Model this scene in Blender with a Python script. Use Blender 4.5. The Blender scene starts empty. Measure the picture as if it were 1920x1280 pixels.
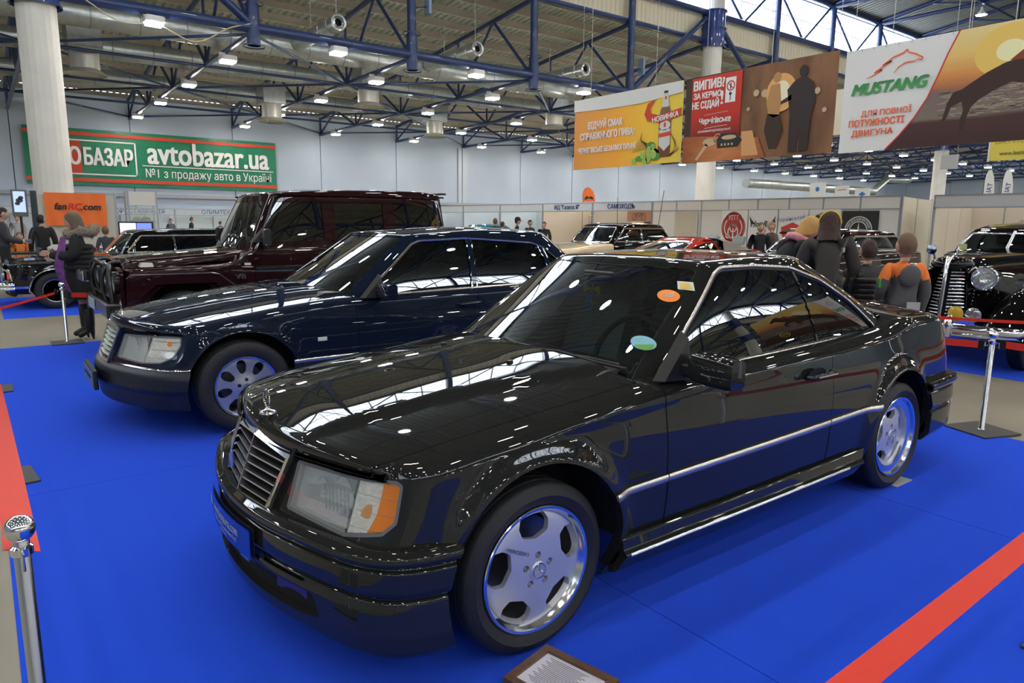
import bpy, bmesh, math, random
import numpy as np
from mathutils import Vector, Matrix, Euler
random.seed(7); RNG = np.random.RandomState(7)
SC = bpy.context.scene
COL = SC.collection
PI = math.pi
# ---------------------------------------------------------------- camera
cam = bpy.data.cameras.new('camera'); co = bpy.data.objects.new('camera', cam); COL.objects.link(co)
def _cam():
    yaw, pit, rol = 0.6499, 0.1695, 0.0094
    fw = Vector((math.sin(yaw)*math.cos(pit), math.cos(yaw)*math.cos(pit), -math.sin(pit)))
    r0 = Vector((math.cos(yaw), -math.sin(yaw), 0)); u0 = r0.cross(fw)
    r = math.cos(rol)*r0 + math.sin(rol)*u0; u = -math.sin(rol)*r0 + math.cos(rol)*u0
    m = Matrix((r, u, -fw)).transposed().to_4x4(); m.translation = Vector((-1.4742, -2.6187, 1.5378))
    return m
co.matrix_world = _cam()
cam.sensor_width = 36; cam.lens = 36*1307/1920; cam.clip_start = 0.05; cam.clip_end = 400
SC.camera = co
# ---------------------------------------------------------------- world and exposure
W = bpy.data.worlds.new('sky'); SC.world = W; W.use_nodes = True
bg = W.node_tree.nodes['Background']; bg.inputs[0].default_value = (.75, .87, 1, 1); bg.inputs[1].default_value = 3.0
SC.view_settings.view_transform = 'Standard'; SC.view_settings.look = 'None'
SC.view_settings.exposure = 0.43; SC.view_settings.gamma = 1; SC.view_settings.use_curve_mapping = False
LAMP_E = 118.0      # emission of the small ceiling lamp lenses
NAVE_E = 96.0      # emission of the high bay lamps of the nave
PANE_E = 7.0       # daylight in the clerestory panes
SC.cycles.max_bounces = 8; SC.cycles.transparent_max_bounces = 12
SC.cycles.sample_clamp_indirect = 6
# ---------------------------------------------------------------- materials
MATS = {}
def mat(name, col=(.8,.8,.8), rough=.5, metal=0, coat=0, emit=0, ecol=None, trans=0, ior=1.45, spec=.5, alpha=1, noise=None, bump=None, sheen=0):
    if name in MATS: return MATS[name]
    m = bpy.data.materials.new(name); m.use_nodes = True; MATS[name] = m
    nt = m.node_tree; b = nt.nodes['Principled BSDF']; I = b.inputs
    I['Base Color'].default_value = (*col, 1); I['Roughness'].default_value = rough; I['Metallic'].default_value = metal
    I['Coat Weight'].default_value = coat; I['Coat Roughness'].default_value = .02; I['IOR'].default_value = ior
    I['Specular IOR Level'].default_value = spec; I['Transmission Weight'].default_value = trans; I['Alpha'].default_value = alpha
    if sheen: I['Sheen Weight'].default_value = sheen
    if emit: I['Emission Color'].default_value = (*(ecol or col), 1); I['Emission Strength'].default_value = emit
    tc = None
    if noise or bump: tc = nt.nodes.new('ShaderNodeTexCoord')
    if noise:                       # (scale, amount[, stretch])
        n = nt.nodes.new('ShaderNodeTexNoise'); n.inputs['Scale'].default_value = noise[0]; n.inputs['Detail'].default_value = 6
        src = tc.outputs['Object']
        if len(noise) > 2:
            mp = nt.nodes.new('ShaderNodeMapping'); mp.inputs['Scale'].default_value = noise[2]; nt.links.new(src, mp.inputs[0]); src = mp.outputs[0]
        nt.links.new(src, n.inputs['Vector'])
        mx = nt.nodes.new('ShaderNodeMix'); mx.data_type = 'RGBA'
        a = noise[1]
        mx.inputs[6].default_value = (*[c*(1-a) for c in col], 1); mx.inputs[7].default_value = (*[min(1, c*(1+a)) for c in col], 1)
        cr = nt.nodes.new('ShaderNodeMapRange'); cr.inputs[1].default_value = .3; cr.inputs[2].default_value = .7
        nt.links.new(n.outputs[0], cr.inputs[0]); nt.links.new(cr.outputs[0], mx.inputs[0]); nt.links.new(mx.outputs[2], I['Base Color'])
    if bump:                        # (scale, strength)
        n = nt.nodes.new('ShaderNodeTexNoise'); n.inputs['Scale'].default_value = bump[0]; n.inputs['Detail'].default_value = 4
        nt.links.new(tc.outputs['Object'], n.inputs['Vector'])
        bp = nt.nodes.new('ShaderNodeBump'); bp.inputs['Strength'].default_value = bump[1]; bp.inputs['Distance'].default_value = .02
        nt.links.new(n.outputs[0], bp.inputs['Height']); nt.links.new(bp.outputs[0], I['Normal'])
    return m
def glassmat(name, tint=(.25,.27,.26), refl=1.0, ior=1.5, minr=0.0):
    """thin sheet of tinted glass: transparent and mirror mixed by Fresnel"""
    if name in MATS: return MATS[name]
    m = bpy.data.materials.new(name); m.use_nodes = True; MATS[name] = m
    nt = m.node_tree; nt.nodes.clear(); N = nt.nodes.new; L = nt.links.new
    o = N('ShaderNodeOutputMaterial'); t = N('ShaderNodeBsdfTransparent'); t.inputs[0].default_value = (*tint, 1)
    g = N('ShaderNodeBsdfGlossy'); g.inputs['Roughness'].default_value = 0.0; g.inputs[0].default_value = (refl, refl, refl, 1)
    f = N('ShaderNodeFresnel'); f.inputs[0].default_value = ior
    ml = N('ShaderNodeMath'); ml.operation = 'MULTIPLY_ADD'; ml.inputs[1].default_value = 1.5; ml.inputs[2].default_value = minr; ml.use_clamp = True
    x = N('ShaderNodeMixShader'); L(f.outputs[0], ml.inputs[0]); L(ml.outputs[0], x.inputs[0]); L(t.outputs[0], x.inputs[1]); L(g.outputs[0], x.inputs[2]); L(x.outputs[0], o.inputs[0])
    return m
CHROME = mat('chrome', (.82,.82,.84), .06, 1)
STEEL = mat('brushed steel', (.62,.63,.65), .22, 1)
RUBBER = mat('tyre rubber', (.016,.016,.017), .6, bump=(90,.12))
BLACKP = mat('black plastic', (.012,.012,.013), .38)
DARK = mat('unlit black lining', (.004,.004,.004), .8)
REDBELT = mat('red belt webbing', (.76,.035,.012), .55, bump=(300,.1))
# ---------------------------------------------------------------- geometry helpers: a geo is (verts, faces)
def gjoin(*gs):
    V = []; F = []
    for v, f in gs:
        o = len(V); V += [tuple(p) for p in v]; F += [tuple(i+o for i in q) for q in f]
    return V, F
def gbox(sx, sy, sz, c=(0,0,0), bev=0):
    """box of full size sx,sy,sz centred at c; bev chamfers the vertical edges"""
    x, y, z = sx/2, sy/2, sz/2
    if bev:
        b = min(bev, x*.95, y*.95); ring = [(-x+b,-y),(x-b,-y),(x,-y+b),(x,y-b),(x-b,y),(-x+b,y),(-x,y-b),(-x,-y+b)]
    else: ring = [(-x,-y),(x,-y),(x,y),(-x,y)]
    n = len(ring)
    if bev:
        h = min(bev, z*.9)*.6; V = []
        for zz, s in ((-z, h), (-z+h, 0), (z-h, 0), (z, h)):
            V += [(c[0]+px*(1-s/x), c[1]+py*(1-s/y), c[2]+zz) for px, py in ring]
        m = 4
    else:
        V = [(c[0]+px, c[1]+py, c[2]+zz) for zz in (-z, z) for px, py in ring]; m = 2
    F = [tuple(range(n-1,-1,-1)), tuple(range((m-1)*n, m*n))]
    for k in range(m-1): F += [(k*n+i, k*n+(i+1)%n, (k+1)*n+(i+1)%n, (k+1)*n+i) for i in range(n)]
    return V, F
def gtube(path, r, n=8, cap=True, closed=False):
    P = [Vector(p) for p in path]; R = r if isinstance(r, (list, tuple)) else [r]*len(P); m = len(P)
    V = []; F = []; up = None
    for i, p in enumerate(P):
        if closed: d = P[(i+1)%m]-P[i-1]
        else: d = (P[min(i+1,m-1)]-P[max(i-1,0)])
        d = d.normalized() if d.length > 1e-9 else Vector((0,0,1))
        if up is None: up = d.orthogonal().normalized()
        else:
            up = (up-d*up.dot(d)); up = up.normalized() if up.length > 1e-6 else d.orthogonal().normalized()
        w = d.cross(up)
        for k in range(n):
            a = 2*PI*k/n; V.append(tuple(p+(up*math.cos(a)+w*math.sin(a))*R[i]))
    for i in range(m if closed else m-1):
        j = (i+1)%m; F += [(i*n+k, i*n+(k+1)%n, j*n+(k+1)%n, j*n+k) for k in range(n)]
    if cap and not closed: F += [tuple(range(n-1,-1,-1)), tuple(range((m-1)*n, m*n))]
    return V, F
def glathe(prof, n=24, axis='z', c=(0,0,0), a0=0, a1=2*PI):
    """prof: (radius, height) pairs turned about an axis"""
    V = []; F = []; full = abs(a1-a0-2*PI) < 1e-6; m = n if full else n+1
    for r, h in prof:
        for k in range(m):
            a = a0+(a1-a0)*k/n; x, y = r*math.cos(a), r*math.sin(a)
            p = {'z': (x, y, h), 'y': (x, h, y), 'x': (h, x, y)}[axis]
            V.append((p[0]+c[0], p[1]+c[1], p[2]+c[2]))
    for i in range(len(prof)-1):
        for k in range(n):
            q = (i*m+k, i*m+(k+1)%m, (i+1)*m+(k+1)%m, (i+1)*m+k)
            F.append(q if axis != 'y' else q[::-1])
    return V, F
def gprism(poly, h0, h1, axis='z'):
    """closed polygon extruded along an axis"""
    n = len(poly); V = []
    for h in (h0, h1):
        for a, b in poly: V.append({'z': (a,b,h), 'y': (a,h,b), 'x': (h,a,b)}[axis])
    F = [tuple(range(n-1,-1,-1)), tuple(range(n, 2*n))]+[(i,(i+1)%n,n+(i+1)%n,n+i) for i in range(n)]
    return V, F
def ggrid(P):
    """P: array (a,b,3) -> quads"""
    P = np.asarray(P, float); a, b = P.shape[:2]
    F = [(i*b+j, (i+1)*b+j, (i+1)*b+j+1, i*b+j+1) for i in range(a-1) for j in range(b-1)]
    return [tuple(p) for p in P.reshape(-1,3)], F
def gell(c, r, n=16, m=10):
    V = []; F = []
    for i in range(m+1):
        th = PI*i/m
        for k in range(n):
            a = 2*PI*k/n; V.append((c[0]+r[0]*math.sin(th)*math.cos(a), c[1]+r[1]*math.sin(th)*math.sin(a), c[2]+r[2]*math.cos(th)))
    for i in range(m): F += [(i*n+k, (i+1)*n+k, (i+1)*n+(k+1)%n, i*n+(k+1)%n) for k in range(n)]
    return V, F
def gmove(g, loc=(0,0,0), rot=(0,0,0), s=1):
    M = Matrix.Translation(loc) @ Euler(rot).to_matrix().to_4x4() @ Matrix.Diagonal((*([s]*3 if not isinstance(s,(tuple,list)) else s),1))
    return [tuple(M @ Vector(p)) for p in g[0]], g[1]
def gmir(g):
    return [(x,-y,z) for x,y,z in g[0]], [f[::-1] for f in g[1]]
def geo_ob(name, g, m, parent=None, loc=(0,0,0), rot=(0,0,0), smooth=None, fix=True, **pr):
    me = bpy.data.meshes.new(name); me.from_pydata(g[0], [], g[1])
    if fix:
        bm = bmesh.new(); bm.from_mesh(me); bmesh.ops.remove_doubles(bm, verts=bm.verts, dist=1e-5)
        bmesh.ops.recalc_face_normals(bm, faces=bm.faces); bm.to_mesh(me); bm.free()
    for x in (m if isinstance(m, (list, tuple)) else [m]): me.materials.append(x)
    if smooth is not None:
        me.shade_smooth()
        if smooth < 180: me.set_sharp_from_angle(angle=math.radians(smooth))
    o = bpy.data.objects.new(name, me); COL.objects.link(o); o.parent = parent; o.location = loc; o.rotation_euler = rot
    for k, v in pr.items(): o[k] = v
    return o
def thing(name, label, cat, loc=(0,0,0), rotz=0, group=None):
    o = bpy.data.objects.new(name, None); COL.objects.link(o); o.location = loc; o.rotation_euler = (0,0,rotz)
    o.empty_display_size = .1; o['label'] = label; o['category'] = cat
    if group: o['group'] = group
    return o
def tag(o, label, cat, group=None):
    o['label'] = label; o['category'] = cat
    if group: o['group'] = group
    return o
def dup(root, loc=None, rotz=None, label=None, group=None):
    r = root.copy(); COL.objects.link(r)
    if loc is not None: r.location = loc
    if rotz is not None: r.rotation_euler = (0,0,rotz)
    if label: r['label'] = label
    if group: r['group'] = group
    for ch in list(root.children):
        c = ch.copy(); COL.objects.link(c); c.parent = r; c.matrix_parent_inverse = ch.matrix_parent_inverse
        for g in list(ch.children):
            d = g.copy(); COL.objects.link(d); d.parent = c
    return r
def mesh_child(o, name, parent, loc=(0,0,0), rot=(0,0,0)):
    c = bpy.data.objects.new(name, o.data); COL.objects.link(c); c.parent = parent; c.location = loc; c.rotation_euler = rot
    return c
TXT = {}
def text_geo(s, size=1, align='CENTER', bold=0, shear=0, ext=.002, sx=1):
    c = bpy.data.curves.new('t', 'FONT'); c.body = s; c.size = size; c.align_x = align; c.align_y = 'CENTER'
    c.extrude = ext; c.shear = shear; c.resolution_u = 3
    o = bpy.data.objects.new('t', c); COL.objects.link(o); dg = bpy.context.evaluated_depsgraph_get()
    me = o.evaluated_get(dg).to_mesh(); g = ([(v.co.x*sx, v.co.y, v.co.z) for v in me.vertices], [tuple(p.vertices) for p in me.polygons])
    o.evaluated_get(dg).to_mesh_clear(); bpy.data.objects.remove(o); bpy.data.curves.remove(c)
    if bold:          # heavier strokes: the same letters laid over themselves, shifted by the weight
        b = bold*.9; dz = max(ext*2.3,.0003); g = gjoin(*[([(x+dx, y+dy, z+i*dz) for x,y,z in g[0]], g[1]) for i, (dx, dy) in enumerate(((-b,-b*.6),(b,-b*.6),(-b,b*.6),(b,b*.6),(0,0)))])
    return g
def lettering(name, s, size, m, parent, org, ax, up, at=(0,0), off=.004, **kw):
    """text lying in the plane through org with right-vector ax and up-vector up; at = (right, up) metres"""
    g = text_geo(s, size, **kw); ax = Vector(ax).normalized(); up = Vector(up).normalized(); n = ax.cross(up)
    O = Vector(org)+ax*at[0]+up*at[1]+n*off
    return geo_ob(name, ([tuple(O+ax*x+up*y+n*z) for x,y,z in g[0]], g[1]), m, parent, fix=False)
def plane_geo(polys, org, ax, up, off=.003, th=.002):
    """list of 2-D polygons -> thin raised flat pieces in a plane"""
    ax = Vector(ax).normalized(); up = Vector(up).normalized(); n = ax.cross(up); O = Vector(org); V = []; F = []
    for p in polys:
        o = len(V); k = len(p)
        for d in (off, off+th): V += [tuple(O+ax*a+up*b+n*d) for a, b in p]
        F += [tuple(range(o+k-1,o-1,-1)), tuple(range(o+k,o+2*k))]+[(o+i,o+(i+1)%k,o+k+(i+1)%k,o+k+i) for i in range(k)]
    return V, F
def circ2(cx, cy, rx, ry=None, n=28, a0=0, a1=2*PI):
    ry = rx if ry is None else ry
    return [(cx+rx*math.cos(a0+(a1-a0)*i/n), cy+ry*math.sin(a0+(a1-a0)*i/n)) for i in range(n+(0 if abs(a1-a0-2*PI)<1e-6 else 1))]
def ring2(cx, cy, r0, r1, n=32, a0=0, a1=2*PI):
    P = []
    for i in range(n):
        a, b = a0+(a1-a0)*i/n, a0+(a1-a0)*(i+1)/n
        P.append([(cx+r0*math.cos(a),cy+r0*math.sin(a)),(cx+r1*math.cos(a),cy+r1*math.sin(a)),(cx+r1*math.cos(b),cy+r1*math.sin(b)),(cx+r0*math.cos(b),cy+r0*math.sin(b))])
    return P
def stroke2(pts, w):
    """polyline -> quads of width w (scalar or per point)"""
    P = []
    ws = w if isinstance(w, (list, tuple)) else [w]*len(pts)
    for i in range(len(pts)-1):
        (x0,y0),(x1,y1) = pts[i], pts[i+1]; L = math.hypot(x1-x0,y1-y0) or 1; nx, ny = -(y1-y0)/L, (x1-x0)/L
        a, b = ws[i]/2, ws[i+1]/2
        P.append([(x0+nx*a,y0+ny*a),(x0-nx*a,y0-ny*a),(x1-nx*b,y1-ny*b),(x1+nx*b,y1+ny*b)])
    return P
# ---------------------------------------------------------------- smooth sheets (car bodies): vertex rows x,y,z,nx,ny,nz,s,t
def nspl(P, ts=None, n=100, t=None):
    """natural cubic spline through P"""
    P = np.asarray(P, float); P = P[:,None] if P.ndim == 1 else P; m = len(P)
    if t is None: t = np.r_[0, np.cumsum(np.sqrt((np.diff(P,axis=0)**2).sum(1)))]
    t = np.asarray(t, float); h = np.diff(t); A = np.eye(m); B = np.zeros_like(P)
    for i in range(1, m-1):
        A[i,i-1] = h[i-1]; A[i,i] = 2*(h[i-1]+h[i]); A[i,i+1] = h[i]; B[i] = 6*((P[i+1]-P[i])/h[i]-(P[i]-P[i-1])/h[i-1])
    M = np.linalg.solve(A, B)
    if ts is None: ts = np.linspace(t[0], t[-1], n)
    k = np.clip(np.searchsorted(t, ts, side='right')-1, 0, m-2); d = (ts-t[k])[:,None]; H = h[k][:,None]; e = H-d
    return M[k]*e**3/(6*H)+M[k+1]*d**3/(6*H)+(P[k]/H-M[k]*H/6)*e+(P[k+1]/H-M[k+1]*H/6)*d
def f1(tab):
    """smooth 1-D function from a table of (x, value)"""
    a = np.array(sorted(tab), float); x, v = a[:,0], a[:,1]
    d = np.diff(v)/np.diff(x); s = np.zeros(len(x)); s[0], s[-1] = d[0], d[-1]
    for i in range(1, len(x)-1):
        s[i] = 0 if d[i-1]*d[i] <= 0 else 2*d[i-1]*d[i]/(d[i-1]+d[i])
    def f(q):
        q = np.asarray(q, float); k = np.clip(np.searchsorted(x, q)-1, 0, len(x)-2); h = x[k+1]-x[k]; t = (q-x[k])/h
        r = (2*t**3-3*t**2+1)*v[k]+(t**3-2*t**2+t)*h*s[k]+(-2*t**3+3*t**2)*v[k+1]+(t**3-t**2)*h*s[k+1]
        return np.where(q < x[0], v[0]+(q-x[0])*s[0], np.where(q > x[-1], v[-1]+(q-x[-1])*s[-1], r))
    return f
def sstep(x, a, b):
    t = np.clip((x-a)/(b-a), 0, 1); return t*t*(3-2*t)
class Sheet:
    def __init__(s, V, F): s.V = V; s.F = F
def grid_sheet(G, sc=None, N=None, sym=True):
    """G (a,b,3) -> Sheet; normals away from the grid's middle axis"""
    a, b = G.shape[:2]; du = np.gradient(G, axis=0); dv = np.gradient(G, axis=1); n = np.cross(du, dv)
    if N is not None: n = np.where(np.isnan(N), n, N)
    L = np.linalg.norm(n, axis=2, keepdims=True); n = n/np.maximum(L, 1e-12)
    c = G.reshape(-1,3).mean(0)
    if sym: c[1] = 0
    if (n*(G-c)).sum(2).mean() < 0: n = -n; flip = True
    else: flip = False
    if N is not None:
        ok = ~np.isnan(N[...,0]); n[ok] = N[ok]/np.linalg.norm(N[ok],axis=1,keepdims=True)
    if sym:
        m = np.abs(G[...,1]) < 1e-5; n[m,1] = 0; n /= np.maximum(np.linalg.norm(n,axis=2,keepdims=True),1e-9)
    s = np.zeros((a,b)) if sc is None else np.broadcast_to(sc, (a,b)); t = np.broadcast_to(np.arange(b), (a,b))
    V = np.concatenate([G, n, s[...,None], t[...,None]], 2).reshape(-1,8)
    F = [(i*b+j, (i+1)*b+j, (i+1)*b+j+1, i*b+j+1) for i in range(a-1) for j in range(b-1)]
    if flip: F = [f[::-1] for f in F]
    return Sheet(V, F)
def clip(S, fn):
    """keep the part of the sheet where fn(V) > 0"""
    if not S.F: return S
    val = np.asarray(fn(S.V), float); pos = val > 0; V = [*S.V]; F = []; cache = {}
    pl = pos.tolist()
    for f in S.F:
        k = sum(pl[i] for i in f)
        if k == len(f): F.append(f); continue
        if k == 0: continue
        o = []; n = len(f)
        for q in range(n):
            i, j = f[q], f[(q+1)%n]
            if pl[i]: o.append(i)
            if pl[i] != pl[j]:
                e = (min(i,j), max(i,j))
                if e not in cache:
                    a, b = val[e[0]], val[e[1]]; w = a/(a-b); w = min(max(w,1e-4),1-1e-4)
                    cache[e] = len(V); V.append(V[e[0]]*(1-w)+V[e[1]]*w)
                o.append(cache[e])
        if len(o) > 2: F.append(tuple(o))
    used = sorted({i for f in F for i in f}); mp = {v: i for i, v in enumerate(used)}
    V = np.array([V[i] for i in used]) if used else np.zeros((0,8))
    if len(V): V[:,3:6] /= np.maximum(np.linalg.norm(V[:,3:6],axis=1,keepdims=True),1e-9)
    return Sheet(V, [tuple(mp[i] for i in f) for f in F])
def fine(S, f, r, k=2):
    """split the faces near the line f = 0 into smaller ones, so that narrow bands cut cleanly"""
    for it in range(k):
        v = np.abs(f(S.V)).tolist(); V = [*S.V]; F = []; mid = {}
        for q in S.F:
            if min(v[i] for i in q) > r: F.append(q); continue
            c = len(V); V.append(S.V[list(q)].mean(0)); m = []
            for a, b in zip(q, q[1:]+q[:1]):
                e = (a,b) if a < b else (b,a)
                if e not in mid: mid[e] = len(V); V.append((S.V[a]+S.V[b])/2)
                m.append(mid[e])
            F += [(q[i], m[i], c, m[i-1]) for i in range(len(q))]
        V = np.array(V); V[:,3:6] /= np.maximum(np.linalg.norm(V[:,3:6],axis=1,keepdims=True),1e-9); S = Sheet(V, F); r = r*.7
    return S
def clips(S, *fns):
    for f in fns: S = clip(S, f)
    return S
def fillet(pts, r, n=5):
    """round the corners of a polygon"""
    out = []; m = len(pts); rr = r if isinstance(r, (list,tuple)) else [r]*m
    for i in range(m):
        p, a, b = np.array(pts[i],float), np.array(pts[i-1],float), np.array(pts[(i+1)%m],float)
        u, v = a-p, b-p; lu, lv = np.linalg.norm(u), np.linalg.norm(v); u /= lu; v /= lv
        ang = math.acos(max(-1,min(1,float(u@v)))); 
        if rr[i] <= 0 or ang > PI-.05: out.append(tuple(p)); continue
        d = min(rr[i]/math.tan(ang/2), lu*.49, lv*.49); A, B = p+u*d, p+v*d
        for k in range(n+1):
            t = k/n; q = A*(1-t)**2+p*2*t*(1-t)+B*t*t; out.append(tuple(q))
    return out
def psdf(pts, r=0, a=0, b=2, absy=False):
    """signed distance (positive inside) to a polygon in columns a,b of the sheet"""
    P = np.array(fillet(pts, r) if (isinstance(r,(list,tuple)) or r > 0) else pts, float); Q = np.roll(P, -1, 0)
    def f(V):
        X = V[:,[a,b]].astype(float).copy()
        if absy: X = np.abs(X) if absy == 2 else np.stack([np.abs(X[:,0]), X[:,1]], 1)
        d = np.full(len(X), 1e9); ins = np.zeros(len(X), bool)
        for p, q in zip(P, Q):
            e = q-p; w = X-p; t = np.clip((w@e)/(e@e+1e-18), 0, 1); d = np.minimum(d, np.linalg.norm(w-t[:,None]*e, axis=1))
            c = (p[1] <= X[:,1]) != (q[1] <= X[:,1])
            if abs(q[1]-p[1]) > 1e-12: ins ^= c & (X[:,0] < p[0]+(X[:,1]-p[1])*(q[0]-p[0])/(q[1]-p[1]))
        return np.where(ins, d, -d)
    return f
ge = lambda c, v: (lambda V: V[:,c]-v)
le = lambda c, v: (lambda V: v-V[:,c])
neg = lambda f: (lambda V: -f(V))
grow = lambda f, d: (lambda V: f(V)+d)
def band(f, a, b): return lambda V: np.minimum(f(V)+b, a-f(V))       # -b < f < a  -> outside width b, inside width a
def circ(cx, cz, R): return lambda V: np.hypot(V[:,0]-cx, V[:,2]-cz)-R
def mirrored(S):
    V = S.V.copy(); V[:,[1,4]] *= -1
    return Sheet(V, [f[::-1] for f in S.F])
def sheet_ob(name, S, m, parent, side='B', off=0, lip=.012, lipout=0, **pr):
    """side: L, R one half; B both halves welded at y=0"""
    if not S.F: return None
    V, F = S.V, S.F
    if side == 'R': q = mirrored(S); V, F = q.V, q.F
    elif side == 'B':
        q = mirrored(S); n = len(V); mp = np.arange(n)+n; on = np.abs(V[:,1]) < 1e-6; mp[on] = np.nonzero(on)[0]
        V = np.concatenate([V, q.V]); F = F+[tuple(int(mp[i]) for i in f) for f in q.F]
        F = [f for f in F if len(set(f)) > 2]
    P = V[:,:3]+V[:,3:6]*off; N = V[:,3:6]; nv = len(P); verts = [tuple(p) for p in P.tolist()]; faces = list(F); ns = len(faces)
    if lip or lipout:
        cnt = {}
        for f in F:
            for q in range(len(f)):
                i, j = f[q], f[(q+1)%len(f)]; e = (i,j) if i < j else (j,i); cnt[e] = (cnt.get(e,(0,))[0]+1, (i,j))
        for e, (c, (i,j)) in cnt.items():
            if c != 1: continue
            if side != 'B' and abs(P[i][1]) < 1e-6 and abs(P[j][1]) < 1e-6: pass
            k = len(verts); verts += [tuple(P[i]), tuple(P[j]), tuple(P[j]-N[j]*lip), tuple(P[i]-N[i]*lip)]
            faces.append((k+1,k,k+3,k+2))
    me = bpy.data.meshes.new(name); me.from_pydata(verts, [], faces)
    for x in (m if isinstance(m, (list,tuple)) else [m]): me.materials.append(x)
    me.shade_smooth(); ln = []
    lt = N.tolist()
    for p in me.polygons:
        if p.index < ns: ln += [lt[i] for i in p.vertices]
        else: ln += [tuple(p.normal)]*len(p.vertices)
    me.normals_split_custom_set(ln)
    o = bpy.data.objects.new(name, me); COL.objects.link(o); o.parent = parent
    for k, v in pr.items(): o[k] = v
    return o
def both(name, S, m, parent, **kw):
    return [sheet_ob(name, S, m, parent, side=s, **kw) for s in 'LR']
def outline(pts, n, dens=None):
    """half outline from rear centre to front centre (x, y>0) -> (n,2) with y<0, and arc length from the front centre"""
    P = nspl(pts, n=n*4); s = np.r_[0, np.cumsum(np.hypot(*np.diff(P,axis=0).T))]
    q = np.linspace(0, s[-1], n); X = np.interp(q, s, P[:,0]); Y = np.interp(q, s, P[:,1]); Y[0] = Y[-1] = 0
    return np.stack([X, -Y], 1), s[-1]-q
def onormal(O):
    d = np.gradient(O, axis=0); n = np.stack([d[:,1], -d[:,0]], 1); n /= np.linalg.norm(n,axis=1,keepdims=True)
    n[0] = (n[0][0],0); n[-1] = (n[-1][0],0); n /= np.maximum(np.linalg.norm(n,axis=1,keepdims=True),1e-9)
    c = O.mean(0); c[1] = 0
    return n if ((O-c)*n).sum(1).mean() > 0 else -n
def shell(levels, nl, H, rw, rh, spine, ntop=26, s=None, bulge=None, nfil=7):
    """levels: list of (n,3) rows bottom to top; closed on top by a fillet and the height field H(x,|y|)"""
    L = np.stack(levels, 1); n = len(L); t = np.r_[0, np.cumsum(np.linalg.norm(np.diff(L,axis=1),axis=2).mean(0))]
    S = np.zeros((n, nl, 3)); ts = np.linspace(0, t[-1], nl)
    for i in range(n): S[i] = nspl(L[i], ts=ts, t=t)
    S[0,:,1] = 0; S[-1,:,1] = 0
    if bulge is not None: S = bulge(S)
    P0 = S[:,-1]; T = P0-S[:,-2]; T /= np.linalg.norm(T,axis=1,keepdims=True)
    sp = np.stack([spine(P0[:,0]), np.zeros(n)], 1); d = sp-P0[:,:2]; dl = np.linalg.norm(d,axis=1,keepdims=True); d /= np.maximum(dl,1e-9)
    rwv = np.minimum(rw(P0[:,0]) if callable(rw) else rw, dl[:,0]*.6)[:,None]
    P2 = P0.copy(); P2[:,:2] += d*rwv; P2[:,2] = H(P2[:,0], np.abs(P2[:,1]))
    hz = np.maximum(H(P0[:,0], np.abs(P0[:,1]))-P0[:,2], .004)
    P1 = P0+T*(hz/np.maximum(T[:,2],.3))[:,None]; 
    P1[:,:2] = P0[:,:2]+np.clip(P1[:,:2]-P0[:,:2], -rwv*.6, rwv*.6); P1[:,2] = H(P1[:,0], np.abs(P1[:,1]))
    P1[0,1] = P1[-1,1] = P2[0,1] = P2[-1,1] = 0
    rows = [S[:,k] for k in range(nl)]
    for k in range(1, nfil+1):
        q = k/nfil; rows.append(P0*(1-q)**2+P1*2*q*(1-q)+P2*q*q)
    nt0 = len(rows)-1
    for k in range(1, ntop+1):
        q = k/ntop; r = P2.copy(); r[:,:2] = P2[:,:2]*(1-q)+sp*q; r[:,2] = H(r[:,0], np.abs(r[:,1])); 
        if k == ntop: r[:,1] = 0
        rows.append(r)
    G = np.stack(rows, 1); N = np.full(G.shape, np.nan); e = 2e-3
    X, Y = G[:,nt0+1:,0], np.abs(G[:,nt0+1:,1]); hx = (H(X+e,Y)-H(X-e,Y))/(2*e); hy = (H(X,Y+e)-H(X,np.abs(Y-e)))/(2*e)
    hy = np.where(Y < 1e-4, 0, hy)
    nn = np.stack([-hx, hy, np.ones_like(hx)], 2); N[:,nt0+1:] = nn/np.linalg.norm(nn,axis=2,keepdims=True)
    return grid_sheet(G, None if s is None else s[:,None], N)
# ================================================================= the hall
BLUE = mat('blue steel paint', (.015,.036,.125), .38, coat=.3)
CONC = mat('polished concrete floor', (.262,.235,.175), .42, noise=(.8,.16), bump=(40,.03))
DECK = mat('grey green roof deck', (.56,.615,.54), .5, .25)
PURL = mat('warm grey purlin', (.62,.55,.46), .55)
CREAM = mat('cream corrugated cladding', (.74,.67,.50), .5)
WALLM = mat('pale blue grey wall panel', (.46,.535,.64), .55, noise=(.35,.05))
COLM = mat('off white painted column', (.72,.71,.66), .55, noise=(1.5,.06))
GALV = mat('galvanised duct', (.42,.45,.44), .32, .75, noise=(5,.12))
CARPET = mat('bright blue carpet', (.009,.085,.92), .95, spec=.15, noise=(900,.22), bump=(700,.5), sheen=.05)
PLASTW = mat('white enamel', (.75,.75,.75), .4)
LAMP = mat('lamp lens', (.9,.95,1), .5, emit=LAMP_E, ecol=(1,.965,.90))
NLAMP = mat('high bay lens', (.9,.95,1), .5, emit=NAVE_E, ecol=(1,.965,.90))
PANE = mat('daylit pane', (.6,.8,1), .3, emit=PANE_E, ecol=(.86,.94,1))
WIRE = mat('thin steel wire', (.45,.44,.40), .4, .6)
XK = lambda k: .5+6.03*k
fl = geo_ob('floor', gbox(170, 110, .2, (45, 0, -.1)), CONC, kind='structure')
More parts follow.
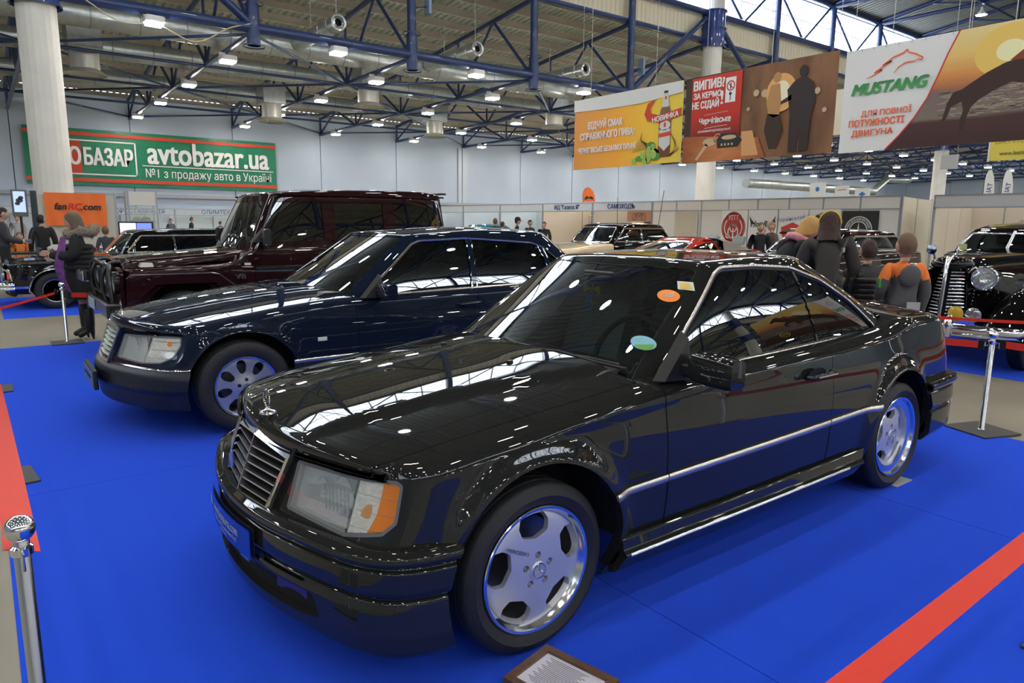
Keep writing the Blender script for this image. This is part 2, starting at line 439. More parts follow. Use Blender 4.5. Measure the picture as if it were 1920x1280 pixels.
def carpet(label, x0, x1, y0, y1, seams, cross=()):
    t = thing('carpet', label, 'carpet', (x0, y0, 0)); xs = [x0]+list(seams)+[x1]; ys = [y0]+list(cross)+[y1]
    for a, b in zip(xs[:-1], xs[1:]):
        for c, d in zip(ys[:-1], ys[1:]):
            geo_ob('carpet_strip', gbox(b-a-.004, d-c-.004, .005, ((a+b)/2-x0, (c+d)/2-y0, .0026)), CARPET, t)
carpet('bright blue carpet laid in strips under the black coupe and two cars beside it', -1.5, 4.44, -4.5, 7.5, [.55, 2.5], [1.95])
carpet('blue carpet strip under the chromed limousine at left', -1.28, 8.5, 10.5, 13.95, [3.6])
carpet('blue carpet beyond the grey aisle, under the old black sedan with chrome grille', 6.78, 12.9, -3.6, 2.6, [8.8, 10.8])
# walls
def wall_panels(name, axis, at, a0, a1, z1, step, facing, z0=0):
    w = geo_ob(name, gbox(*( (a1-a0, .2, z1) if axis == 'x' else (.2, a1-a0, z1)), ((a0+a1)/2, at-facing*.17, z1/2) if axis == 'x' else (at-facing*.17, (a0+a1)/2, z1/2)), mat('dark joint', (.12,.13,.15), .7), kind='structure')
    a = a0
    pm = geo_ob('wall_panel', gbox(step-.05, .10, z1-z0), WALLM, w); first = True
    while a < a1-.1:
        o = pm if first else mesh_child(pm, 'wall_panel', w); first = False
        o.location = (a+step/2, at-facing*.05, (z1+z0)/2) if axis == 'x' else (at-facing*.05, a+step/2, (z1+z0)/2)
        if axis == 'y': o.rotation_euler = (0, 0, PI/2)
        a += step
    return w
wall_panels('wall_back', 'x', 46.6, XK(-6), XK(18), 8.7, 6.03, -1)
wall_panels('wall_left', 'y', XK(-6), -44, 46.6, 15.5, 6.03, 1)
wall_panels('wall_right', 'y', XK(18), -44, 46.6, 15.5, 6.03, -1)
wall_panels('wall_front', 'x', -44.2, XK(-6), XK(18), 15.5, 6.03, 1)
geo_ob('trim_1', gjoin(gbox(.35, .12, 7.4, (30.35, 46.5, 3.7)), gbox(.5,.08,7.4,(30.85,46.5,3.7))), mat('pale column casing', (.50,.56,.62), .5), kind='structure')
geo_ob('trim_2', gbox(110, .16, .22, (45, 46.45, 2.95)), mat('grey wall rail', (.36,.38,.40), .5), kind='structure')
# ceiling
CE = bpy.data.objects.new('ceiling', None); COL.objects.link(CE); CE['kind'] = 'structure'
def corrugated(name, x0, x1, y0, z0, y1, z1, m, pitch=.34, h=.085, parent=CE):
    n = int((x1-x0)/pitch); xs = []; up = []
    for i in range(n):
        a = x0+i*pitch; xs += [a, a+pitch*.4, a+pitch*.5, a+pitch*.9]; up += [0, 0, 1, 1]
    d = Vector((0, y1-y0, z1-z0)).normalized(); nn = Vector((1,0,0)).cross(d)
    if nn.z < 0: nn = -nn
    V = []; F = []
    for x, u in zip(xs, up):
        V += [(x, y0+nn.y*h*u, z0+nn.z*h*u), (x, y1+nn.y*h*u, z1+nn.z*h*u)]
    for i in range(len(xs)-1): F.append((2*i, 2*i+2, 2*i+3, 2*i+1))
    return geo_ob(name, (V, F), m, parent, fix=False, kind='stuff')
corrugated('roof_deck', XK(-6), XK(18), 22.8, 11.42, 46.9, 8.98, DECK)
corrugated('roof_deck', XK(-6), XK(18), -20.4, 11.42, -44.4, 8.98, DECK)
NX1 = XK(10)
UP = corrugated('clerestory_upstand', XK(-6), NX1, 22.8, 11.2, 22.8, 12.6, CREAM, .3, .04)
corrugated('clerestory_upstand', XK(-6), NX1, -20.4, 11.2, -20.4, 12.6, CREAM, .3, .04)
for i in range(17):
    yy = 22.95+1.5*i; zz = 11.14-(yy-22.4)*.1012
    pz = gjoin(gbox(XK(18)-XK(-6), .10, .012, (45, 0, .16)), gbox(XK(18)-XK(-6), .012, .32, (45, .05, 0)), gbox(XK(18)-XK(-6), .10, .012, (45, 0, -.16)))
    p0 = geo_ob('purlin', gmove(pz, (-8.3, 0, 0)), PURL, CE, (0, yy, zz+.17)) if i == 0 else mesh_child(p0, 'purlin', CE, (0, yy, zz+.17))
for i in range(8): mesh_child(p0, 'purlin', CE, (0, -21.0-3*i, 11.2-.1*3*i))
def member(name, a, b, r, parent, m=BLUE, n=8, cache={}):
    a, b = Vector(a), Vector(b); L = (b-a).length; key = (round(r,3), n, m.name)
    if key not in cache:
        o = geo_ob(name, glathe([(r,0),(r,1)], n), m, parent, smooth=60, fix=False); cache[key] = o.data
    else: o = bpy.data.objects.new(name, cache[key]); COL.objects.link(o); o.parent = parent
    o.rotation_mode = 'QUATERNION'; o.location = a; o.rotation_quaternion = (b-a).to_track_quat('Z', 'Y'); o.scale = (1,1,L)
    return o
NB = [22.4, 28.45, 34.55, 40.6, 46.4]; zt = lambda y: 11.03-(y-22.4)*.1012
def build_truss(x):
    t = bpy.data.objects.new('roof_truss', None); COL.objects.link(t); t.parent = CE; t.location = (x, 0, 0)
    member('bottom_chord', (0,22.5,7.74), (0,46.4,7.5), .095, t); member('top_chord', (0,22.5,zt(22.5)), (0,46.4,zt(46.4)), .11, t)
    zb = lambda y: 7.74-(y-22.4)*.01
    for i, y in enumerate(NB):
        if 0 < i: member('web_post', (0,y,zb(y)), (0,y,zt(y)), .055, t)
        if i < 4:
            m = y+3.05; member('web_diagonal', (0,y,zb(y)), (0,m,zt(m)), .07, t); member('web_diagonal', (0,m,zt(m)), (0,y+6.05,zb(y+6.05)), .06, t)
    g = gbox(.03,.5,.5); return t
tr0 = build_truss(XK(-1)); TR = {-1: tr0}
for k in range(-3, 18):
    if k == -1: continue
    TR[k] = dup(tr0, (XK(k), 0, 0))
for k in range(-3, 18):                      # south aisle, seen only in reflections
    t = dup(tr0, (XK(k), 2.0, 0)); t.rotation_euler = (0, 0, PI)
for y in NB[1:4]:
    member('long_tie', (XK(-6), y, 7.62), (XK(18), y, 7.62), .06, CE)
for k in range(-3, 14):                      # plan bracing in alternate bays
    a, b = XK(k), XK(k+1)
    for j in range(4):
        if (j+k) % 2: member('plan_brace', (a, NB[j], 7.66), (b, NB[j+1], 7.62), .05, CE)
        else: member('plan_brace', (a, NB[j+1], 7.62), (b, NB[j], 7.66), .05, CE)
# long truss rows carrying the clerestory
def row(y, full=True):
    t = bpy.data.objects.new('row_truss', None); COL.objects.link(t); t.parent = CE; t.location = (0, y, 0)
    member('bottom_chord', (XK(-6), 0, 7.86), (XK(10), 0, 7.86), .17, t, n=14)
    member('sill_beam', (XK(-6), .1, 12.55), (XK(10), .1, 12.55), .16, t, n=12)
    member('sill_beam', (XK(-6), .25, 11.2), (XK(10), .25, 11.2), .13, t)
    member('head_beam', (XK(-6), .1, 15.1), (XK(10), .1, 15.1), .16, t, n=12)
    for k in range(-5, 10):
        x = XK(k)
        if (k % 5) == 0: continue
        member('row_post', (x, 0, 7.45), (x, 0, 15.1), .17, t, n=14)
        member('post_flange', (x, 0, 8.62), (x, 0, 8.66), .36, t, n=20); member('post_sleeve', (x, 0, 7.3), (x, 0, 8.62), .215, t, n=16); member('post_flange', (x, 0, 7.26), (x, 0, 7.3), .36, t, n=20)
    for c in (-5, 0, 5, 10):
        for s in (-1, 1):
            if XK(c+s) <= XK(10)+1 : member('row_strut', (XK(c+s), 0, 7.9), (XK(c)+s*.5, 0, 12.2), .14, t, n=12)
    for k in range(-5, 10):
        x = XK(k); member('row_brace', (x, .15, 15.1), (x+3.0, .15, 12.6), .075, t); member('row_brace', (x+3.0, .15, 12.6), (x+6.03, .15, 15.1), .075, t)
    return t
row(22.4); r2 = row(-20.0)
# columns
def column(x, y, n):
    t = bpy.data.objects.new('column', None); COL.objects.link(t); t.parent = CE; t.location = (x, y, 0)
    geo_ob('shaft', glathe([(.505,0),(.505,15)], 20), COLM, t, smooth=10)
    geo_ob('base_ring', glathe([(.54,0),(.54,.3),(.505,.33)], 20), COLM, t)
    for z0, z1 in ((7.45, 8.7), (10.8, 12.65)):
        geo_ob('steel_collar', gjoin(glathe([(.66,z0),(.66,z0+.05),(.60,z0+.05),(.60,(z0+z1)/2),(.67,(z0+z1)/2),(.67,(z0+z1)/2+.05),(.60,(z0+z1)/2+.05),(.60,z1-.05),(.68,z1-.05),(.68,z1),(.5,z1)], 28)), mat('blue collar paint', (.02,.05,.22), .25, coat=.6), t, smooth=30)
    return t
for i, (x, y) in enumerate([(.45,22.4),(30.85,22.4),(60.4,22.4),(-29.6,22.4),(.62,-20),(30.75,-20),(60.4,-20)]): column(x, y, i)
# clerestory windows: each pane a piece
FRM = mat('pale window frame', (.62,.66,.70), .4)
def clerestory(name, y, f):
    w = bpy.data.objects.new(name, None); COL.objects.link(w); w['kind'] = 'structure'; w.location = (0, y, 0)
    pm = fm = None; x = XK(-6)
    while x < NX1-1:
        for z0 in (12.72, 13.86):
            if pm is None: pm = geo_ob('pane', gbox(1.44, .02, 1.06), PANE, w)
            o = pm if z0 == 12.72 and x == XK(-6) else mesh_child(pm, 'pane', w); o.location = (x+.754, 0, z0+.53)
        if fm is None: fm = geo_ob('mullion', gbox(.07, .10, 2.3), FRM, w); o = fm
        else: o = mesh_child(fm, 'mullion', w)
        o.location = (x, -.05*f, 13.85); x += 1.5075
    geo_ob('window_frame', gjoin(gbox(96.6,.12,.09,(12.7,0,12.66)), gbox(96.6,.10,.05,(12.7,0,13.82)), gbox(96.6,.12,.09,(12.7,0,14.98))), FRM, w)
clerestory('window_1', 22.85, 1); clerestory('window_2', -20.45, -1)
# nave roof, dark, with its trusses and high bay lamps
DKR = mat('shaded roof deck', (.13,.135,.13), .6)  # shade above the downward lamps is put into this dark deck colour
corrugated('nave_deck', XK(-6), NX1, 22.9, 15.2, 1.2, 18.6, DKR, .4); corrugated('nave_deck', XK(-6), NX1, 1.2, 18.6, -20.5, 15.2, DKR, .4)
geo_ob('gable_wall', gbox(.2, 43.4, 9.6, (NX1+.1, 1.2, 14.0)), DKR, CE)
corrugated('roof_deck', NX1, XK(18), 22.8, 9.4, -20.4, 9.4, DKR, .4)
for k in range(-4, 10):
    t = bpy.data.objects.new('nave_truss', None); COL.objects.link(t); t.parent = CE; t.location = (XK(k), 0, 0)
    member('bottom_chord', (0,22.4,15.0), (0,-20,15.0), .12, t); member('top_chord', (0,22.4,15.2), (0,1.2,18.4), .12, t); member('top_chord', (0,1.2,18.4), (0,-20,15.2), .12, t)
    for i in range(7):
        y = 22.4-6.06*i; zz = lambda q: 18.4-abs(q-1.2)*.151
        if 0 < i: member('web_post', (0,y,15.0), (0,y,zz(y)), .06, t)
        m = y-3.03; member('web_diagonal', (0,y,15.0), (0,m,zz(m)), .06, t); member('web_diagonal', (0,m,zz(m)), (0,y-6.06,15.0), .06, t)
for y in (16.3, 10.3, 4.2, -1.8, -7.9, -13.9): member('long_tie', (XK(-6), y, 15.0), (NX1, y, 15.0), .07, CE)
for k in range(10, 18):                      # low roof beyond the nave
    for y0 in (16.3, 10.2, 4.2, -1.9, -8, -14):
        member('bottom_chord', (XK(k), y0, 7.7), (XK(k), y0+6.05, 7.7), .1, CE); member('web_diagonal', (XK(k), y0, 7.7), (XK(k), y0+3, 9.2), .07, CE); member('web_diagonal', (XK(k), y0+3, 9.2), (XK(k), y0+6.05, 7.7), .07, CE)
        member('plan_brace', (XK(k), y0, 7.7), (XK(k+1), y0+6.05 if k % 2 else y0-6.05, 7.7), .06, CE)
    member('top_chord', (XK(k), -20, 9.2), (XK(k), 22.4, 9.2), .11, CE)
member('bottom_chord', (NX1, -20, 7.8), (NX1, 22.4, 7.8), .17, CE)
# ceiling lamps
ORD = ['first','second','third','fourth','fifth','sixth','seventh','eighth','ninth','tenth','eleventh','twelfth','thirteenth','fourteenth','fifteenth','sixteenth','seventeenth','eighteenth']
L0 = None
def lamp(x, y, z, label):
    global L0
    if L0 is None:
        L0 = thing('ceiling_lamp', label, 'lamp', (x,y,z), 0, 'square lamps under the low roof')
        geo_ob('housing', gjoin(gbox(.56,.56,.20,(0,0,.04),.05), gbox(.2,.12,.1,(-.2,0,.18))), PLASTW, L0)
        geo_ob('bracket', gtube([(0,0,.1),(0,0,.30)], .03, 6), BLUE, L0)
        v, f = gbox(.46,.46,.05,(0,0,-.085)); geo_ob('lamp_lens', (v, f), LAMP, L0)
        return L0
    return dup(L0, (x,y,z), label=label, group='square lamps under the low roof')
LY = [43.8, 37.5, 31.5, 25.5]
for k in range(0, 16):
    for j, y in enumerate(LY):
        lamp(XK(k+1), y, 7.37, 'square ceiling lamp, %s from the back wall on the %s truss past the left column' % (ORD[j], ORD[k]))
for j, y in enumerate(LY): lamp(XK(-1), y, 7.37, 'square ceiling lamp left of the left column, %s from the back wall' % ORD[j])
for k in range(0, 9): lamp(XK(k)+3.0, 22.4, 7.55, 'square lamp on the long blue beam, in its %s bay past the left column' % ORD[k])
for k in range(10, 17):
    for j, y in enumerate((16.3, 10.3, 4.2, -2, -8)): lamp(XK(k), y, 7.4, 'square lamp under the far low roof at right, row %s, %s from the left' % (ORD[k-10], ORD[j]))
# lamps of the south aisle (only in reflections) and the nave
sv = [gbox(.56,.56,.2,(XK(k), -y+2, 7.4)) for k in range(-3, 16) for y in LY]; geo_ob('lamp_housings', gjoin(*sv), PLASTW, CE, kind='stuff')
sv = [gbox(.46,.46,.05,(XK(k), -y+2, 7.28)) for k in range(-3, 16) for y in LY]; geo_ob('lamp_lenses', gjoin(*sv), LAMP, CE, kind='stuff')
hb = glathe([(.05,.45),(.10,.25),(.30,.0),(.31,-.02)], 16); N0 = None
for k in range(-3, 9):
    for j, y in enumerate((16.3, 10.3, 4.2, -1.8, -7.9, -13.9)):
        xx = XK(k)+(3 if j % 2 else 0)
        lb = 'round high bay lamp under the dark upper roof, %s row, %s from the left' % (ORD[j], ORD[k+3])
        if N0 is None:
            N0 = thing('high_bay_lamp', lb, 'lamp', (xx,y,14.3), 0, 'high bay lamps of the upper roof'); geo_ob('lamp_shade', hb, PLASTW, N0, smooth=40)
            geo_ob('lamp_lens', glathe([(0,-.02),(.29,-.02),(.29,0),(0,0)], 16), NLAMP, N0); geo_ob('stem', gtube([(0,0,.44),(0,0,.8)], .02, 6), BLUE, N0)
        else: dup(N0, (xx,y,14.3), label=lb, group='high bay lamps of the upper roof')
# ventilation ducts
def duct(name, path, r, label, ribs=0):
    t = thing(name, label, 'duct', path[0]); o = Vector(path[0]); P = [tuple(Vector(p)-o) for p in path]
    geo_ob('duct_tube', gtube(P, r, 20), GALV, t, smooth=40)
    seg = []
    for a, b in zip(P[:-1], P[1:]):
        a, b = Vector(a), Vector(b); L = (b-a).length; n = int(L/1.5); q = (b-a).to_track_quat('Z','Y')
        for i in range(n):
            c = a.lerp(b, (i+.5)/n); ring = glathe([(r+.004,-.03),(r+.014,-.02),(r+.014,.02),(r+.004,.03)], 20); seg.append(([tuple(q@Vector(v)+c) for v in ring[0]], ring[1]))
    if seg: geo_ob('duct_joint', gjoin(*seg), mat('duct joint band', (.30,.32,.32), .4, .7), t, kind='stuff', smooth=40)
    return t
duct('air_duct', [(-20,26.6,8.42),(24.6,26.6,8.42)], .42, 'galvanised round duct nearest the long blue beam, with three nozzles')
duct('air_duct', [(-20,31.9,8.45),(33.5,31.9,8.45),(35.2,33.5,8.45),(35.2,36,8.45)], .40, 'galvanised round duct, the middle one of three along the hall')
duct('air_duct', [(-20,38.2,8.35),(21.4,38.2,8.35),(24.5,41,8.35)], .40, 'galvanised round duct nearest the back wall')
duct('air_duct', [(60,40,5.6),(86,40,5.6),(89,40,7.2),(95,40,7.4)], .45, 'silver duct low along the far wall, bending up behind the banners')
for i, x in enumerate((9.5, 15.5, 21.5)):
    t = thing('duct_nozzle', 'galvanised jet nozzle above the long blue beam, %s of three from the left' % ORD[i], 'duct', (x, 22.2, 8.5), 0, 'jet nozzles')
    geo_ob('nozzle_tube', glathe([(.27,3.94),(.27,.1),(.285,.1),(.285,.0),(.22,.02),(.20,.12),(.19,.6)], 24, 'y'), GALV, t, smooth=35)
    geo_ob('nozzle_mouth', glathe([(.20,.06),(.13,.03),(.11,.10),(.11,.25)], 24, 'y'), STEEL, t, smooth=40)
    geo_ob('nozzle_core', glathe([(.0,.2),(.11,.2)], 20, 'y'), DARK, t)
    geo_ob('clamp_band', gjoin(*[glathe([(.272,a),(.285,a+.01),(.285,a+.06),(.272,a+.07)], 24, 'y') for a in (.5,1.3,2.3)]), STEEL, t, smooth=40)
    geo_ob('hanger_rod', gjoin(gtube([(0,.2,.27),(0,.2,3.0)], .012, 5), gtube([(0,2.6,.27),(0,2.6,2.6)], .012, 5)), WIRE, t)
vn = None
for i, (px, py) in enumerate([(2.35,29.2),(13.98,29.2),(25.6,29.2),(11.3,35.0),(21.1,35.0),(34.5,35.0),(41.0,29.2)]):
    lb = ['galvanised fan box with a round skirt beside the left column','galvanised fan box above the first crossing of blue trusses','galvanised fan box left of the orange banner','small fan box above the green banner, right end','fan box near the back wall in the middle','fan box right of the orange banner, high up','fan box behind the banners'][i]
    if vn is None:
        vn = thing('fan_box', lb, 'vent', (px,py,7.62), 0, 'fan boxes'); geo_ob('box', gbox(1.15,1.15,.95,(0,0,.6),.02), GALV, vn)
        geo_ob('round_skirt', glathe([(.50,.12),(.50,-.55),(.72,-.72),(.74,-.74),(.70,-.74)], 28), mat('pale skirt metal', (.55,.54,.48), .4, .4), vn, smooth=40)
        geo_ob('hanger', gjoin(*[gtube([(a,b,1.0),(a,b,2.2)], .015, 5) for a in (-.5,.5) for b in (-.5,.5)]), WIRE, vn)
    else: dup(vn, (px,py,7.62 if i < 3 else 7.3), label=lb, group='fan boxes')
# little spot fittings clamped to the posts
for i, (k) in enumerate((2, 4)):
    t = thing('post_floodlight', 'small blue grey floodlight clamped to a blue post, %s one' % ('left' if i == 0 else 'right'), 'lamp', (XK(k)+.17, 22.3, 9.6 if i == 0 else 8.9))
    geo_ob('bracket', gtube([(0,0,0),(.45,0,.1)], .03, 6), BLUE, t); geo_ob('head', gbox(.12,.4,.75,(.5,0,.2),.02), mat('grey blue fitting', (.20,.30,.42), .3), t)
geo_ob('loose_cable', gtube([(XK(0)+.9+ (XK(1)-XK(0)-1)*q, 22.25, 7.95-.95*math.sin(q*PI)*(.55+.45*math.sin(q*2*PI+.5)**2)) for q in np.linspace(0,1,24)], .02, 5), mat('cream cable', (.6,.5,.3), .6), label='cream cable sagging under the blue beam beside the left column', category='cable')
# ================================================================= cars: shared builders
def paint(name, col, rough=.30, metal=.25, flake=.06):
    m = mat(name, col, rough, metal, coat=1, noise=(700, flake*3))
    I = m.node_tree.nodes['Principled BSDF'].inputs; I['Coat IOR'].default_value = 1.5; I['Specular IOR Level'].default_value = 0; I['Metallic'].default_value = 0
    return m
GLASS = glassmat('car glass', (.07,.085,.08), minr=.07)
GLASSD = glassmat('dark tinted glass', (.025,.028,.028), minr=.05)
WSG = glassmat('windscreen glass', (.50,.60,.56), minr=.19)
LENS = glassmat('clear lamp lens', (.93,.95,.95), ior=1.4)
def _haze(m, w, col):
    nt = m.node_tree; o = [n for n in nt.nodes if n.type == 'OUTPUT_MATERIAL'][0]; src = o.inputs[0].links[0].from_socket
    d = nt.nodes.new('ShaderNodeBsdfDiffuse'); d.inputs[0].default_value = (*col, 1); x = nt.nodes.new('ShaderNodeMixShader'); x.inputs[0].default_value = w
    nt.links.new(src, x.inputs[1]); nt.links.new(d.outputs[0], x.inputs[2]); nt.links.new(x.outputs[0], o.inputs[0])
_haze(LENS, .24, (.75,.78,.76))
AMBER = mat('amber lens', (1.0,.33,.012), .15, coat=.5)
WHITELENS = mat('white ribbed lens', (.85,.84,.78), .2, coat=1, noise=(45,.16,(1,1,3)))
REDLENS = mat('red lens', (.35,.01,.01), .1, coat=1)
REFL = mat('lamp reflector', (.85,.88,.88), .3, .35)
ALU = mat('wheel silver', (.60,.61,.63), .38, .6, coat=.4)
ALUP = mat('polished wheel lip', (.86,.87,.88), .16, 1)
LEATHER = mat('grey leather', (.24,.28,.28), .5)
DASH = mat('dashboard plastic', (.035,.036,.038), .55)
def polar_disc(R0, R1, prof, nr=16, na=120):
    """disc in the x,z plane, outer face towards -y; columns x,y,z..., s=radius, t=angle"""
    r = np.linspace(R0, R1, nr); a = np.linspace(0, 2*PI, na+1); rr, aa = np.meshgrid(r, a, indexing='ij'); y = prof(rr)
    G = np.stack([rr*np.cos(aa), y, rr*np.sin(aa)], 2); n = np.zeros_like(G); e = 1e-4; dy = (prof(rr+e)-prof(rr-e))/(2*e)
    n[...,0] = dy*np.cos(aa); n[...,2] = dy*np.sin(aa); n[...,1] = -1; n /= np.linalg.norm(n,axis=2,keepdims=True)
    V = np.concatenate([G, n, rr[...,None], aa[...,None]], 2).reshape(-1,8); b = na+1
    F = [(i*b+j, i*b+j+1, (i+1)*b+j+1, (i+1)*b+j) for i in range(nr-1) for j in range(na)]
    # orientation check
    v = V[:,:3]; f = F[0]; nn = np.cross(v[f[1]]-v[f[0]], v[f[2]]-v[f[0]])
    if nn[1] > 0: F = [q[::-1] for q in F]
    return Sheet(V, F)
def tyre_prof(R, w, Ri, chunky=0):
    P = [(Ri-.005, -w*.40), (Ri+.012, -w*.47), (Ri+.03, -w*.495), ((R+Ri)/2, -w*.52), (R-.025, -w*.485), (R-.008, -w*.44), (R-.001, -w*.40)]
    g = []
    for c in (-.27, -.09, .09, .27):
        g += [(R, w*c-.006), (R-.008, w*c-.004), (R-.008, w*c+.004), (R, w*c+.006)]
    return P+g+[(r, -h) for r, h in P[::-1]]
def make_wheel(name, R, w, Rr, style, parent_loc=(0,0,0), n_open=5, lipw=.02, dish=.03, text=None):
    """axis along y, outer face towards -y; returns an Empty part with sub-parts"""
    e = bpy.data.objects.new(name, None); COL.objects.link(e); e.empty_display_size = .1
    geo_ob('tyre', glathe(tyre_prof(R, w, Rr), 72, 'y'), RUBBER, e, smooth=50)
    # tread blocks and shoulder sipes
    B = []
    for k in range(64):
        a = 2*PI*k/64
        for sd in (-1, 1):
            v, f = gbox(.004, w*.10, .012, (0, sd*w*.355, R-.0075)); c, s_ = math.cos(a), math.sin(a)
            B.append(([(x*c+z*s_, y, -x*s_+z*c) for x,y,z in v], f))
    geo_ob('tread_sipe', gjoin(*B), DARK, e, kind='stuff')
    # barrel and lip
    yo = -w*.47
    geo_ob('rim_lip', glathe([(Rr-.012, -w*.40), (Rr+.004, yo), (Rr+.001, yo-.004), (Rr-.008, yo-.002), (Rr-.016, yo+.014), (Rr-lipw, yo+.02), (Rr-lipw-.006, yo+dish+.015)], 72, 'y'), ALUP, e, smooth=40)
    geo_ob('rim_barrel', glathe([(Rr-lipw-.002, yo+dish+.01), (Rr-lipw-.01, .0), (Rr-.05, w*.3), (Rr-.01, w*.44)], 48, 'y'), mat('brake dust grey', (.10,.10,.10), .6, .5), e, smooth=60)
    geo_ob('brake_disc', glathe([(.05, .0), (Rr*.72, .0), (Rr*.72, .02), (.05, .02)], 40, 'y'), mat('brake steel', (.18,.18,.18), .4, 1), e, smooth=30)
    Rd = Rr-lipw-.002
    if style == 'mono':
        pf = lambda r: yo+dish-.028*np.sqrt(np.clip(1-(r/(Rd*1.02))**2, 0, 1))+.012*np.exp(-(r/.06)**2)*0
        D = polar_disc(.03, Rd, pf, 22, 150)
        op = [(.118,0),(.134,.056),(.168,.066),(Rd-.008,.052),(Rd-.003,0),(Rd-.008,-.052),(.168,-.066),(.134,-.056)]
        s_ = Rd/.206; op = [(a*s_, b*s_) for a, b in op]
        for k in range(5):
            a = math.radians(22+72*k); P = [(x*math.cos(a)-y*math.sin(a), x*math.sin(a)+y*math.cos(a)) for x, y in op]
            D = clip(D, neg(psdf(P, .012*s_, 0, 2)))
        hubn = 5
    elif style == 'holes':
        pf = lambda r: yo+dish-.022*np.cos(np.clip(r/Rd,0,1)*PI*.5)-.006*np.cos(r/Rd*PI*2)
        D = polar_disc(.03, Rd, pf, 22, 150)
        for k in range(8):
            a = math.radians(10+45*k); op = [(.098,0),(.112,.022),(.16,.036),(Rd-.012,.026),(Rd-.005,0),(Rd-.012,-.026),(.16,-.036),(.112,-.022)]
            P = [(x*math.cos(a)-y*math.sin(a), x*math.sin(a)+y*math.cos(a)) for x, y in op]; D = clip(D, neg(psdf(P, .02, 0, 2)))
        hubn = 5
    else:       # plain pressed steel wheel with a chrome cap
        pf = lambda r: yo+dish-.03*np.exp(-(r/(Rd*.75))**4)+.01*np.sin(r/Rd*PI)
        D = polar_disc(.0, Rd, pf, 14, 60); hubn = 0
    holes = []
    for k in range(hubn):
        a = math.radians(90+72*k); hx, hz = .056*math.cos(a), .056*math.sin(a)
        D = clip(D, lambda V, hx=hx, hz=hz: np.hypot(V[:,0]-hx, V[:,2]-hz)-.0135); holes.append((hx, hz))
    wm = {'mono': ALU, 'holes': mat('satin wheel silver', (.50,.51,.54), .36, .8), 'plain': CHROME}[style]
    dd = sheet_ob('rim_face', D, wm, e, side='L', lip=.022 if style == 'mono' else .016)
    yh = float(pf(np.array([.05]))[0])
    for hx, hz in holes:
        geo_ob('wheel_bolt', glathe([(0,-.004),(.0075,-.004),(.009,.0),(.009,.012),(.012,.014),(.012,.03)], 8, 'y', (hx, yh+.014, hz)), STEEL, e, smooth=40)
    geo_ob('hub_cap', glathe([(0,-.006),(.028,-.005),(.033,.0),(.033,.01)], 28, 'y', (0, yh, 0)), wm if style != 'plain' else CHROME, e, smooth=40)
    if style in ('mono', 'holes'):      # three pointed star in a ring
        g = star_geo(.027, .004); geo_ob('cap_star', gmove(g, (0, yh-.009, 0)), CHROME, e)
    if text:
        c = text_geo(text, .0175, bold=.0003, sx=1.3)
        a = math.radians(128); geo_ob('rim_lettering', ([(-.090+x*.90+y*.43, float(pf(np.array([.125]))[0])-.0035, .090+y*.90-x*.43) for x,y,z in c[0]], c[1]), mat('stamped grey', (.15,.15,.16), .4, .5), e, fix=False)
    return e
def star_geo(R, th):
    """three pointed star in a ring, in the x,z plane, axis y"""
    gs = []
    for k in range(3):
        a = PI/2+2*PI*k/3; b = a+PI/3; c = a-PI/3
        tip = (R*.95*math.cos(a), 0, R*.95*math.sin(a)); l = (R*.16*math.cos(b), 0, R*.16*math.sin(b)); r = (R*.16*math.cos(c), 0, R*.16*math.sin(c))
        gs.append(([(0,-th,0),(0,th,0),tip,l,r], [(0,3,2),(0,2,4),(1,2,3),(1,4,2)]))
    gs.append(gtube([(R*math.cos(2*PI*k/24),0,R*math.sin(2*PI*k/24)) for k in range(24)], R*.075, 6, closed=True))
    return gjoin(*gs)
def put_wheels(car, proto, xs, y, z, ymir=True):
    for i, x in enumerate(xs):
        for sd in (-1, 1):
            if i == 0 and sd == -1: w = proto
            else:
                w = proto.copy(); COL.objects.link(w)
                for ch in list(proto.children):
                    c = ch.copy(); COL.objects.link(c); c.parent = w
            w.parent = car; w.location = (x, sd*abs(y if not isinstance(y,(list,tuple)) else y[i]), z)
            w.rotation_euler = (0, 0, 0 if sd == -1 else PI)
def wing_mirror(car, x, y, z, m, size=(.10,.20,.12), arm=.06, glass=CHROME, sides=(-1, 1)):
    """door mirror for the left side at the door skin, plus its twin on the right"""
    for sd in sides:
        sx, sy, sz = size
        secs = []
        for q, k in ((0, .78), (.12, .93), (.5, 1), (.85, .98), (1.0, .90)):
            P = fillet([(-sx*.5, -sz*.5), (sx*.5, -sz*.5), (sx*.5, sz*.5), (-sx*.45, sz*.48)], .025, 4)
            secs.append([(x+a*k+.03*(1-q), y-arm-sy*q, z+b*k) for a, b in P])
        G = np.array(secs); G = np.concatenate([G, G[:,:1]], 1); g = ggrid(G); n = len(secs[0])
        capA = ([tuple(p) for p in secs[0]], [tuple(range(n))]); capB = ([tuple(p) for p in secs[-1]], [tuple(range(n))])
        g = gjoin(g, capA, capB)
        tri = gjoin(([(x-.13,y+.03,z-.06),(x+.05,y+.03,z-.065),(x+.05,y+.045,z+.13),(x-.10,y-.012,z-.06),(x+.05,y-.03,z-.065),(x+.05,y+.0,z+.10)],
               [(0,1,2),(3,5,4),(0,3,4,1),(1,4,5,2),(2,5,3,0)]), gbox(.06, arm+.03, .05, (x+.02, y-arm/2, z-.02), .01))
        if sd == 1: g, tri = gmir(g), gmir(tri)
        h = geo_ob('wing_mirror', g, m, car, smooth=40)
        geo_ob('mirror_foot', tri, BLACKP, h, smooth=30)
        mg = gprism(fillet([(y-arm-.02, z-sz*.4), (y-arm-sy*.93, z-sz*.38), (y-arm-sy*.93, z+sz*.38), (y-arm-.02, z+sz*.4)], .02), x+sx*.47, x+sx*.52, 'x')
        geo_ob('mirror_glass', mg if sd == -1 else gmir(mg), glass, h)
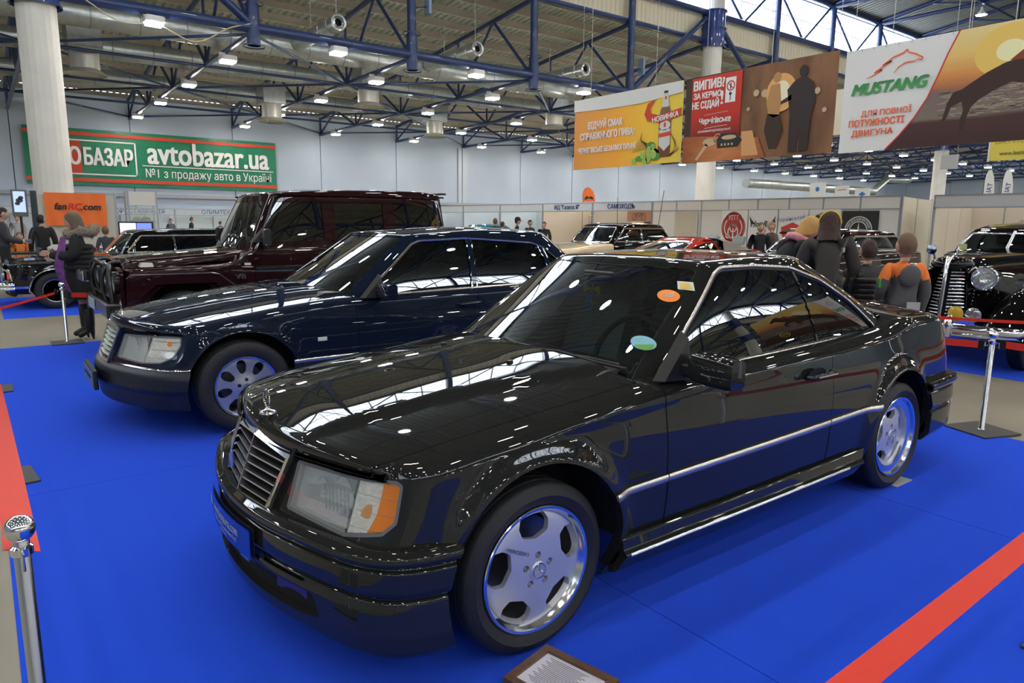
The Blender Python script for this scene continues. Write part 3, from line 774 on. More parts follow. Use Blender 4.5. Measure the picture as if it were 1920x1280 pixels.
def seat_geo(w=.5):
    c = gprism(fillet([(-.26,.0),(.26,.03),(.28,.12),(.2,.17),(-.27,.16),(-.3,.08)], .04), -w/2, w/2, 'y')
    b = gprism(fillet([(.16,.12),(.30,.12),(.47,.62),(.44,.68),(.37,.68),(.33,.62)], .035), -w/2+.02, w/2-.02, 'y')
    return c, b
def rounded(S, f, mid, k=1.2, hw=.006):
    """tilt the normals of a narrow band so that it shades like a half round moulding"""
    if not S.F: return S
    V = S.V.copy(); e = 1e-3; g = np.zeros((len(V),3)); f0 = f(V)
    for a in (0, 1, 2):
        W = V.copy(); W[:,a] += e; g[:,a] = (f(W)-f0)/e
    g /= np.maximum(np.linalg.norm(g,axis=1,keepdims=True),1e-6); c = np.clip((f0-mid)/hw,-1,1)[:,None]
    n = V[:,3:6]+k*c*g; V[:,3:6] = n/np.linalg.norm(n,axis=1,keepdims=True)
    return Sheet(V, S.F)
def interior(car, x0, ys, zf, wheel_x, dash_x, z_d, hw, rows=2, seatm=LEATHER, wy=-.36, belt=.9, r2=(.85,0)):
    """dash, steering wheel and seats inside the glass"""
    d = geo_ob('dashboard', gprism(fillet([(dash_x-.28,z_d-.25),(dash_x+.12,z_d-.25),(dash_x+.16,z_d-.04),(dash_x+.08,z_d+.0),(dash_x-.1,z_d-.01),(dash_x-.28,z_d-.05)], .04), -hw, hw, 'y'), DASH, car, smooth=40)
    sw = geo_ob('steering_wheel', gmove(gjoin(gtube([(.19*math.cos(2*PI*k/28),.19*math.sin(2*PI*k/28),0) for k in range(28)], .014, 8, closed=True),
        gbox(.30,.05,.02,(0,0,-.02),.01), gbox(.05,.16,.02,(0,-.09,-.02),.01), gbox(.13,.11,.04,(0,0,-.02),.03), gtube([(0,0,-.02),(0,0,-.3)], .025)), (wheel_x, wy, z_d-.01), (0, math.radians(-62), 0)), DASH, car, smooth=40)
    for r in range(rows):
        for s_ in ys:
            xx = x0+r2[0]*r; zf_ = zf+r2[1]*r; c, b = seat_geo(.5)
            st = geo_ob('seat', gmove(c, (xx, s_, zf_)), seatm, car, smooth=40); geo_ob('backrest', gmove(b, (xx, s_, zf_)), seatm, st, smooth=40)
            geo_ob('headrest', gmove(gprism(fillet([(.40,.70),(.49,.70),(.53,.86),(.46,.88)], .03), -.13, .13, 'y'), (xx, s_, zf_)), seatm, st, smooth=40)
    xr = x0+r2[0]*(rows-1)+.55; L_ = xr-dash_x; zt_ = z_d-.05
    geo_ob('cabin_lining', gjoin(gbox(L_+.5, hw*2+.1, .03, ((xr+dash_x)/2-.25, 0, zf-.08)), *[gbox(L_, .02, zt_-zf+.1, ((xr+dash_x)/2, q*(hw+.05), (zt_+zf)/2-.05)) for q in (-1,1)], gbox(.02, hw*2+.1, zt_-zf+.05, (xr, 0, (zt_+zf)/2)), gbox(.4, hw*2+.1, .02, (xr+.18, 0, zt_))), mat('dark cabin trim', (.02,.022,.022), .8), car, kind='stuff')
def sweep_sheet(O, Nn, s, sel, sec):
    """section (outward, z) swept along part of an outline"""
    O, Nn, s = O[sel], Nn[sel], s[sel]; m = len(sec); G = np.zeros((len(O), m, 3))
    for k, (o, z) in enumerate(sec): G[:,k,:2] = O+Nn*o; G[:,k,2] = z
    G[np.abs(O[:,1])<1e-6,:,1] = 0
    return grid_sheet(G, s[:,None])
def rsec(pts, r=.008, n=3):
    """open polyline with rounded corners and subdivided straight runs"""
    P = [pts[0]]
    for i in range(1, len(pts)-1):
        p, a, b = np.array(pts[i]), np.array(pts[i-1]), np.array(pts[i+1]); la, lb = np.linalg.norm(a-p), np.linalg.norm(b-p); d = min(r, la*.45, lb*.45)
        A, B = p+(a-p)/la*d, p+(b-p)/lb*d
        for k in range(n+1):
            t = k/n; P.append(tuple(A*(1-t)**2+2*p*t*(1-t)+B*t*t))
    P.append(pts[-1]); return P
def liner(car, xs, z, R, y0, y1):
    for x in xs:
        for sd in (-1, 1):
            g = glathe([(.02, y0), (R, y0), (R, y1)], 28, 'y', (x, 0, z), 0, PI); g = g if sd == 1 else gmir(g)
            geo_ob('wheel_housing', g, DARK, car, smooth=60)
# ================================================================= the dark coupe in front
def body_sheet(O, N, sArc, d_side, d_nose, d_rear, zlev, ze, zc, sh, yed, bump, xf_blend, xr_blend, arches, flare, rw=.075, nl=42, spn=(.22,.22), pw=2.2, extra=None):
    n = len(O); x = O[:,0]; wn = 1-sstep(x, *xf_blend); wr = sstep(x, *xr_blend); ws = 1-wn-wr
    H = lambda X, Y: ze(X)+(zc(X)-ze(X))*(1-np.clip(Y/yed,0,1.3)**pw)+bump(X,Y)
    levels = []
    for z in zlev:
        d = ws*d_side(z)+wn*d_nose(z)+wr*d_rear(z); levels.append(np.column_stack([O-N*d[:,None], np.full(n, z)]))
    zt = ze(x)-(sh(x) if callable(sh) else sh); d = ws*d_side(zt)+wn*d_nose(zt)+wr*d_rear(zt); levels.append(np.column_stack([O-N*d[:,None], zt]))
    def bulge(S):
        o = np.zeros(S.shape[:2])
        for (cx, cz, R) in arches:
            r = np.hypot(S[...,0]-cx, S[...,2]-cz); up = sstep(S[...,2], cz-.15, cz+.1); o += flare*np.exp(-(np.maximum(r-R,0)/.055)**2)*up*(r < R+.3)
        if extra is not None: o += extra(S)
        o *= ws[:,None]
        return S+np.concatenate([N[:,None,:]*o[...,None], np.zeros((*o.shape,1))], 2)
    xmin, xmax = x.min(), x.max()
    sp = lambda q: xmin+spn[0]+(q-xmin)/(xmax-xmin)*(xmax-xmin-spn[0]-spn[1])
    S = shell(levels, nl, H, rw, .05, sp, s=sArc, bulge=bulge)
    return S, H
def gh_sheet(base, roof, H, rw=.085, n=180, nl=26, bul=.018, spn=(.35,.35), ntop=20):
    B = nspl(base, n=n*3); R = nspl(roof, n=n*3, t=None)
    sb = np.r_[0, np.cumsum(np.linalg.norm(np.diff(nspl(base, n=len(base)), axis=0),axis=1))]
    # common parameter: control point index
    ti = np.arange(len(base), dtype=float); q = np.linspace(0, ti[-1], n); B = nspl(base, ts=q, t=ti); R = nspl(roof, ts=q, t=ti)
    B[:,1] *= -1; R[:,1] *= -1; B[[0,-1],1] = 0; R[[0,-1],1] = 0
    Nn = onormal(B[:,:2]); M = (B+R)/2; M[:,:2] += Nn*bul; Q = B*.72+R*.28; Q[:,:2] += Nn*bul*.8; T = B*.28+R*.72; T[:,:2] += Nn*bul*.8
    x = R[:,0]; sp = lambda v: x.min()+spn[0]+(v-x.min())/(x.max()-x.min())*(x.max()-x.min()-spn[0]-spn[1])
    return shell([B, Q, M, T, R], nl, H, rw, .03, sp, ntop, s=q)
def trim_around(name, S, f, w0, w1, m, car, off=.004, lip=.006, side='LR'):
    T = clips(S, band(f, w0, w1))
    return both(name, T, m, car, off=off, lip=lip) if side == 'LR' else sheet_ob(name, T, m, car, off=off, lip=lip)

def build_coupe():
    car = thing('coupe', 'glossy black two door coupe in front with round orange 25 sticker and monoblock wheels', 'car', (0,0,.005))
    PN = paint('black green metallic paint', (.016,.0165,.0150))
    out = [(3.70,0),(3.69,.25),(3.665,.50),(3.62,.66),(3.53,.765),(3.36,.812),(3.1,.832),(2.7,.855),(2.1,.862),(1.4,.866),(.7,.862),(.1,.858),(-.2,.850),(-.42,.832),(-.53,.788),(-.598,.705),(-.640,.60),(-.700,.40),(-.742,.20),(-.755,0)]
    O, sA = outline(out, 300); N = onormal(O)
    ds = f1([(.15,.075),(.25,.035),(.36,.012),(.5,.0),(.6,.0),(.72,.008),(.80,.018),(.88,.038),(.94,.06)])
    dn = f1([(.15,.03),(.45,-.012),(.52,0),(.6,.028),(.7,.062),(.78,.09)]); dr = f1([(.15,.05),(.5,0),(.65,.005),(.8,.03),(.95,.07)])
    ze = f1([(-.76,.735),(-.6,.748),(-.3,.80),(0,.838),(.3,.868),(.64,.90),(1.2,.912),(2.0,.925),(2.6,.947),(3.0,.985),(3.25,.985),(3.5,.955),(3.7,.925)])
    zc = f1([(-.76,.765),(-.6,.802),(-.4,.838),(0,.893),(.3,.925),(.6,.955),(1.2,.98),(2.4,1.0),(3.0,1.035),(3.3,1.03),(3.5,1.00),(3.7,.96)])
    yr = f1([(-.8,.30),(-.58,.345),(0,.43),(.6,.58)])
    bump = lambda X, Y: .019*(1-sstep(Y, yr(X)-.04, yr(X)+.04))*(X < .9)*sstep(X,-.72,-.45)
    crease = lambda S: .006*np.exp(-((S[...,2]-(.792+.055*np.clip(S[...,0]+.24,0,3)))/.018)**2)
    AR = [(0,.33,.385),(2.70,.33,.385)]
    B, H = body_sheet(O, N, sA, ds, dn, dr, [.15,.25,.36,.5,.6,.70], ze, zc, f1([(-.8,.018),(-.55,.022),(-.3,.05),(4,.05)]), .74, bump, (-.62,-.38), (3.3,3.62), AR, .03, extra=crease, rw=f1([(-.8,.035),(-.55,.04),(-.3,.075),(4,.075)]))
    nl = 42
    # greenhouse
    base = [(3.03,0,1.01),(3.01,.3,1.005),(2.95,.50,.99),(2.84,.63,.965),(2.6,.705,.93),(2.1,.725,.91),(1.5,.738,.895),(1.0,.738,.885),(.74,.730,.875),(.625,.695,.875),(.575,.56,.90),(.535,.3,.925),(.525,0,.935)]
    roof = [(2.36,0,1.345),(2.34,.24,1.343),(2.29,.40,1.33),(2.20,.49,1.312),(2.06,.535,1.315),(1.85,.553,1.325),(1.6,.56,1.33),(1.42,.558,1.33),(1.30,.545,1.328),(1.235,.505,1.33),(1.212,.40,1.337),(1.197,.2,1.347),(1.193,0,1.35)]
    zr = f1([(1.1,1.345),(1.3,1.372),(1.7,1.388),(2.1,1.378),(2.4,1.35)]); HR = lambda X, Y: zr(X)-.10*np.abs(Y)**2.2
    G = gh_sheet(base, roof, HR)
    G = clip(G, lambda V: V[:,2]-.86)
    foot = psdf([(p[0],p[1]) for p in base]+[(p[0],-p[1]) for p in base[::-1]], 0, 0, 1)
    A = clip(B, lambda V: -foot(V)-.001+.02*0)
    # ---- regions
    hoodp = [(-.90,0.0),(-.90,.655),(-.59,.655),(-.50,.683),(-.36,.70),(-.1,.715),(.2,.722),(.60,.735),(.60,.74),(.58,.56),(.54,.3),(.53,0)]
    hoodf = psdf([(x,-y) for x,y in hoodp]+[(x,y) for x,y in hoodp[::-1]][:-1], 0, 0, 1)
    S_HL = [(.335,.550),(.335,.708),(.63,.716),(.835,.728),(.862,.718),(.838,.60),(.79,.562),(.64,.534)]
    hlf = psdf(S_HL, .012, 6, 2)
    top = lambda V: V[:,7]-(nl-2.2)
    hood = clips(A, top, grow(hoodf, -.002))
    sheet_ob('bonnet', clip(hood, neg(hlf)), PN, car, lip=.008)
    A = fine(A, hlf, .04, 1); rest = clip(A, lambda V: -np.minimum(hoodf(V)+.002, top(V)+.0))
    rest = clip(rest, lambda V: np.maximum(np.maximum(np.abs(V[:,1])-.712, .42-V[:,0]), V[:,0]-.66)); AR2 = [(0,.33,.385),(2.70,.33,.385)]
    for a in AR2: rest = clip(rest, circ(*a))
    rest = clip(rest, ge(2, .205))
    front = clip(rest, le(0, .6515)); front = clip(front, lambda V: -np.minimum(hlf(V)-.001, 99))
    face = clip(front, lambda V: .335-V[:,6]); sheet_ob('front_panel', clip(face, lambda V: -psdf([(-.262,.505),(.262,.505),(.287,.80),(-.287,.80)],0,1,2)(V)*1.0), PN, car)
    both('front_fender', clips(front, lambda V: V[:,6]-.337), PN, car, lip=.03)
    dgap = [(.655,.10),(.655,1.3),(1.95,1.3),(1.938,.93),(1.935,.80),(1.92,.63),(1.895,.48),(1.862,.33),(1.86,.10)]
    df = psdf(dgap, 0, 0, 2)
    both('door', clip(rest, grow(df,-.002)), PN, car, lip=.025)
    rear = clips(rest, ge(0,.7), neg(grow(df,.002)), lambda V: V[:,0]-1.8)
    tp = [(3.05,-.62),(3.05,.62),(3.9,.62),(3.9,-.62)]; tf = psdf(tp,0,0,1); tl = lambda V: np.minimum(tf(V), V[:,2]-.64)
    tail = psdf([(3.42,.63),(3.42,.84),(3.9,.84),(3.9,.63)],.01,0,2)
    sheet_ob('boot_lid', clip(rear, grow(tl,-.003)), PN, car)
    tailf = lambda V: np.minimum(tail(V), np.abs(V[:,1])-.42)
    rq = clip(rear, neg(tl)); both('rear_quarter', clip(rq, neg(tailf)), PN, car, lip=.03)
    for o in both('tail_light', clip(rq, tailf), REDLENS, car): pass
    # dark inner lining so that panel gaps read black
    inner = clips(A, ge(2,.2), *[circ(a[0],a[1],.40) for a in AR2], neg(hlf))
    sheet_ob('inner_lining', inner, DARK, car, off=-.016, lip=0)
    liner(car, [0,2.70], .33, .40, .58, .845)
    # ---- glass house
    side = lambda V: V[:,7]*0+1
    wq = fillet([(.735,.905),(1.285,1.300),(1.34,1.325),(1.60,1.328),(1.93,1.308),(2.20,1.235),(2.44,1.11),(2.665,.938)], [.01,.0,.12,.3,.3,.3,.3,.02])
    wf0 = psdf(wq, 0, 0, 2); sideonly = lambda V: np.abs(V[:,1])-(.44+.0*V[:,0])
    # only the side facing part of the greenhouse (normals mostly sideways)
    sn = lambda V: np.abs(V[:,4])-.62
    Gs = clip(G, sn)
    wsp = [(.685,.86),(.655,.93),(.515,1.322),(-.515,1.322),(-.655,.93),(-.685,.86)]; wsf = psdf(wsp, [0,0,.05,.05,0,0], 1, 2); frontf = lambda V: 1.5-V[:,0]
    rwf = psdf([(.60,1.0),(.45,1.305),(-.45,1.305),(-.60,1.0)], .05, 1, 2); rearf = lambda V: V[:,0]-2.1
    F1 = lambda V: np.minimum(wsf(V), np.minimum(frontf(V), V[:,6]-8.4)); F2 = lambda V: np.minimum(rwf(V), np.minimum(rearf(V), 3.6-V[:,6]))
    sidewin = lambda V: np.minimum(wf0(V), np.minimum(V[:,6]-3.3, 9.1-V[:,6]))
    # roof and pillars
    G = fine(fine(G, sidewin, .05, 2), F1, .05, 1)
    C = clips(G, lambda V: -F1(V)-.002, lambda V: -F2(V)-.002, lambda V: -sidewin(V)-.004)
    roofp = clips(C, lambda V: V[:,7]-26.0); sheet_ob('roof', roofp, PN, car)
    sheet_ob('window_pillars', clips(C, lambda V: 26.0-V[:,7]), PN, car, lip=.02)
    sheet_ob('windscreen', clip(G, F1), WSG, car, off=-.004, lip=0)
    sheet_ob('windscreen_seal', clip(G, band(F1, .0, .008)), BLACKP, car, off=-.001, lip=.004)
    sheet_ob('rear_window', clip(G, F2), GLASS, car, off=-.006, lip=0)
    dv = lambda V: V[:,0]-(1.972+(1.1-V[:,2])*.09)
    both('side_window', clips(G, sidewin, neg(grow(dv,.008))), GLASS, car, off=-.010, lip=0)
    both('quarter_window', clips(G, sidewin, grow(dv,-.008)), GLASS, car, off=-.010, lip=0)
    both('window_divider', clips(G, sidewin, lambda V: .008-np.abs(dv(V))), BLACKP, car, off=-.004, lip=.01)
    both('window_chrome_trim', rounded(clip(G, band(sidewin, .000, .007)), sidewin, -.0035, 1.2, .0035), mat('satin window chrome', (.66,.61,.55), .25, .85), car, off=.005, lip=.01)
    both('window_rubber', clip(G, band(sidewin, .010, -.001)), BLACKP, car, off=-.003, lip=.02)
    # ---- grille
    xg = lambda y, z: -.793+(z-.50)*.37+abs(y)*.13
    def frame(Oo, Ii, d0, d1):
        V = []; n = len(Oo)
        for P, d in ((Oo, d1), (Oo, d0), (Ii, d0), (Ii, d1)): V += [(xg(y,z)+d+(.034 if (z > .745 and d0 < -.001 and P is Oo and d is d0) else 0), y, z) for y, z in P]
        return V, [(a*n+i, a*n+(i+1)%n, ((a+1)%4)*n+(i+1)%n, ((a+1)%4)*n+i) for a in range(4) for i in range(n)]
    Oo = [(0,.503),(-.246,.503),(-.292,.752),(0,.776),(.292,.752),(.246,.503)]; Ii = [(0,.517),(-.230,.517),(-.270,.705),(0,.733),(.270,.705),(.230,.517)]
    gr = geo_ob('grille', frame(Oo, Ii, -.004, .05), CHROME, car)
    geo_ob('grille_shell', frame([(0,.49),(-.262,.49),(-.312,.748),(0,.779),(.312,.748),(.262,.49)], [(0,.503),(-.246,.503),(-.292,.752),(0,.776),(.292,.752),(.246,.503)], .0, .07), PN, gr)
    geo_ob('centre_bar', ([(xg(0,z)+d, y, z) for z in (.51,.75) for y, d in ((-.004,-.001),(.004,-.001),(.004,.03),(-.004,.03))], [(0,1,5,4),(1,2,6,5),(2,3,7,6),(3,0,4,7),(0,1,2,3),(4,5,6,7)]), STEEL, gr)
    for i in range(6):
        z = .545+.0285*i; hw = .232+(z-.517)*.21
        for sd in (-1, 1):
            V = []
            for y in (0, sd*hw):
                V += [(xg(y,z)+.004, y, z-.003), (xg(y,z)+.004, y, z+.003), (xg(y,z)+.030, y, z+.006), (xg(y,z)+.030, y, z+.001)]
            sl = geo_ob('grille_slat', (V, [(0,1,5,4),(1,2,6,5),(2,3,7,6),(3,0,4,7),(0,1,2,3),(4,5,6,7)]), [BLACKP, mat('bright slat edge', (.72,.70,.66), .35, .6)], gr)
            for p in sl.data.polygons:
                if all(sl.data.vertices[i2].co.x < xg(sl.data.vertices[i2].co.y, z)+.012 for i2 in p.vertices): p.material_index = 1
    geo_ob('grille_back', ([(xg(y,z)+.055, y, z) for y, z in Oo], [tuple(range(6))]), DARK, gr)
    geo_ob('oval_badge', gmove(glathe([(0,-.004),(.030,-.003),(.034,0),(.034,.004)], 24, 'x'), (xg(.2,.57)+.0, .215, .575), (0,0,.13), (1,.62,1.15)), mat('badge blue', (.02,.08,.5), .2, coat=1), gr, smooth=30)
    # ---- bonnet star
    st = geo_ob('bonnet_star', gmove(star_geo(.036, .006), (-.655, 0, .862), (0, 0, PI/2)), CHROME, car, smooth=30)
    geo_ob('star_base', gjoin(glathe([(.032,.806),(.030,.814),(.012,.819),(.006,.826),(.005,.832)], 20, c=(-.655,0,0))), CHROME, st, smooth=40)
    for sd in (-1, 1):
        geo_ob('washer_jet', gbox(.03,.02,.012,(.30,sd*.27,float(H(np.array([.30]),np.array([.27]))[0])+.004),.005), BLACKP, car)
    # ---- head lamps
    B = fine(B, hlf, .05, 1); hl = clip(clip(B, hlf), lambda V: (nl-1.2)-V[:,7])
    def at(s, z, off=0):
        V = B.V; k = np.argmin((V[:,6]-s)**2*1.0+(V[:,2]-z)**2+(V[:,7] > nl)*9); return V[k,:3]+V[k,3:6]*off, V[k,3:6]
    cl = psdf([(.30,.50),(.30,.80),(.655,.80),(.640,.50)],0,6,2); am = psdf([(.768,.80),(.768,.70),(.755,.62),(.705,.52),(.99,.50),(.99,.80)],0,6,2)
    seal = both('lamp_surround', clips(fine(B, hlf, .03, 1), band(hlf, .010, .001), lambda V: nl-.5-V[:,7]), mat('grey rubber seal', (.14,.14,.15), .5), car, off=.003, lip=.03)
    for sd, o in zip('LR', both('head_lamp', clips(hl, grow(cl,-.003), lambda V: hlf(V)-.009), LENS, car, off=.001, lip=0)):
        m = (lambda g: g) if sd == 'L' else gmir
        sheet_ob('lamp_housing', clips(hl, lambda V: hlf(V)-.004, grow(cl,-.001)), REFL, o, side=sd, off=-.075, lip=-.07)
        for s_, z_, R in ((.415,.617,.052),(.545,.632,.078)):
            p, n = at(s_, z_, -.07); q = Vector((-1,0,0)); g = glathe([(.0,.045),(R*.35,.038),(R*.7,.02),(R*.95,-.015),(R,-.03),(R*1.03,-.03)], 32, 'x')
            geo_ob('reflector_bowl', m(gmove(g, (p[0]+.03, p[1], p[2]))), CHROME, o, smooth=50)
            geo_ob('lamp_bulb', m(gmove(gell((0,0,0),(.022,.014,.014),12,8), (p[0]+.01, p[1], p[2]))), mat('bulb glass', (.8,.82,.85), .05, .3, coat=1), o, smooth=180)
        fl = []
        for k in range(0, 22, 2):
            s_ = .50+.0055*k; p, n = at(s_, .62, -.012); fl.append(gbox(.004,.0012,.09,(p[0]+.004,p[1],p[2])))
        geo_ob('lens_flutes', m(gjoin(*fl)), glassmat('fluted glass', (.8,.82,.83), minr=.15), o, kind='stuff')
    for sd, o in zip('LR', both('turn_signal', clips(hl, neg(cl), lambda V: hlf(V)-.010), glassmat('turn signal glass', (.97,.97,.97), ior=1.35), car, off=.002, lip=0)):
        w = clips(hl, neg(grow(cl,.003)), lambda V: hlf(V)-.011)
        for k in range(5):
            z0, z1 = .52+.05*k, .5685+.05*k; zf = lambda V, z0=z0, z1=z1: np.minimum(V[:,2]-z0, z1-V[:,2])
            sheet_ob('white_segment', clips(w, neg(am), zf), WHITELENS, o, side=sd, off=-.006, lip=.006)
            sheet_ob('amber_segment', clips(w, am, zf), AMBER, o, side=sd, off=-.005, lip=.006)
        sheet_ob('signal_backing', w, REFL, o, side=sd, off=-.012, lip=0)
        sheet_ob('painted_bulb_glow', clips(w, neg(am), psdf([(.675,.605),(.70,.64),(.735,.65),(.73,.60)],.014,6,2)), mat('painted orange glow', (.80,.42,.16), .3), o, side=sd, off=-.0035, lip=0)  # bulb glow painted as an orange patch behind the glass
    # ---- front bumper
    q = (sA < 1.22); sel = np.nonzero(q)[0]
    sec = rsec([(-.05,.532),(.030,.530),(.056,.518),(.060,.499),(.052,.486),(.040,.480)], .006)
    S1 = sweep_sheet(O, N, sA, sel, sec); arc = lambda V: np.minimum(np.hypot(V[:,0], V[:,2]-.33)-.395, -.345-V[:,0]+(.52-V[:,2])*.0)
    PNB = PN
    bp = sheet_ob('front_bumper', clip(sweep_sheet(O, N, sA, sel, rsec([(.038,.480),(.040,.474),(.053,.468),(.055,.40),(.045,.382),(.028,.372)], .008)), arc), PNB, car, lip=.03)
    sheet_ob('bumper_moulding', clip(S1, arc), PNB, bp, lip=.01)
    sheet_ob('bumper_groove', clip(sweep_sheet(O, N, sA, sel, [(.030,.50),(.030,.36)]), arc), BLACKP, bp, lip=0)
    SP = clip(sweep_sheet(O, N, sA, sel, rsec([(.026,.372),(.040,.362),(.046,.33),(.052,.25),(.044,.19),(.025,.165),(-.05,.160)], .010)), arc)
    inl = psdf([(-.58,.252),(-.54,.322),(.54,.322),(.58,.252),(.50,.236),(-.50,.236)], .02, 1, 2); inl2 = psdf([(-.50,.343),(-.50,.358),(.50,.358),(.50,.343)], .006, 1, 2)
    fr_ = lambda V: -.45-V[:,0]
    sheet_ob('front_spoiler', clips(SP, lambda V: -np.minimum(inl(V), fr_(V)), lambda V: -np.minimum(inl2(V), fr_(V))), PNB, bp, lip=.03)
    sheet_ob('intake_back', clip(SP, lambda V: np.minimum(inl(V)+.01, fr_(V))), DARK, bp, off=-.03, lip=0)
    for sd in (-1, 1):
        p, n = at(.40, .28, 0); geo_ob('fog_lamp', gmove(gbox(.05,.20,.055,(0,0,0),.015), (-.70+.0, sd*.38, .28), (0,0,-sd*.26)), mat('smoked fog glass', (.05,.02,.02), .08, coat=1), bp)
    geo_ob('spoiler_badge', gmove(gbox(.004,.075,.022,(0,0,0)), (-.812, -.16, .335), (0,0,.10)), STEEL, bp)
    # plate
    def plate(parent, y0, y1, z0, z1, base, l1, l2, l3):
        n = 16; G3 = []
        xx = lambda y: -.836+.32*y*y
        for y in np.linspace(y0, y1, n): G3.append([(xx(y), y, z0), (xx(y), y, z1)])
        g = ggrid(np.array(G3)); g2 = gjoin(g, ([(a+.006,b,c) for a,b,c in g[0]], g[1]))
        pl = geo_ob('number_plate', g2, base, parent)
        Gk = [[(xx(y)+.010, y, z0-.012), (xx(y)+.010, y, z1+.012)] for y in np.linspace(y0-.014, y1+.014, n)]
        geo_ob('plate_holder', gjoin(ggrid(np.array(Gk)), ggrid(np.array([[(a+.03,b,c) for a,b,c in r] for r in Gk]))), BLACKP, pl)
        wm = mat('plate white print', (.85,.87,.9), .4)
        for tx, sz, zc_, yc, sxx in ((l1,.052,z1-.038,(y0+y1)/2-.01,.78), (l2,.022,z1-.072,(y0+y1)/2-.01,.88), (l3,.009,z0+.014,(y0+y1)/2,1)):
            g = text_geo(tx, sz, bold=.0008 if sz > .03 else .0002, sx=sxx)
            geo_ob('plate_lettering', ([(xx(yc-x)-.0015, yc-x, zc_+y) for x,y,z in g[0]], g[1]), wm, pl, fix=False)
        geo_ob('plate_emblem', ([(xx(y1-.035+a)-.001, y1-.035+a, (z0+z1)/2+.012+b) for a, b in circ2(0,0,.018,.026)], [tuple(range(28))]), wm, pl)
    plate(bp, -.245, .295, .352, .458, mat('plate blue', (.006,.035,.33), .25, coat=.6), 'www.benzuma.com', 'Український Mercedes-Benz Клуб', 'www.bloomkyiv.com.ua')
    # ---- side cladding, chrome strips and skirt
    sides = clips(rest, ge(0,-.3), le(0,2.9))
    cladf = psdf([(.30,.10),(.30,.500),(.65,.514),(2.42,.545),(2.42,.10)], 0, 0, 2)
    for a, b in ((.25,.648),(.656,1.888),(1.898,2.46)):
        reg = lambda V, a=a, b=b: np.minimum(V[:,0]-a, b-V[:,0]); base_ = fine(clips(B, ge(2,.17), *[circ(*q_) for q_ in AR2], reg, lambda V: 30-V[:,7]), lambda V: V[:,2]-(.518+(V[:,0]-.31)*.0158), .012, 2)
        both('side_cladding', clip(base_, cladf), PN, car, off=.008, lip=.008)
        zl = lambda V: .518+(V[:,0]-.31)*.0158
        fz = lambda V: V[:,2]-zl(V); both('chrome_strip', rounded(clips(base_, lambda V: .0055-np.abs(V[:,2]-zl(V)), lambda V: np.minimum(V[:,0]-.285, 2.425-V[:,0])), fz, 0, 1.0, .0055), mat('satin window chrome', ()), car, off=.015, lip=.012)
    sel2 = np.nonzero((O[:,0] > .30)&(O[:,0] < 2.30)&(sA > .9))[0]
    SK = sweep_sheet(O, N, sA, sel2, rsec([(.006,.335),(.011,.325),(.020,.285),(.036,.276),(.041,.266),(.030,.254),(.004,.20),(-.03,.185)], .006))
    both('side_skirt', clips(SK, circ(0,.33,.40), circ(2.70,.33,.40), lambda V: np.minimum(V[:,0]-.33-(V[:,2]-.2)*.0, 2.22+(V[:,2]-.25)*.7-V[:,0])), PN, car, lip=.03)
    both('skirt_highlight_strip', clips(sweep_sheet(O, N, sA, sel2, [(.036,.2755),(.0405,.271),(.0415,.266)]), lambda V: np.minimum(V[:,0]-.42, 2.08-V[:,0])), STEEL, car, off=.0015, lip=.004)  # steel strip laid in for the highlight along the skirt ledge
    # ---- rear bumper
    selr = np.nonzero(sA > sA.max()-1.52)[0]; arcr = lambda V: np.minimum(np.hypot(V[:,0]-2.70, V[:,2]-.33)-.40, V[:,0]-3.03-np.maximum(.45-V[:,2],0)*0)
    rb = sheet_ob('rear_bumper', clip(sweep_sheet(O, N, sA, selr, rsec([(.028,.540),(.045,.53),(.05,.45),(.04,.42),(.03,.415),(.045,.40),(.04,.27),(.0,.22),(-.1,.22)], .008)), arcr), PN, car, lip=.03)
    sheet_ob('bumper_moulding', clip(sweep_sheet(O, N, sA, selr, rsec([(-.05,.60),(.04,.598),(.062,.585),(.064,.563),(.05,.545),(.03,.54)], .006)), arcr), PN, rb, lip=.01)
    # ---- handles, mirrors, wipers, seams
    for sd in (-1, 1):
        m = (lambda g: g) if sd == -1 else gmir
        h = geo_ob('door_handle', m(gtube([(1.655,-.862,.805),(1.665,-.888,.806),(1.73,-.897,.808),(1.80,-.895,.811),(1.862,-.886,.813),(1.868,-.862,.813)], [.011,.012,.013,.013,.012,.011], 10)), PN, car, smooth=60)
        geo_ob('handle_recess', m(gmove(glathe([(0,.004),(.075,.002),(.08,0)], 28, 'y'), (1.745,-.862,.812), (0,0,0), (1,1,.38))), DARK, h)
        geo_ob('handle_trim', m(gbox(.17,.006,.006,(1.765,-.9085,.810))), CHROME, h)
    wing_mirror(car, .775, -.80, .965, PN, (.10,.235,.125), .045, sides=(-1,))
    cw = geo_ob('cowl_panel', gjoin(gprism([(.52,.86),(.56,.893),(.70,.893),(.70,.80),(.52,.80)], -.60, .60, 'y')), BLACKP, car)
    Wp = lambda y, off=0: None
    def onws(y, z):
        V = G.V; k = np.argmin((np.abs(V[:,1])-abs(y))**2+(V[:,2]-z)**2+(V[:,6] < 8.3)*9); return (V[k,0]-.02, y, V[k,2]+.008)
    wp = geo_ob('wiper', gtube([(.50,.05,.945)]+[onws(y, z) for y, z in ((-.05,.955),(-.25,.950),(-.45,.945),(-.60,.935))], [.012,.010,.009,.007,.006], 8), BLACKP, car, smooth=60)
    geo_ob('wiper_blade', gtube([tuple(np.array(onws(y, z))+np.array([-.012,0,-.004])) for y, z in ((.10,.963),(-.1,.957),(-.3,.953),(-.5,.945),(-.64,.930))], .008, 6), mat('wiper rubber', (.02,.02,.02), .5), wp)
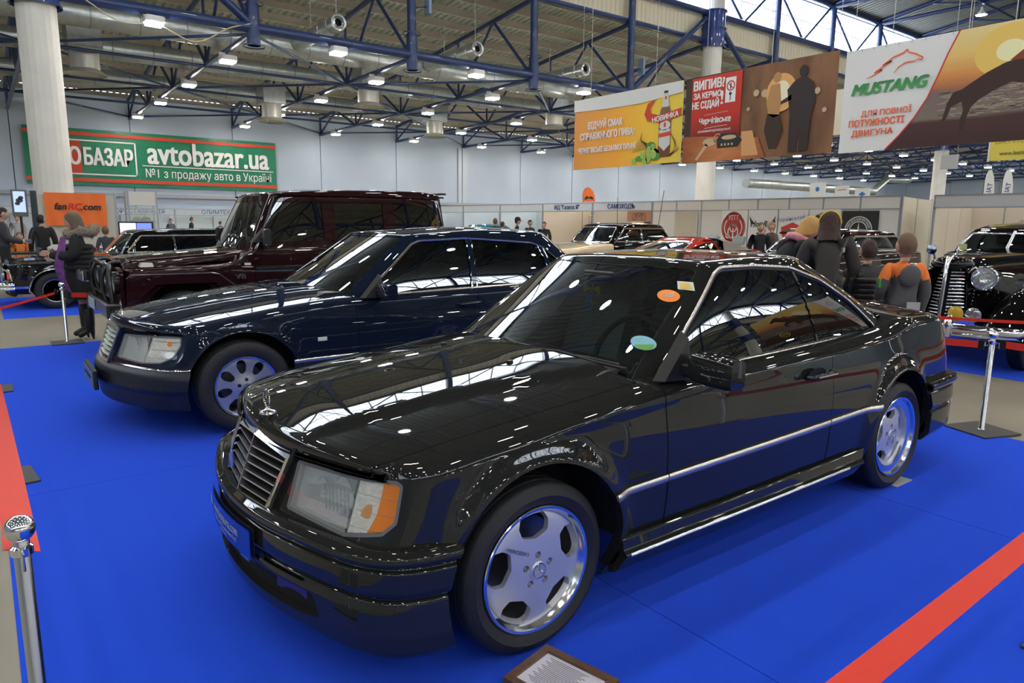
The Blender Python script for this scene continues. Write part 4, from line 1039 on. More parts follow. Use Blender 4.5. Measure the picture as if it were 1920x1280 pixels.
    # stickers on the windscreen (inner and outer face of the glass)
    def onglass(yc, zc_):
        V = G.V[(G.V[:,6] > 8.3)]; k = np.argsort((V[:,1]-yc)**2+(V[:,2]-zc_)**2)[:14]; A_ = np.column_stack([np.ones(14), V[k,1]-yc, V[k,2]-zc_]); c = np.linalg.lstsq(A_, V[k,0], rcond=None)[0]
        return lambda p, q, off=.003: (c[0]+c[1]*-(1.385*p-1.15*q)+c[2]*.53*(.24*p+1.44*q)-off, yc-(1.385*p-1.15*q), zc_+.53*(.24*p+1.44*q)+off*.8)
    def sticker(name, yc, zc_, ry, rz, m, poly=None, off=.003, parent=car, txt=None):
        f_ = onglass(yc, zc_); o = geo_ob(name, ([f_(p, q, off) for p, q in (poly or circ2(0,0,ry,rz,32))], [tuple(range(len(poly) if poly else 32))]), m, parent)
        if txt:
            g = text_geo(txt[0], txt[1], bold=txt[2]); geo_ob('sticker_digits', ([f_(x+y*.25, y*.85+txt[3], off+.0015) for x,y,z in g[0]], g[1]), mat('white print', (.9,.9,.88), .5), o, fix=False)
        return o
    sticker('number_sticker', -.515, 1.205, .032, .031, mat('orange sticker', (.95,.27,.03), .45), txt=('25', .034, .0016, 0))
    tx = sticker('inspection_sticker', -.540, 1.247, 0, 0, mat('pale sticker', (.62,.66,.60), .5), poly=[(-.022,-.014),(-.012,.028),(.024,.018),(.015,-.027)])
    sticker('sticker_print', -.540, 1.247, 0, 0, mat('ochre print', (.75,.50,.12), .5), poly=[(-.014,-.014),(-.008,.018),(.014,.013),(.012,-.020)], off=.0045, parent=tx)
    bt = sticker('landscape_sticker', -.600, 1.022, .031, .033, mat('sky blue sticker', (.22,.52,.62), .5), txt=('МАЛЬОВНИЧА', .0052, .0002, .018))
    sticker('sticker_print', -.600, 1.022, 0, 0, mat('meadow green print', (.16,.38,.06), .5), poly=[(.025*math.cos(a),.033*math.sin(a)) for a in np.linspace(PI*1.08,PI*1.92,16)], off=.0045, parent=bt)
    # interior
    interior(car, 1.12, (-.36,.36), .42, .92, .66, .935, .60, 2, r2=(.74,-.10))
    geo_ob('rear_view_mirror', gmove(gbox(.03,.22,.055,(0,0,0),.012), (1.08,0,1.26)), BLACKP, car); 
    yb = mat('yellow ribbon', (.8,.6,.05), .6); rb_ = geo_ob('ribbon_pendant', gjoin(gtube([(1.06,.02,1.22),(1.05,.03,1.16),(1.05,.02,1.12)], .003, 5), gmove(gprism([(-.06,.03),(-.01,.004),(-.06,-.02)],-.003,.003,'x'),(1.05,.02,1.19)), gmove(gprism([(.06,.03),(.01,.004),(.06,-.02)],-.003,.003,'x'),(1.05,.02,1.19))), yb, car)
    geo_ob('ribbon_tail', gmove(gprism([(-.02,0),(.02,.0),(.045,-.12),(0,-.10)],-.003,.003,'x'),(1.05,.03,1.18)), mat('blue ribbon', (.05,.2,.55), .6), rb_)
    # wheels
    w = make_wheel('front_wheel', .317, .235, .232, 'mono', text='MERCEDES', lipw=.022, dish=.028)
    put_wheels(car, w, [0], .735, .317)
    w2 = make_wheel('rear_wheel', .317, .265, .232, 'mono', lipw=.052, dish=.055); put_wheels(car, w2, [2.70], .725, .317)
    return car
# ================================================================= a closed body made to a table of numbers
def saloon(car, PN, P):
    O, sA = outline(P['out'], P.get('n',240)); N = onormal(O); nl = 42
    B, H = body_sheet(O, N, sA, P['ds'], P['dn'], P['dr'], P['zlev'], P['ze'], P['zc'], P['sh'], P['yed'], P.get('bump', lambda X, Y: X*0), P['xfb'], P['xrb'], P['AR'], P['flare'], extra=P.get('extra'), rw=P['rw'], spn=P.get('spn',(.22,.22)), pw=P.get('pw',2.2))
    G = gh_sheet(P['base'], P['roof'], P['HR'], rw=P.get('grw',.085), bul=P.get('bul',.018))
    G = clip(G, lambda V: V[:,2]-P['gz'])
    foot = psdf([(p[0],p[1]) for p in P['base']]+[(p[0],-p[1]) for p in P['base'][::-1]], 0, 0, 1)
    A = clip(B, lambda V: -foot(V)-.001)
    top = lambda V: V[:,7]-(nl-2.2)
    hp = P['hood']; hoodf = psdf([(x,-y) for x,y in hp]+[(x,y) for x,y in hp[::-1]][:-1], 0, 0, 1)
    hlf = psdf(P['hl'], P.get('hlr',.012), 6, 2) if P.get('hl') else (lambda V: V[:,0]*0-9)
    sheet_ob('bonnet', clips(A, top, grow(hoodf, -.002), neg(hlf)), PN, car, lip=.008)
    rest = clip(A, lambda V: -np.minimum(hoodf(V)+.002, top(V)))
    if P.get('cowl'): rest = clip(rest, lambda V: np.maximum(np.maximum(np.abs(V[:,1])-P['cowl'][0], P['cowl'][1]-V[:,0]), V[:,0]-P['cowl'][2]))
    for a in P['AR']: rest = clip(rest, circ(*a))
    rest = clip(rest, ge(2, P['zb']))
    d0 = P['doors'][0][0]; hlf = psdf(P['hl'], P.get('hlr',.012), 6, 2) if P.get('hl') else (lambda V: V[:,0]*0-9)
    line = lambda L: (lambda V: V[:,0]-np.interp(V[:,2], [p[1] for p in L], [p[0] for p in L]))
    lines = [line(L) for L in P['gaps']]
    front = clip(rest, lambda V: -lines[0](V)-.002); front = clip(front, neg(grow(hlf,-.001)))
    s0 = P['s0']
    sheet_ob('front_panel', clips(front, lambda V: s0-V[:,6], neg(psdf(P['gril'],0,1,2)) if P.get('gril') else (lambda V: V[:,0]*0+1)), PN, car)
    both('front_fender', clip(front, lambda V: V[:,6]-s0-.002), PN, car, lip=.03)
    for a, b in zip(lines[:-1], lines[1:]):
        both('door', clips(rest, lambda V: a(V)-.002, lambda V: -b(V)-.002), P.get('PND', PN), car, lip=.02)
    both('rear_quarter', clip(rest, lambda V: lines[-1](V)-.002), PN, car, lip=.03)
    sheet_ob('inner_lining', clips(A, ge(2,P['zb']+.03), *[circ(a[0],a[1],a[2]+.015) for a in P['AR']], neg(hlf)), DARK, car, off=-.016, lip=0)
    liner(car, [a[0] for a in P['AR']], P['AR'][0][1], P['AR'][0][2]+.02, P['yin'], P['yin']+.26)
    # glass house
    wf0 = psdf(P['dlo'], P.get('dlor',0), 0, 2); umin, umax = P['urange']
    sidewin = lambda V: np.minimum(wf0(V), np.minimum(V[:,6]-umin, umax-V[:,6]))
    wsf = psdf(P['ws'], P.get('wsr',.05), 1, 2); F1 = lambda V: np.minimum(wsf(V), V[:,6]-P['ufront'])
    rwf = psdf(P['rwin'], .05, 1, 2); F2 = lambda V: np.minimum(rwf(V), P['urear']-V[:,6])
    divs = [line(L) for L in P['divs']]; dw = P.get('dw', .02)
    G = fine(G, sidewin, .05, 2)
    C = clips(G, lambda V: -F1(V)-.002, lambda V: -F2(V)-.002, lambda V: -sidewin(V)-.004)
    sheet_ob('roof', clips(C, lambda V: V[:,7]-26.0), P.get('PNR', PN), car)
    sheet_ob('window_pillars', clips(C, lambda V: 26.0-V[:,7]), PN, car, lip=.02)
    sheet_ob('windscreen', clip(G, F1), P.get('wsm', WSG), car, off=-.004, lip=0)
    if P.get('wstrim'): sheet_ob('windscreen_trim', rounded(clip(G, band(F1, .012, .008)), F1, -.002, 1.2, .01), CHROME, car, off=.006, lip=.008)
    else: sheet_ob('windscreen_seal', clip(G, band(F1, 0, .008)), BLACKP, car, off=-.001, lip=.004)
    sheet_ob('rear_window', clip(G, F2), GLASSD, car, off=-.006, lip=0)
    W = clip(G, sidewin); cur = W
    names = P['glass']
    for i in range(len(divs)+1):
        q = W
        if i > 0: q = clip(q, grow(divs[i-1], -dw))
        if i < len(divs): q = clip(q, neg(grow(divs[i], dw)))
        both('side_window', q, names[i], car, off=-.012, lip=0)
        if i < len(divs):
            both('window_post', clips(W, lambda V: dw-np.abs(divs[i](V))), P.get('postm', PN), car, off=.000, lip=.015)
            if P.get('postchrome'):
                for e in (-dw, dw): both('post_trim', rounded(clips(W, lambda V, e=e: .006-np.abs(divs[i](V)-e)), lambda V, e=e: divs[i](V)-e, 0, 1.2), CHROME, car, off=.004, lip=.008)
        if P.get('winedge'):
            fe = sidewin
            if i > 0: fe = lambda V, f0=fe, i=i: np.minimum(f0(V), divs[i-1](V)-dw)
            if i < len(divs): fe = lambda V, f0=fe, i=i: np.minimum(f0(V), -divs[i](V)-dw)
            both('window_edge_trim', rounded(clips(W, band(fe, 0, .014)), fe, .007, 1.2, .007), CHROME, car, off=.003, lip=.008)
    w = P.get('trimw', .012)
    if w: both('window_chrome_trim', rounded(clip(G, band(sidewin, w, 0)), sidewin, -w/2, .8, w/2), mat('satin window chrome', ()), car, off=.006, lip=.01)
    both('window_rubber', clip(W, band(sidewin, 0, .014)), BLACKP, car, off=-.004, lip=.02)
    return dict(O=O, N=N, sA=sA, B=B, G=G, H=H, rest=rest, hlf=hlf, nl=nl, sidewin=sidewin, A=A)
def grille_v(car, PN, xg, Oo, Ii, n, zs, hwf, bar=True, shell_pts=None, slatm=STEEL, backm=DARK, depth=.05):
    def frame(A_, B_, d0, d1):
        V = []; k = len(A_)
        for Q, d in ((A_, d1), (A_, d0), (B_, d0), (B_, d1)): V += [(xg(y,z)+d, y, z) for y, z in Q]
        return V, [(a*k+i, a*k+(i+1)%k, ((a+1)%4)*k+(i+1)%k, ((a+1)%4)*k+i) for a in range(4) for i in range(k)]
    gr = geo_ob('grille', frame(Oo, Ii, -.004, depth), CHROME, car)
    if shell_pts: geo_ob('grille_shell', frame(shell_pts, Oo, .0, .07), PN, gr)
    for i in range(n):
        z = zs[0]+(zs[1]-zs[0])*i/(n-1); hw = hwf(z)
        for sd in (-1, 1):
            V = []
            for y in (0, sd*hw): V += [(xg(y,z)+.004, y, z-.003), (xg(y,z)+.004, y, z+.003), (xg(y,z)+.045, y, z+.010), (xg(y,z)+.045, y, z+.004)]
            geo_ob('grille_slat', (V, [(0,1,5,4),(1,2,6,5),(2,3,7,6),(3,0,4,7),(0,1,2,3),(4,5,6,7)]), slatm, gr)
    if bar: geo_ob('centre_bar', gbox(.02,.01,Oo[3][1]-Oo[0][1]-.04,(xg(0,(Oo[3][1]+Oo[0][1])/2)+.01,0,(Oo[3][1]+Oo[0][1])/2-.01)), STEEL, gr)
    geo_ob('grille_back', ([(xg(y,z)+depth+.004, y, z) for y, z in Oo], [tuple(range(len(Oo)))]), backm, gr)
    return gr
# ================================================================= the long dark blue saloon beside the coupe
def build_saloon():
    car = thing('saloon', 'dark blue four door saloon between the black coupe and the maroon off-roader', 'car', (-.02, 3.39, .005))
    PN = paint('midnight blue metallic paint', (.0070,.0120,.0260)); MB_ = mat('matt dark blue bumper', (.012,.016,.026), .42, .2, noise=(60,.05))
    P = dict(out=[(4.16,0),(4.15,.3),(4.10,.6),(4.02,.78),(3.85,.875),(3.5,.915),(3.0,.935),(2.2,.943),(1.4,.943),(.7,.941),(.1,.936),(-.15,.928),(-.36,.905),(-.475,.85),(-.565,.74),(-.635,.60),(-.715,.40),(-.765,.20),(-.78,0)],
      ds=f1([(.15,.07),(.25,.03),(.4,.005),(.55,.0),(.7,.006),(.82,.022),(.9,.05),(1.0,.075)]), dn=f1([(.15,.03),(.45,-.01),(.52,0),(.6,.03),(.7,.07),(.8,.11)]), dr=f1([(.15,.05),(.5,0),(.7,.01),(1.0,.06)]),
      zlev=[.15,.25,.38,.52,.62,.70], ze=f1([(-.8,.74),(-.6,.752),(-.35,.79),(0,.852),(.4,.898),(.9,.935),(1.6,.945),(2.6,.962),(3.2,.99),(3.8,.985),(4.16,.95)]), zc=f1([(-.8,.795),(-.66,.815),(-.4,.862),(0,.925),(.4,.975),(.8,1.005),(2.5,1.03),(3.6,1.08),(4.16,1.02)]),
      sh=f1([(-.8,.018),(-.6,.022),(-.3,.05),(4,.055)]), yed=.80, xfb=(-.55,-.25), xrb=(3.75,4.1), AR=[(.0,.34,.40),(3.10,.34,.40)], flare=.012, rw=f1([(-.8,.035),(-.55,.04),(-.3,.10),(4,.10)]),
      bump=lambda X, Y: .012*(1-sstep(Y, .40+.1*X-.04, .40+.1*X+.04))*(X < 1.1)*sstep(X,-.75,-.4),
      base=[(3.72,0,1.06),(3.70,.3,1.055),(3.62,.55,1.03),(3.45,.70,1.0),(3.1,.785,.97),(2.5,.81,.945),(1.9,.825,.93),(1.3,.825,.925),(.98,.82,.915),(.86,.775,.915),(.76,.60,.94),(.69,.32,.965),(.66,0,.975)],
      roof=[(3.25,0,1.425),(3.23,.28,1.42),(3.17,.46,1.41),(3.05,.565,1.39),(2.85,.60,1.395),(2.5,.615,1.40),(2.1,.625,1.405),(1.8,.625,1.405),(1.62,.615,1.40),(1.50,.58,1.40),(1.45,.45,1.41),(1.42,.22,1.42),(1.41,0,1.423)],
      HR=lambda X, Y: f1([(1.3,1.42),(1.7,1.458),(2.3,1.485),(3.0,1.465),(3.3,1.43)])(X)-.10*np.abs(Y)**2.2, gz=.88,
      hood=[(-.92,0),(-.92,.67),(-.58,.67),(-.48,.68),(-.2,.69),(.3,.72),(.90,.80),(.90,.80),(.80,.60),(.72,.32),(.68,0)],
      hl=[(.335,.545),(.335,.706),(.66,.718),(.99,.728),(.985,.665),(.93,.585),(.83,.545),(.64,.530)], hlr=[.02,.02,.1,.02,.02,.03,.04,.1], s0=.325, gril=[(-.24,.49),(.24,.49),(.265,.80),(-.265,.80)], zb=.20,
      doors=[(0,0)], gaps=[[(.875,.1),(.875,1.2)],[(2.02,.1),(2.06,1.2)],[(2.80,.1),(2.86,.6),(3.10,.85),(3.28,1.2)]],
      dlo=[(.955,.925),(1.52,1.345),(1.60,1.372),(2.1,1.392),(2.85,1.345),(2.99,1.30),(3.16,1.17),(3.28,1.02),(3.30,.965)], dlor=[.01,.1,.1,.5,.2,.2,.2,.05,.02], urange=(3.2,9.2),
      ws=[(-.77,.90),(-.735,.96),(-.565,1.395),(.565,1.395),(.735,.96),(.77,.90)], wsr=[0,0,.05,.05,0,0], ufront=8.5, rwin=[(.66,1.06),(.50,1.38),(-.50,1.38),(-.66,1.06)], urear=3.4,
      divs=[[(2.06,.9),(2.12,1.45)],[(3.06,.9),(2.915,1.45)]], dw=.028, glass=[GLASS, glassmat('green curtained glass', (.10,.15,.12), minr=.05), GLASSD], yin=.64, postchrome=True, cowl=(.78,.60,.87))
    R = saloon(car, PN, P); O, N, sA, B, G, H, hlf, nl, rest = [R[k] for k in ('O','N','sA','B','G','H','hlf','nl','rest')]
    xg = lambda y, z: -.800+(z-.50)*.36+abs(y)*.07
    gr = grille_v(car, PN, xg, [(0,.492),(-.225,.498),(-.262,.745),(0,.770),(.262,.745),(.225,.498)], [(0,.506),(-.212,.512),(-.245,.715),(0,.738),(.245,.715),(.212,.512)], 6, (.535,.70), lambda z: .212+(z-.512)*.16, bar=False,
        shell_pts=[(0,.485),(-.245,.488),(-.285,.742),(0,.772),(.285,.742),(.245,.488)], slatm=mat('pale slat', (.66,.72,.68), .35, .4))
    gr.data.materials[0] = mat('satin window chrome', ())
    st = geo_ob('bonnet_star', gmove(star_geo(.034, .006), (-.635, 0, .885), (0,0,PI/2)), CHROME, car); geo_ob('star_base', gjoin(glathe([(.02,.822),(.018,.834),(.006,.84),(.005,.856)], 16, c=(-.635,0,0))), CHROME, st, smooth=40)
    hl = clips(B, hlf, lambda V: (nl-1.2)-V[:,7]); cl = psdf([(.25,.45),(.25,.80),(.685,.80),(.655,.45)],0,6,2)
    both('lamp_surround', clips(fine(B, hlf, .04, 2), band(hlf, .008, .001), lambda V: nl-.5-V[:,7]), mat('grey rubber seal', ()), car, off=.003, lip=.03)
    def at(s, z):
        V = B.V; k = np.argmin((V[:,6]-s)**2+(V[:,2]-z)**2+(V[:,7] > nl)*9); return V[k,:3]
    for sd, o in zip('LR', both('head_lamp', clips(hl, grow(cl,-.002), lambda V: hlf(V)-.004), LENS, car, off=.001, lip=0)):
        m = (lambda g: g) if sd == 'L' else gmir
        sheet_ob('lamp_housing', clips(hl, lambda V: hlf(V)-.004), REFL, o, side=sd, off=-.06, lip=-.055)
        for s_, z_, Rr in ((.43,.63,.055),(.56,.63,.075)):
            p = at(s_, z_); geo_ob('reflector_bowl', m(gmove(glathe([(0,.045),(Rr*.35,.038),(Rr*.7,.02),(Rr*.95,-.015),(Rr,-.03)], 28, 'x'), (p[0]+.085, p[1], p[2]))), CHROME, o, smooth=50)
    for sd, o in zip('LR', both('turn_signal', clips(hl, neg(cl), lambda V: hlf(V)-.004), glassmat('turn signal glass'), car, off=.002, lip=0)):
        for k in range(4):
            z0 = .525+.055*k; sheet_ob('white_segment', clips(hl, neg(grow(cl,.002)), lambda V: hlf(V)-.005, lambda V, z0=z0: np.minimum(V[:,2]-z0, z0+.052-V[:,2])), WHITELENS, o, side=sd, off=-.008, lip=.006)
        sheet_ob('signal_bulb', clips(hl, psdf([(.84,.655),(.91,.665),(.90,.69),(.85,.695)],.01,6,2)), AMBER, o, side=sd, off=-.004, lip=0)
    sel = np.nonzero(sA < 1.42)[0]; arc = lambda V: np.minimum(np.hypot(V[:,0], V[:,2]-.34)-.405, -.33-V[:,0])
    sec = rsec([(-.06,.500),(.012,.498),(.050,.470),(.060,.44),(.058,.36),(.045,.33),(.03,.22),(-.04,.20)], .012)
    BS = clip(sweep_sheet(O, N, sA, sel, sec), arc); slot = psdf([(-.52,.235),(-.56,.305),(.56,.305),(.52,.235)], .01, 1, 2); sf = lambda V: np.minimum(slot(V), -.45-V[:,0])
    bp = sheet_ob('front_bumper', clip(BS, neg(sf)), MB_, car, lip=.03); sheet_ob('intake_back', clip(BS, grow(sf,.008)), DARK, bp, off=-.03, lip=0)
    for z in (.258,.282): sheet_ob('intake_slat', clip(BS, lambda V, z=z: np.minimum(sf(V), .005-np.abs(V[:,2]-z))), BLACKP, bp, off=-.004, lip=.01)
    sheet_ob('bumper_bright_line', clip(sweep_sheet(O, N, sA, sel, [(.004,.508),(.014,.505),(.016,.498)]), arc), CHROME, bp, lip=.004)
    for s_, z in ((.60,.37),(.86,.38)):
        p = None
        V = BS.V; k = np.argmin((V[:,6]-s_)**2+(V[:,2]-z)**2); q = V[k]
        for sd in (-1, 1):
            o = geo_ob('parking_sensor', glathe([(0,.003),(.010,.003),(.012,0),(.018,.0),(.019,-.004)], 16), BLACKP, bp, (q[0], q[1]*-sd, q[2])); o.rotation_mode = 'QUATERNION'; o.rotation_quaternion = Vector((q[3], q[4]*-sd, q[5])).to_track_quat('Z','Y')
    ph = geo_ob('plate_holder', gbox(.03,.56,.14,(-.872,0,.375),.008), BLACKP, bp); geo_ob('number_plate', gbox(.004,.53,.115,(-.890,0,.375)), mat('plate dark blue grey', (.10,.16,.24), .3), ph)
    g = text_geo('www.benzuma.com', .05, bold=.0008, sx=.9); geo_ob('plate_lettering', ([(-.893, -x, .385+y) for x,y,z in g[0]], g[1]), mat('plate white print', ()), ph, fix=False)
    # lower body moulding with bright line, indicator repeater, handles, mirrors
    for a, b in ((.345,.871),(.879,2.018),(2.026,2.74)):
        reg = lambda V, a=a, b=b: np.minimum(V[:,0]-a, b-V[:,0]); bs = fine(clips(B, ge(2,.2), reg, lambda V: 30-V[:,7]), lambda V: V[:,2]-.49, .012, 2)
        both('side_cladding', clip(bs, lambda V: .485-V[:,2]), MB_, car, off=.010, lip=.01)
        both('chrome_strip', rounded(clip(bs, lambda V: .006-np.abs(V[:,2]-.490)), lambda V: V[:,2]-.49, 0, .8, .006), mat('satin window chrome', ()), car, off=.013, lip=.012)
    for sd in (-1, 1):
        m = (lambda g: g) if sd == -1 else gmir
        r_ = geo_ob('side_repeater', m(gbox(.075,.008,.030,(.575,-.943,.638),.006)), mat('frosted repeater', (.7,.68,.6), .2, coat=1), car)
        for hx in (1.93, 2.86):
            h = geo_ob('door_handle', m(gtube([(hx-.10,-.935,.826),(hx-.09,-.965,.827),(hx,-.972,.829),(hx+.10,-.965,.832),(hx+.11,-.935,.833)], [.012,.014,.015,.014,.012], 10)), PN, car, smooth=60)
            geo_ob('handle_recess', m(gmove(glathe([(0,.004),(.075,.002),(.08,0)], 24, 'y'), (hx,-.934,.832), (0,0,0), (1,1,.4))), DARK, h)
    wing_mirror(car, 1.06, -.885, .985, PN, (.10,.235,.135), .05, sides=(-1,))
    geo_ob('cowl_panel', gprism([(.60,.93),(.70,.965),(.85,.965),(.85,.85),(.60,.85)], -.72, .72, 'y'), BLACKP, car)
    geo_ob('wiper', gtube([(.66,.1,.985),(.70,-.2,.99),(.76,-.45,.975),(.82,-.62,.96)], [.012,.010,.008,.007], 8), BLACKP, car, smooth=60)
    interior(car, 1.55, (-.38,.38), .47, 1.2, .9, .97, .70, 2)
    w = make_wheel('front_wheel', .335, .225, .222, 'holes', lipw=.012, dish=.02); put_wheels(car, w, [0, 3.10], .815, .335)
    return car
# ================================================================= the tall maroon off-roader
def tables(wsd=.06, top=.05, zt=1.0):
    return dict(ds=f1([(.15,wsd),(.3,.03),(.45,.005),(.6,.0),(.75,.008),(zt-.1,.02),(zt,top)]), dn=f1([(.15,.03),(.45,0),(.6,.01),(zt,.06)]), dr=f1([(.15,.04),(.5,0),(.7,.01),(zt,.06)]))
def build_offroader():
    car = thing('off_roader', 'tall dark maroon boxy off-roader with bull bar and tinted windows', 'car', (.30, 6.50, .005))
    PN = paint('dark maroon paint', (.022,.0065,.0075), metal=.35); BL = mat('satin black metal', (.014,.014,.015), .3, coat=.3)
    fl = lambda v: f1([(-.8,v),(5,v)])
    P = dict(out=[(3.47,0),(3.47,.4),(3.465,.70),(3.43,.80),(3.34,.845),(3.0,.852),(2.2,.855),(1.4,.855),(.7,.855),(0,.853),(-.35,.850),(-.50,.838),(-.560,.80),(-.585,.72),(-.592,.5),(-.597,.25),(-.60,0)],
      ds=f1([(.3,.05),(.5,.01),(.6,0),(.9,.0),(.96,.002),(1.15,.018),(1.25,.04)]), dn=fl(.004), dr=fl(.01), zlev=[.42,.55,.70,.85,.93],
      ze=f1([(-.6,1.0),(.30,1.03),(.52,1.05),(.70,1.17),(.9,1.205),(3.5,1.225)]), zc=f1([(-.6,1.01),(.30,1.04),(.52,1.06),(.70,1.19),(.9,1.22),(3.5,1.235)]), sh=.022, yed=.8, xfb=(-.55,-.40), xrb=(3.3,3.42), AR=[(0,.42,.45),(2.85,.42,.45)], flare=0, rw=f1([(-.8,.03),(4,.03)]),
      base=[(3.44,0,1.20),(3.44,.4,1.20),(3.43,.68,1.20),(3.38,.755,1.20),(3.0,.785,1.20),(2.4,.79,1.19),(1.8,.79,1.19),(1.2,.79,1.18),(.86,.785,1.17),(.74,.75,1.17),(.715,.60,1.17),(.70,.3,1.18),(.70,0,1.18)],
      roof=[(3.40,0,1.84),(3.40,.35,1.84),(3.385,.60,1.835),(3.33,.675,1.83),(3.0,.705,1.825),(2.4,.71,1.82),(1.8,.71,1.815),(1.35,.71,1.805),(1.12,.695,1.80),(1.03,.655,1.80),(1.01,.52,1.805),(1.0,.28,1.81),(1.0,0,1.81)],
      HR=lambda X, Y: f1([(.95,1.84),(1.2,1.885),(2.0,1.93),(3.0,1.945),(3.45,1.90)])(X)-.06*np.abs(Y)**2.5, gz=1.15, grw=.055, bul=.006,
      hood=[(-1,0),(-1,.0),(-.95,.01),(-.9,.01),(-.8,0)], hl=None, s0=.02, zb=.50, doors=[(0,0)],
      gaps=[[(.755,.4),(.755,1.0),(.78,1.3)],[(1.735,.4),(1.735,1.3)],[(2.36,.4),(2.40,.75),(2.585,1.0),(2.585,1.3)]],
      dlo=[(.885,1.285),(1.065,1.745),(3.37,1.765),(3.40,1.30)], dlor=[.04,.04,.05,.05], urange=(3.05,9.4),
      ws=[(-.70,1.235),(-.625,1.755),(.625,1.755),(.70,1.235)], wsr=.04, ufront=9.0, rwin=[(.5,1.28),(.5,1.74),(-.5,1.74),(-.5,1.28)], urear=2.4,
      divs=[[(1.72,1.2),(1.72,1.8)],[(2.545,1.2),(2.545,1.8)]], dw=.085, glass=[GLASSD]*3, yin=.54, trimw=0, wsm=GLASSD)
    R = saloon(car, PN, P)
    for o in list(car.children):
        if o.name.startswith('bonnet'): bpy.data.objects.remove(o)
    # bonnet: a raised flat dome between the wings
    X = np.linspace(-.575, .74, 30); zt_ = f1([(-.575,1.065),(-.50,1.085),(0,1.125),(.74,1.185)]); G3 = []
    for x in X:
        row = []; w = .60+.02*(x+.575); r = min(1, (x+.585)/.06)**.5
        for y, dz in ((-1.0,-.10),(-1.0,-.04),(-.985,-.012),(-.94,.0),(-.6,.006),(-.56,.018),(-.3,.022),(0,.024)): row.append((x, y*w, zt_(x)+dz-(1-r)*.05))
        G3.append(row)
    S = grid_sheet(np.array(G3)[:, :, :]); S.V[np.abs(S.V[:,1])<1e-6, 4] = 0
    sheet_ob('bonnet', S, PN, car, lip=.02)
    geo_ob('bonnet_vent', gjoin(*[gbox(.17,.008,.008,(.60,-.845,1.075-.014*i)) for i in range(5)]), BL, car, kind='stuff')
    # front face
    fr = geo_ob('grille_surround', gprism(fillet([(-.84,.60),(.84,.60),(.84,.985),(.60,1.02),(-.60,1.02),(-.84,.985)], .03), -.60, -.64, 'x'), PN, car)
    gr = geo_ob('grille', gprism(fillet([(-.42,.70),(.42,.70),(.42,.985),(-.42,.985)], .02), -.645, -.655, 'x'), DARK, car)
    for i in range(9): geo_ob('grille_slat', gbox(.02,.80,.012,(-.665,0,.725+.029*i)), mat('dark slat', (.05,.055,.05), .3, coat=.4), gr)
    geo_ob('grille_star', gmove(star_geo(.085,.01), (-.675,0,.845), (0,0,PI/2)), CHROME, gr)
    for sd in (-1, 1):
        h = geo_ob('head_lamp', glathe([(.10,.0),(.10,-.03),(.085,-.04),(.0,-.055)], 28, 'x', (-.635, sd*.60, .85)), mat('lamp glass silver', (.55,.58,.6), .08, .8, coat=1), car, smooth=40)
        geo_ob('lamp_rim', glathe([(.125,0),(.125,-.035),(.10,-.04)], 28, 'x', (-.637, sd*.60, .85)), BL, h, smooth=40)
        tri = gprism(fillet([(-.07,0),(.07,0),(.055,.045),(-.045,.05),(-.065,.02)], .012), -.05, .05, 'y'); t = geo_ob('wing_indicator', gmove(tri, (-.36, sd*.72, 1.02)), mat('clear indicator', (.80,.76,.72), .2, coat=1), car)
        geo_ob('wheel_flare', gprism([(-.60,.60),(-.585,.91),(-.54,.945),(.26,.945),(.34,.93),(.60,.72),(.64,.56),(.52,.56),(.43,.73),(.30,.84),(-.30,.84),(-.43,.73),(-.50,.60)], sd*.845, sd*.905, 'y'), PN, car)
        geo_ob('flare_edge', gtube([(-.585,sd*.90,.91),(-.54,sd*.905,.945),(.26,sd*.905,.945),(.34,sd*.905,.93),(.60,sd*.905,.72),(.64,sd*.90,.56)], .010, 6), mat('bright flare edge', (.25,.2,.2), .2, .8), car)
        geo_ob('wheel_flare', gprism([(2.25,.56),(2.30,.72),(2.55,.93),(3.15,.93),(3.38,.72),(3.42,.60),(3.33,.60),(3.27,.73),(3.12,.84),(2.60,.84),(2.43,.73),(2.36,.56)], sd*.845, sd*.905, 'y'), PN, car)
        for a, b in ((.76,1.73),(1.74,2.58)): geo_ob('side_moulding', gbox(b-a,.02,.05,((a+b)/2,sd*.862,.975),.004), BL, car); geo_ob('moulding_insert', gbox(b-a,.006,.016,((a+b)/2,sd*.875,.975)), CHROME, car)
        geo_ob('side_step', gtube([(.55,sd*.90,.43),(2.3,sd*.90,.43)], .04, 10), BL, car, smooth=40)
        geo_ob('drip_rail', gtube([(1.03,sd*.735,1.825),(1.3,sd*.745,1.832),(3.38,sd*.745,1.852)], .012, 6), PN, car)
        geo_ob('a_pillar_strip', gtube([(.80,sd*.80,1.20),(1.06,sd*.712,1.80)], .010, 6), mat('dark pillar gloss', (.03,.04,.05), .15, coat=1), car)
        for hx in (1.62, 2.46): geo_ob('door_handle', gjoin(gbox(.13,.03,.035,(hx,sd*.872,1.06),.008), glathe([(0,-.02),(.016,-.02),(.018,0)], 14, 'y', (hx+.09, sd*.87, 1.06))), BL, car)
        for hx in (.80, 1.78):
            for hz in (.80, 1.08): geo_ob('door_hinge', gbox(.05,.035,.05,(hx-.03,sd*.865,hz),.008), PN, car)
    wing_mirror(car, .86, -.79, 1.335, BL, (.09,.17,.20), .07)
    geo_ob('front_bumper', gbox(.16,1.70,.165,(-.70,0,.565),.03), BL, car); geo_ob('number_plate', gbox(.01,.50,.12,(-.79,.30,.565)), mat('pale plate', (.4,.45,.5), .4), car)
    for sd in (-1, 1): geo_ob('bumper_marker', gbox(.06,.012,.035,(-.66,sd*.856,.575)), AMBER, car)
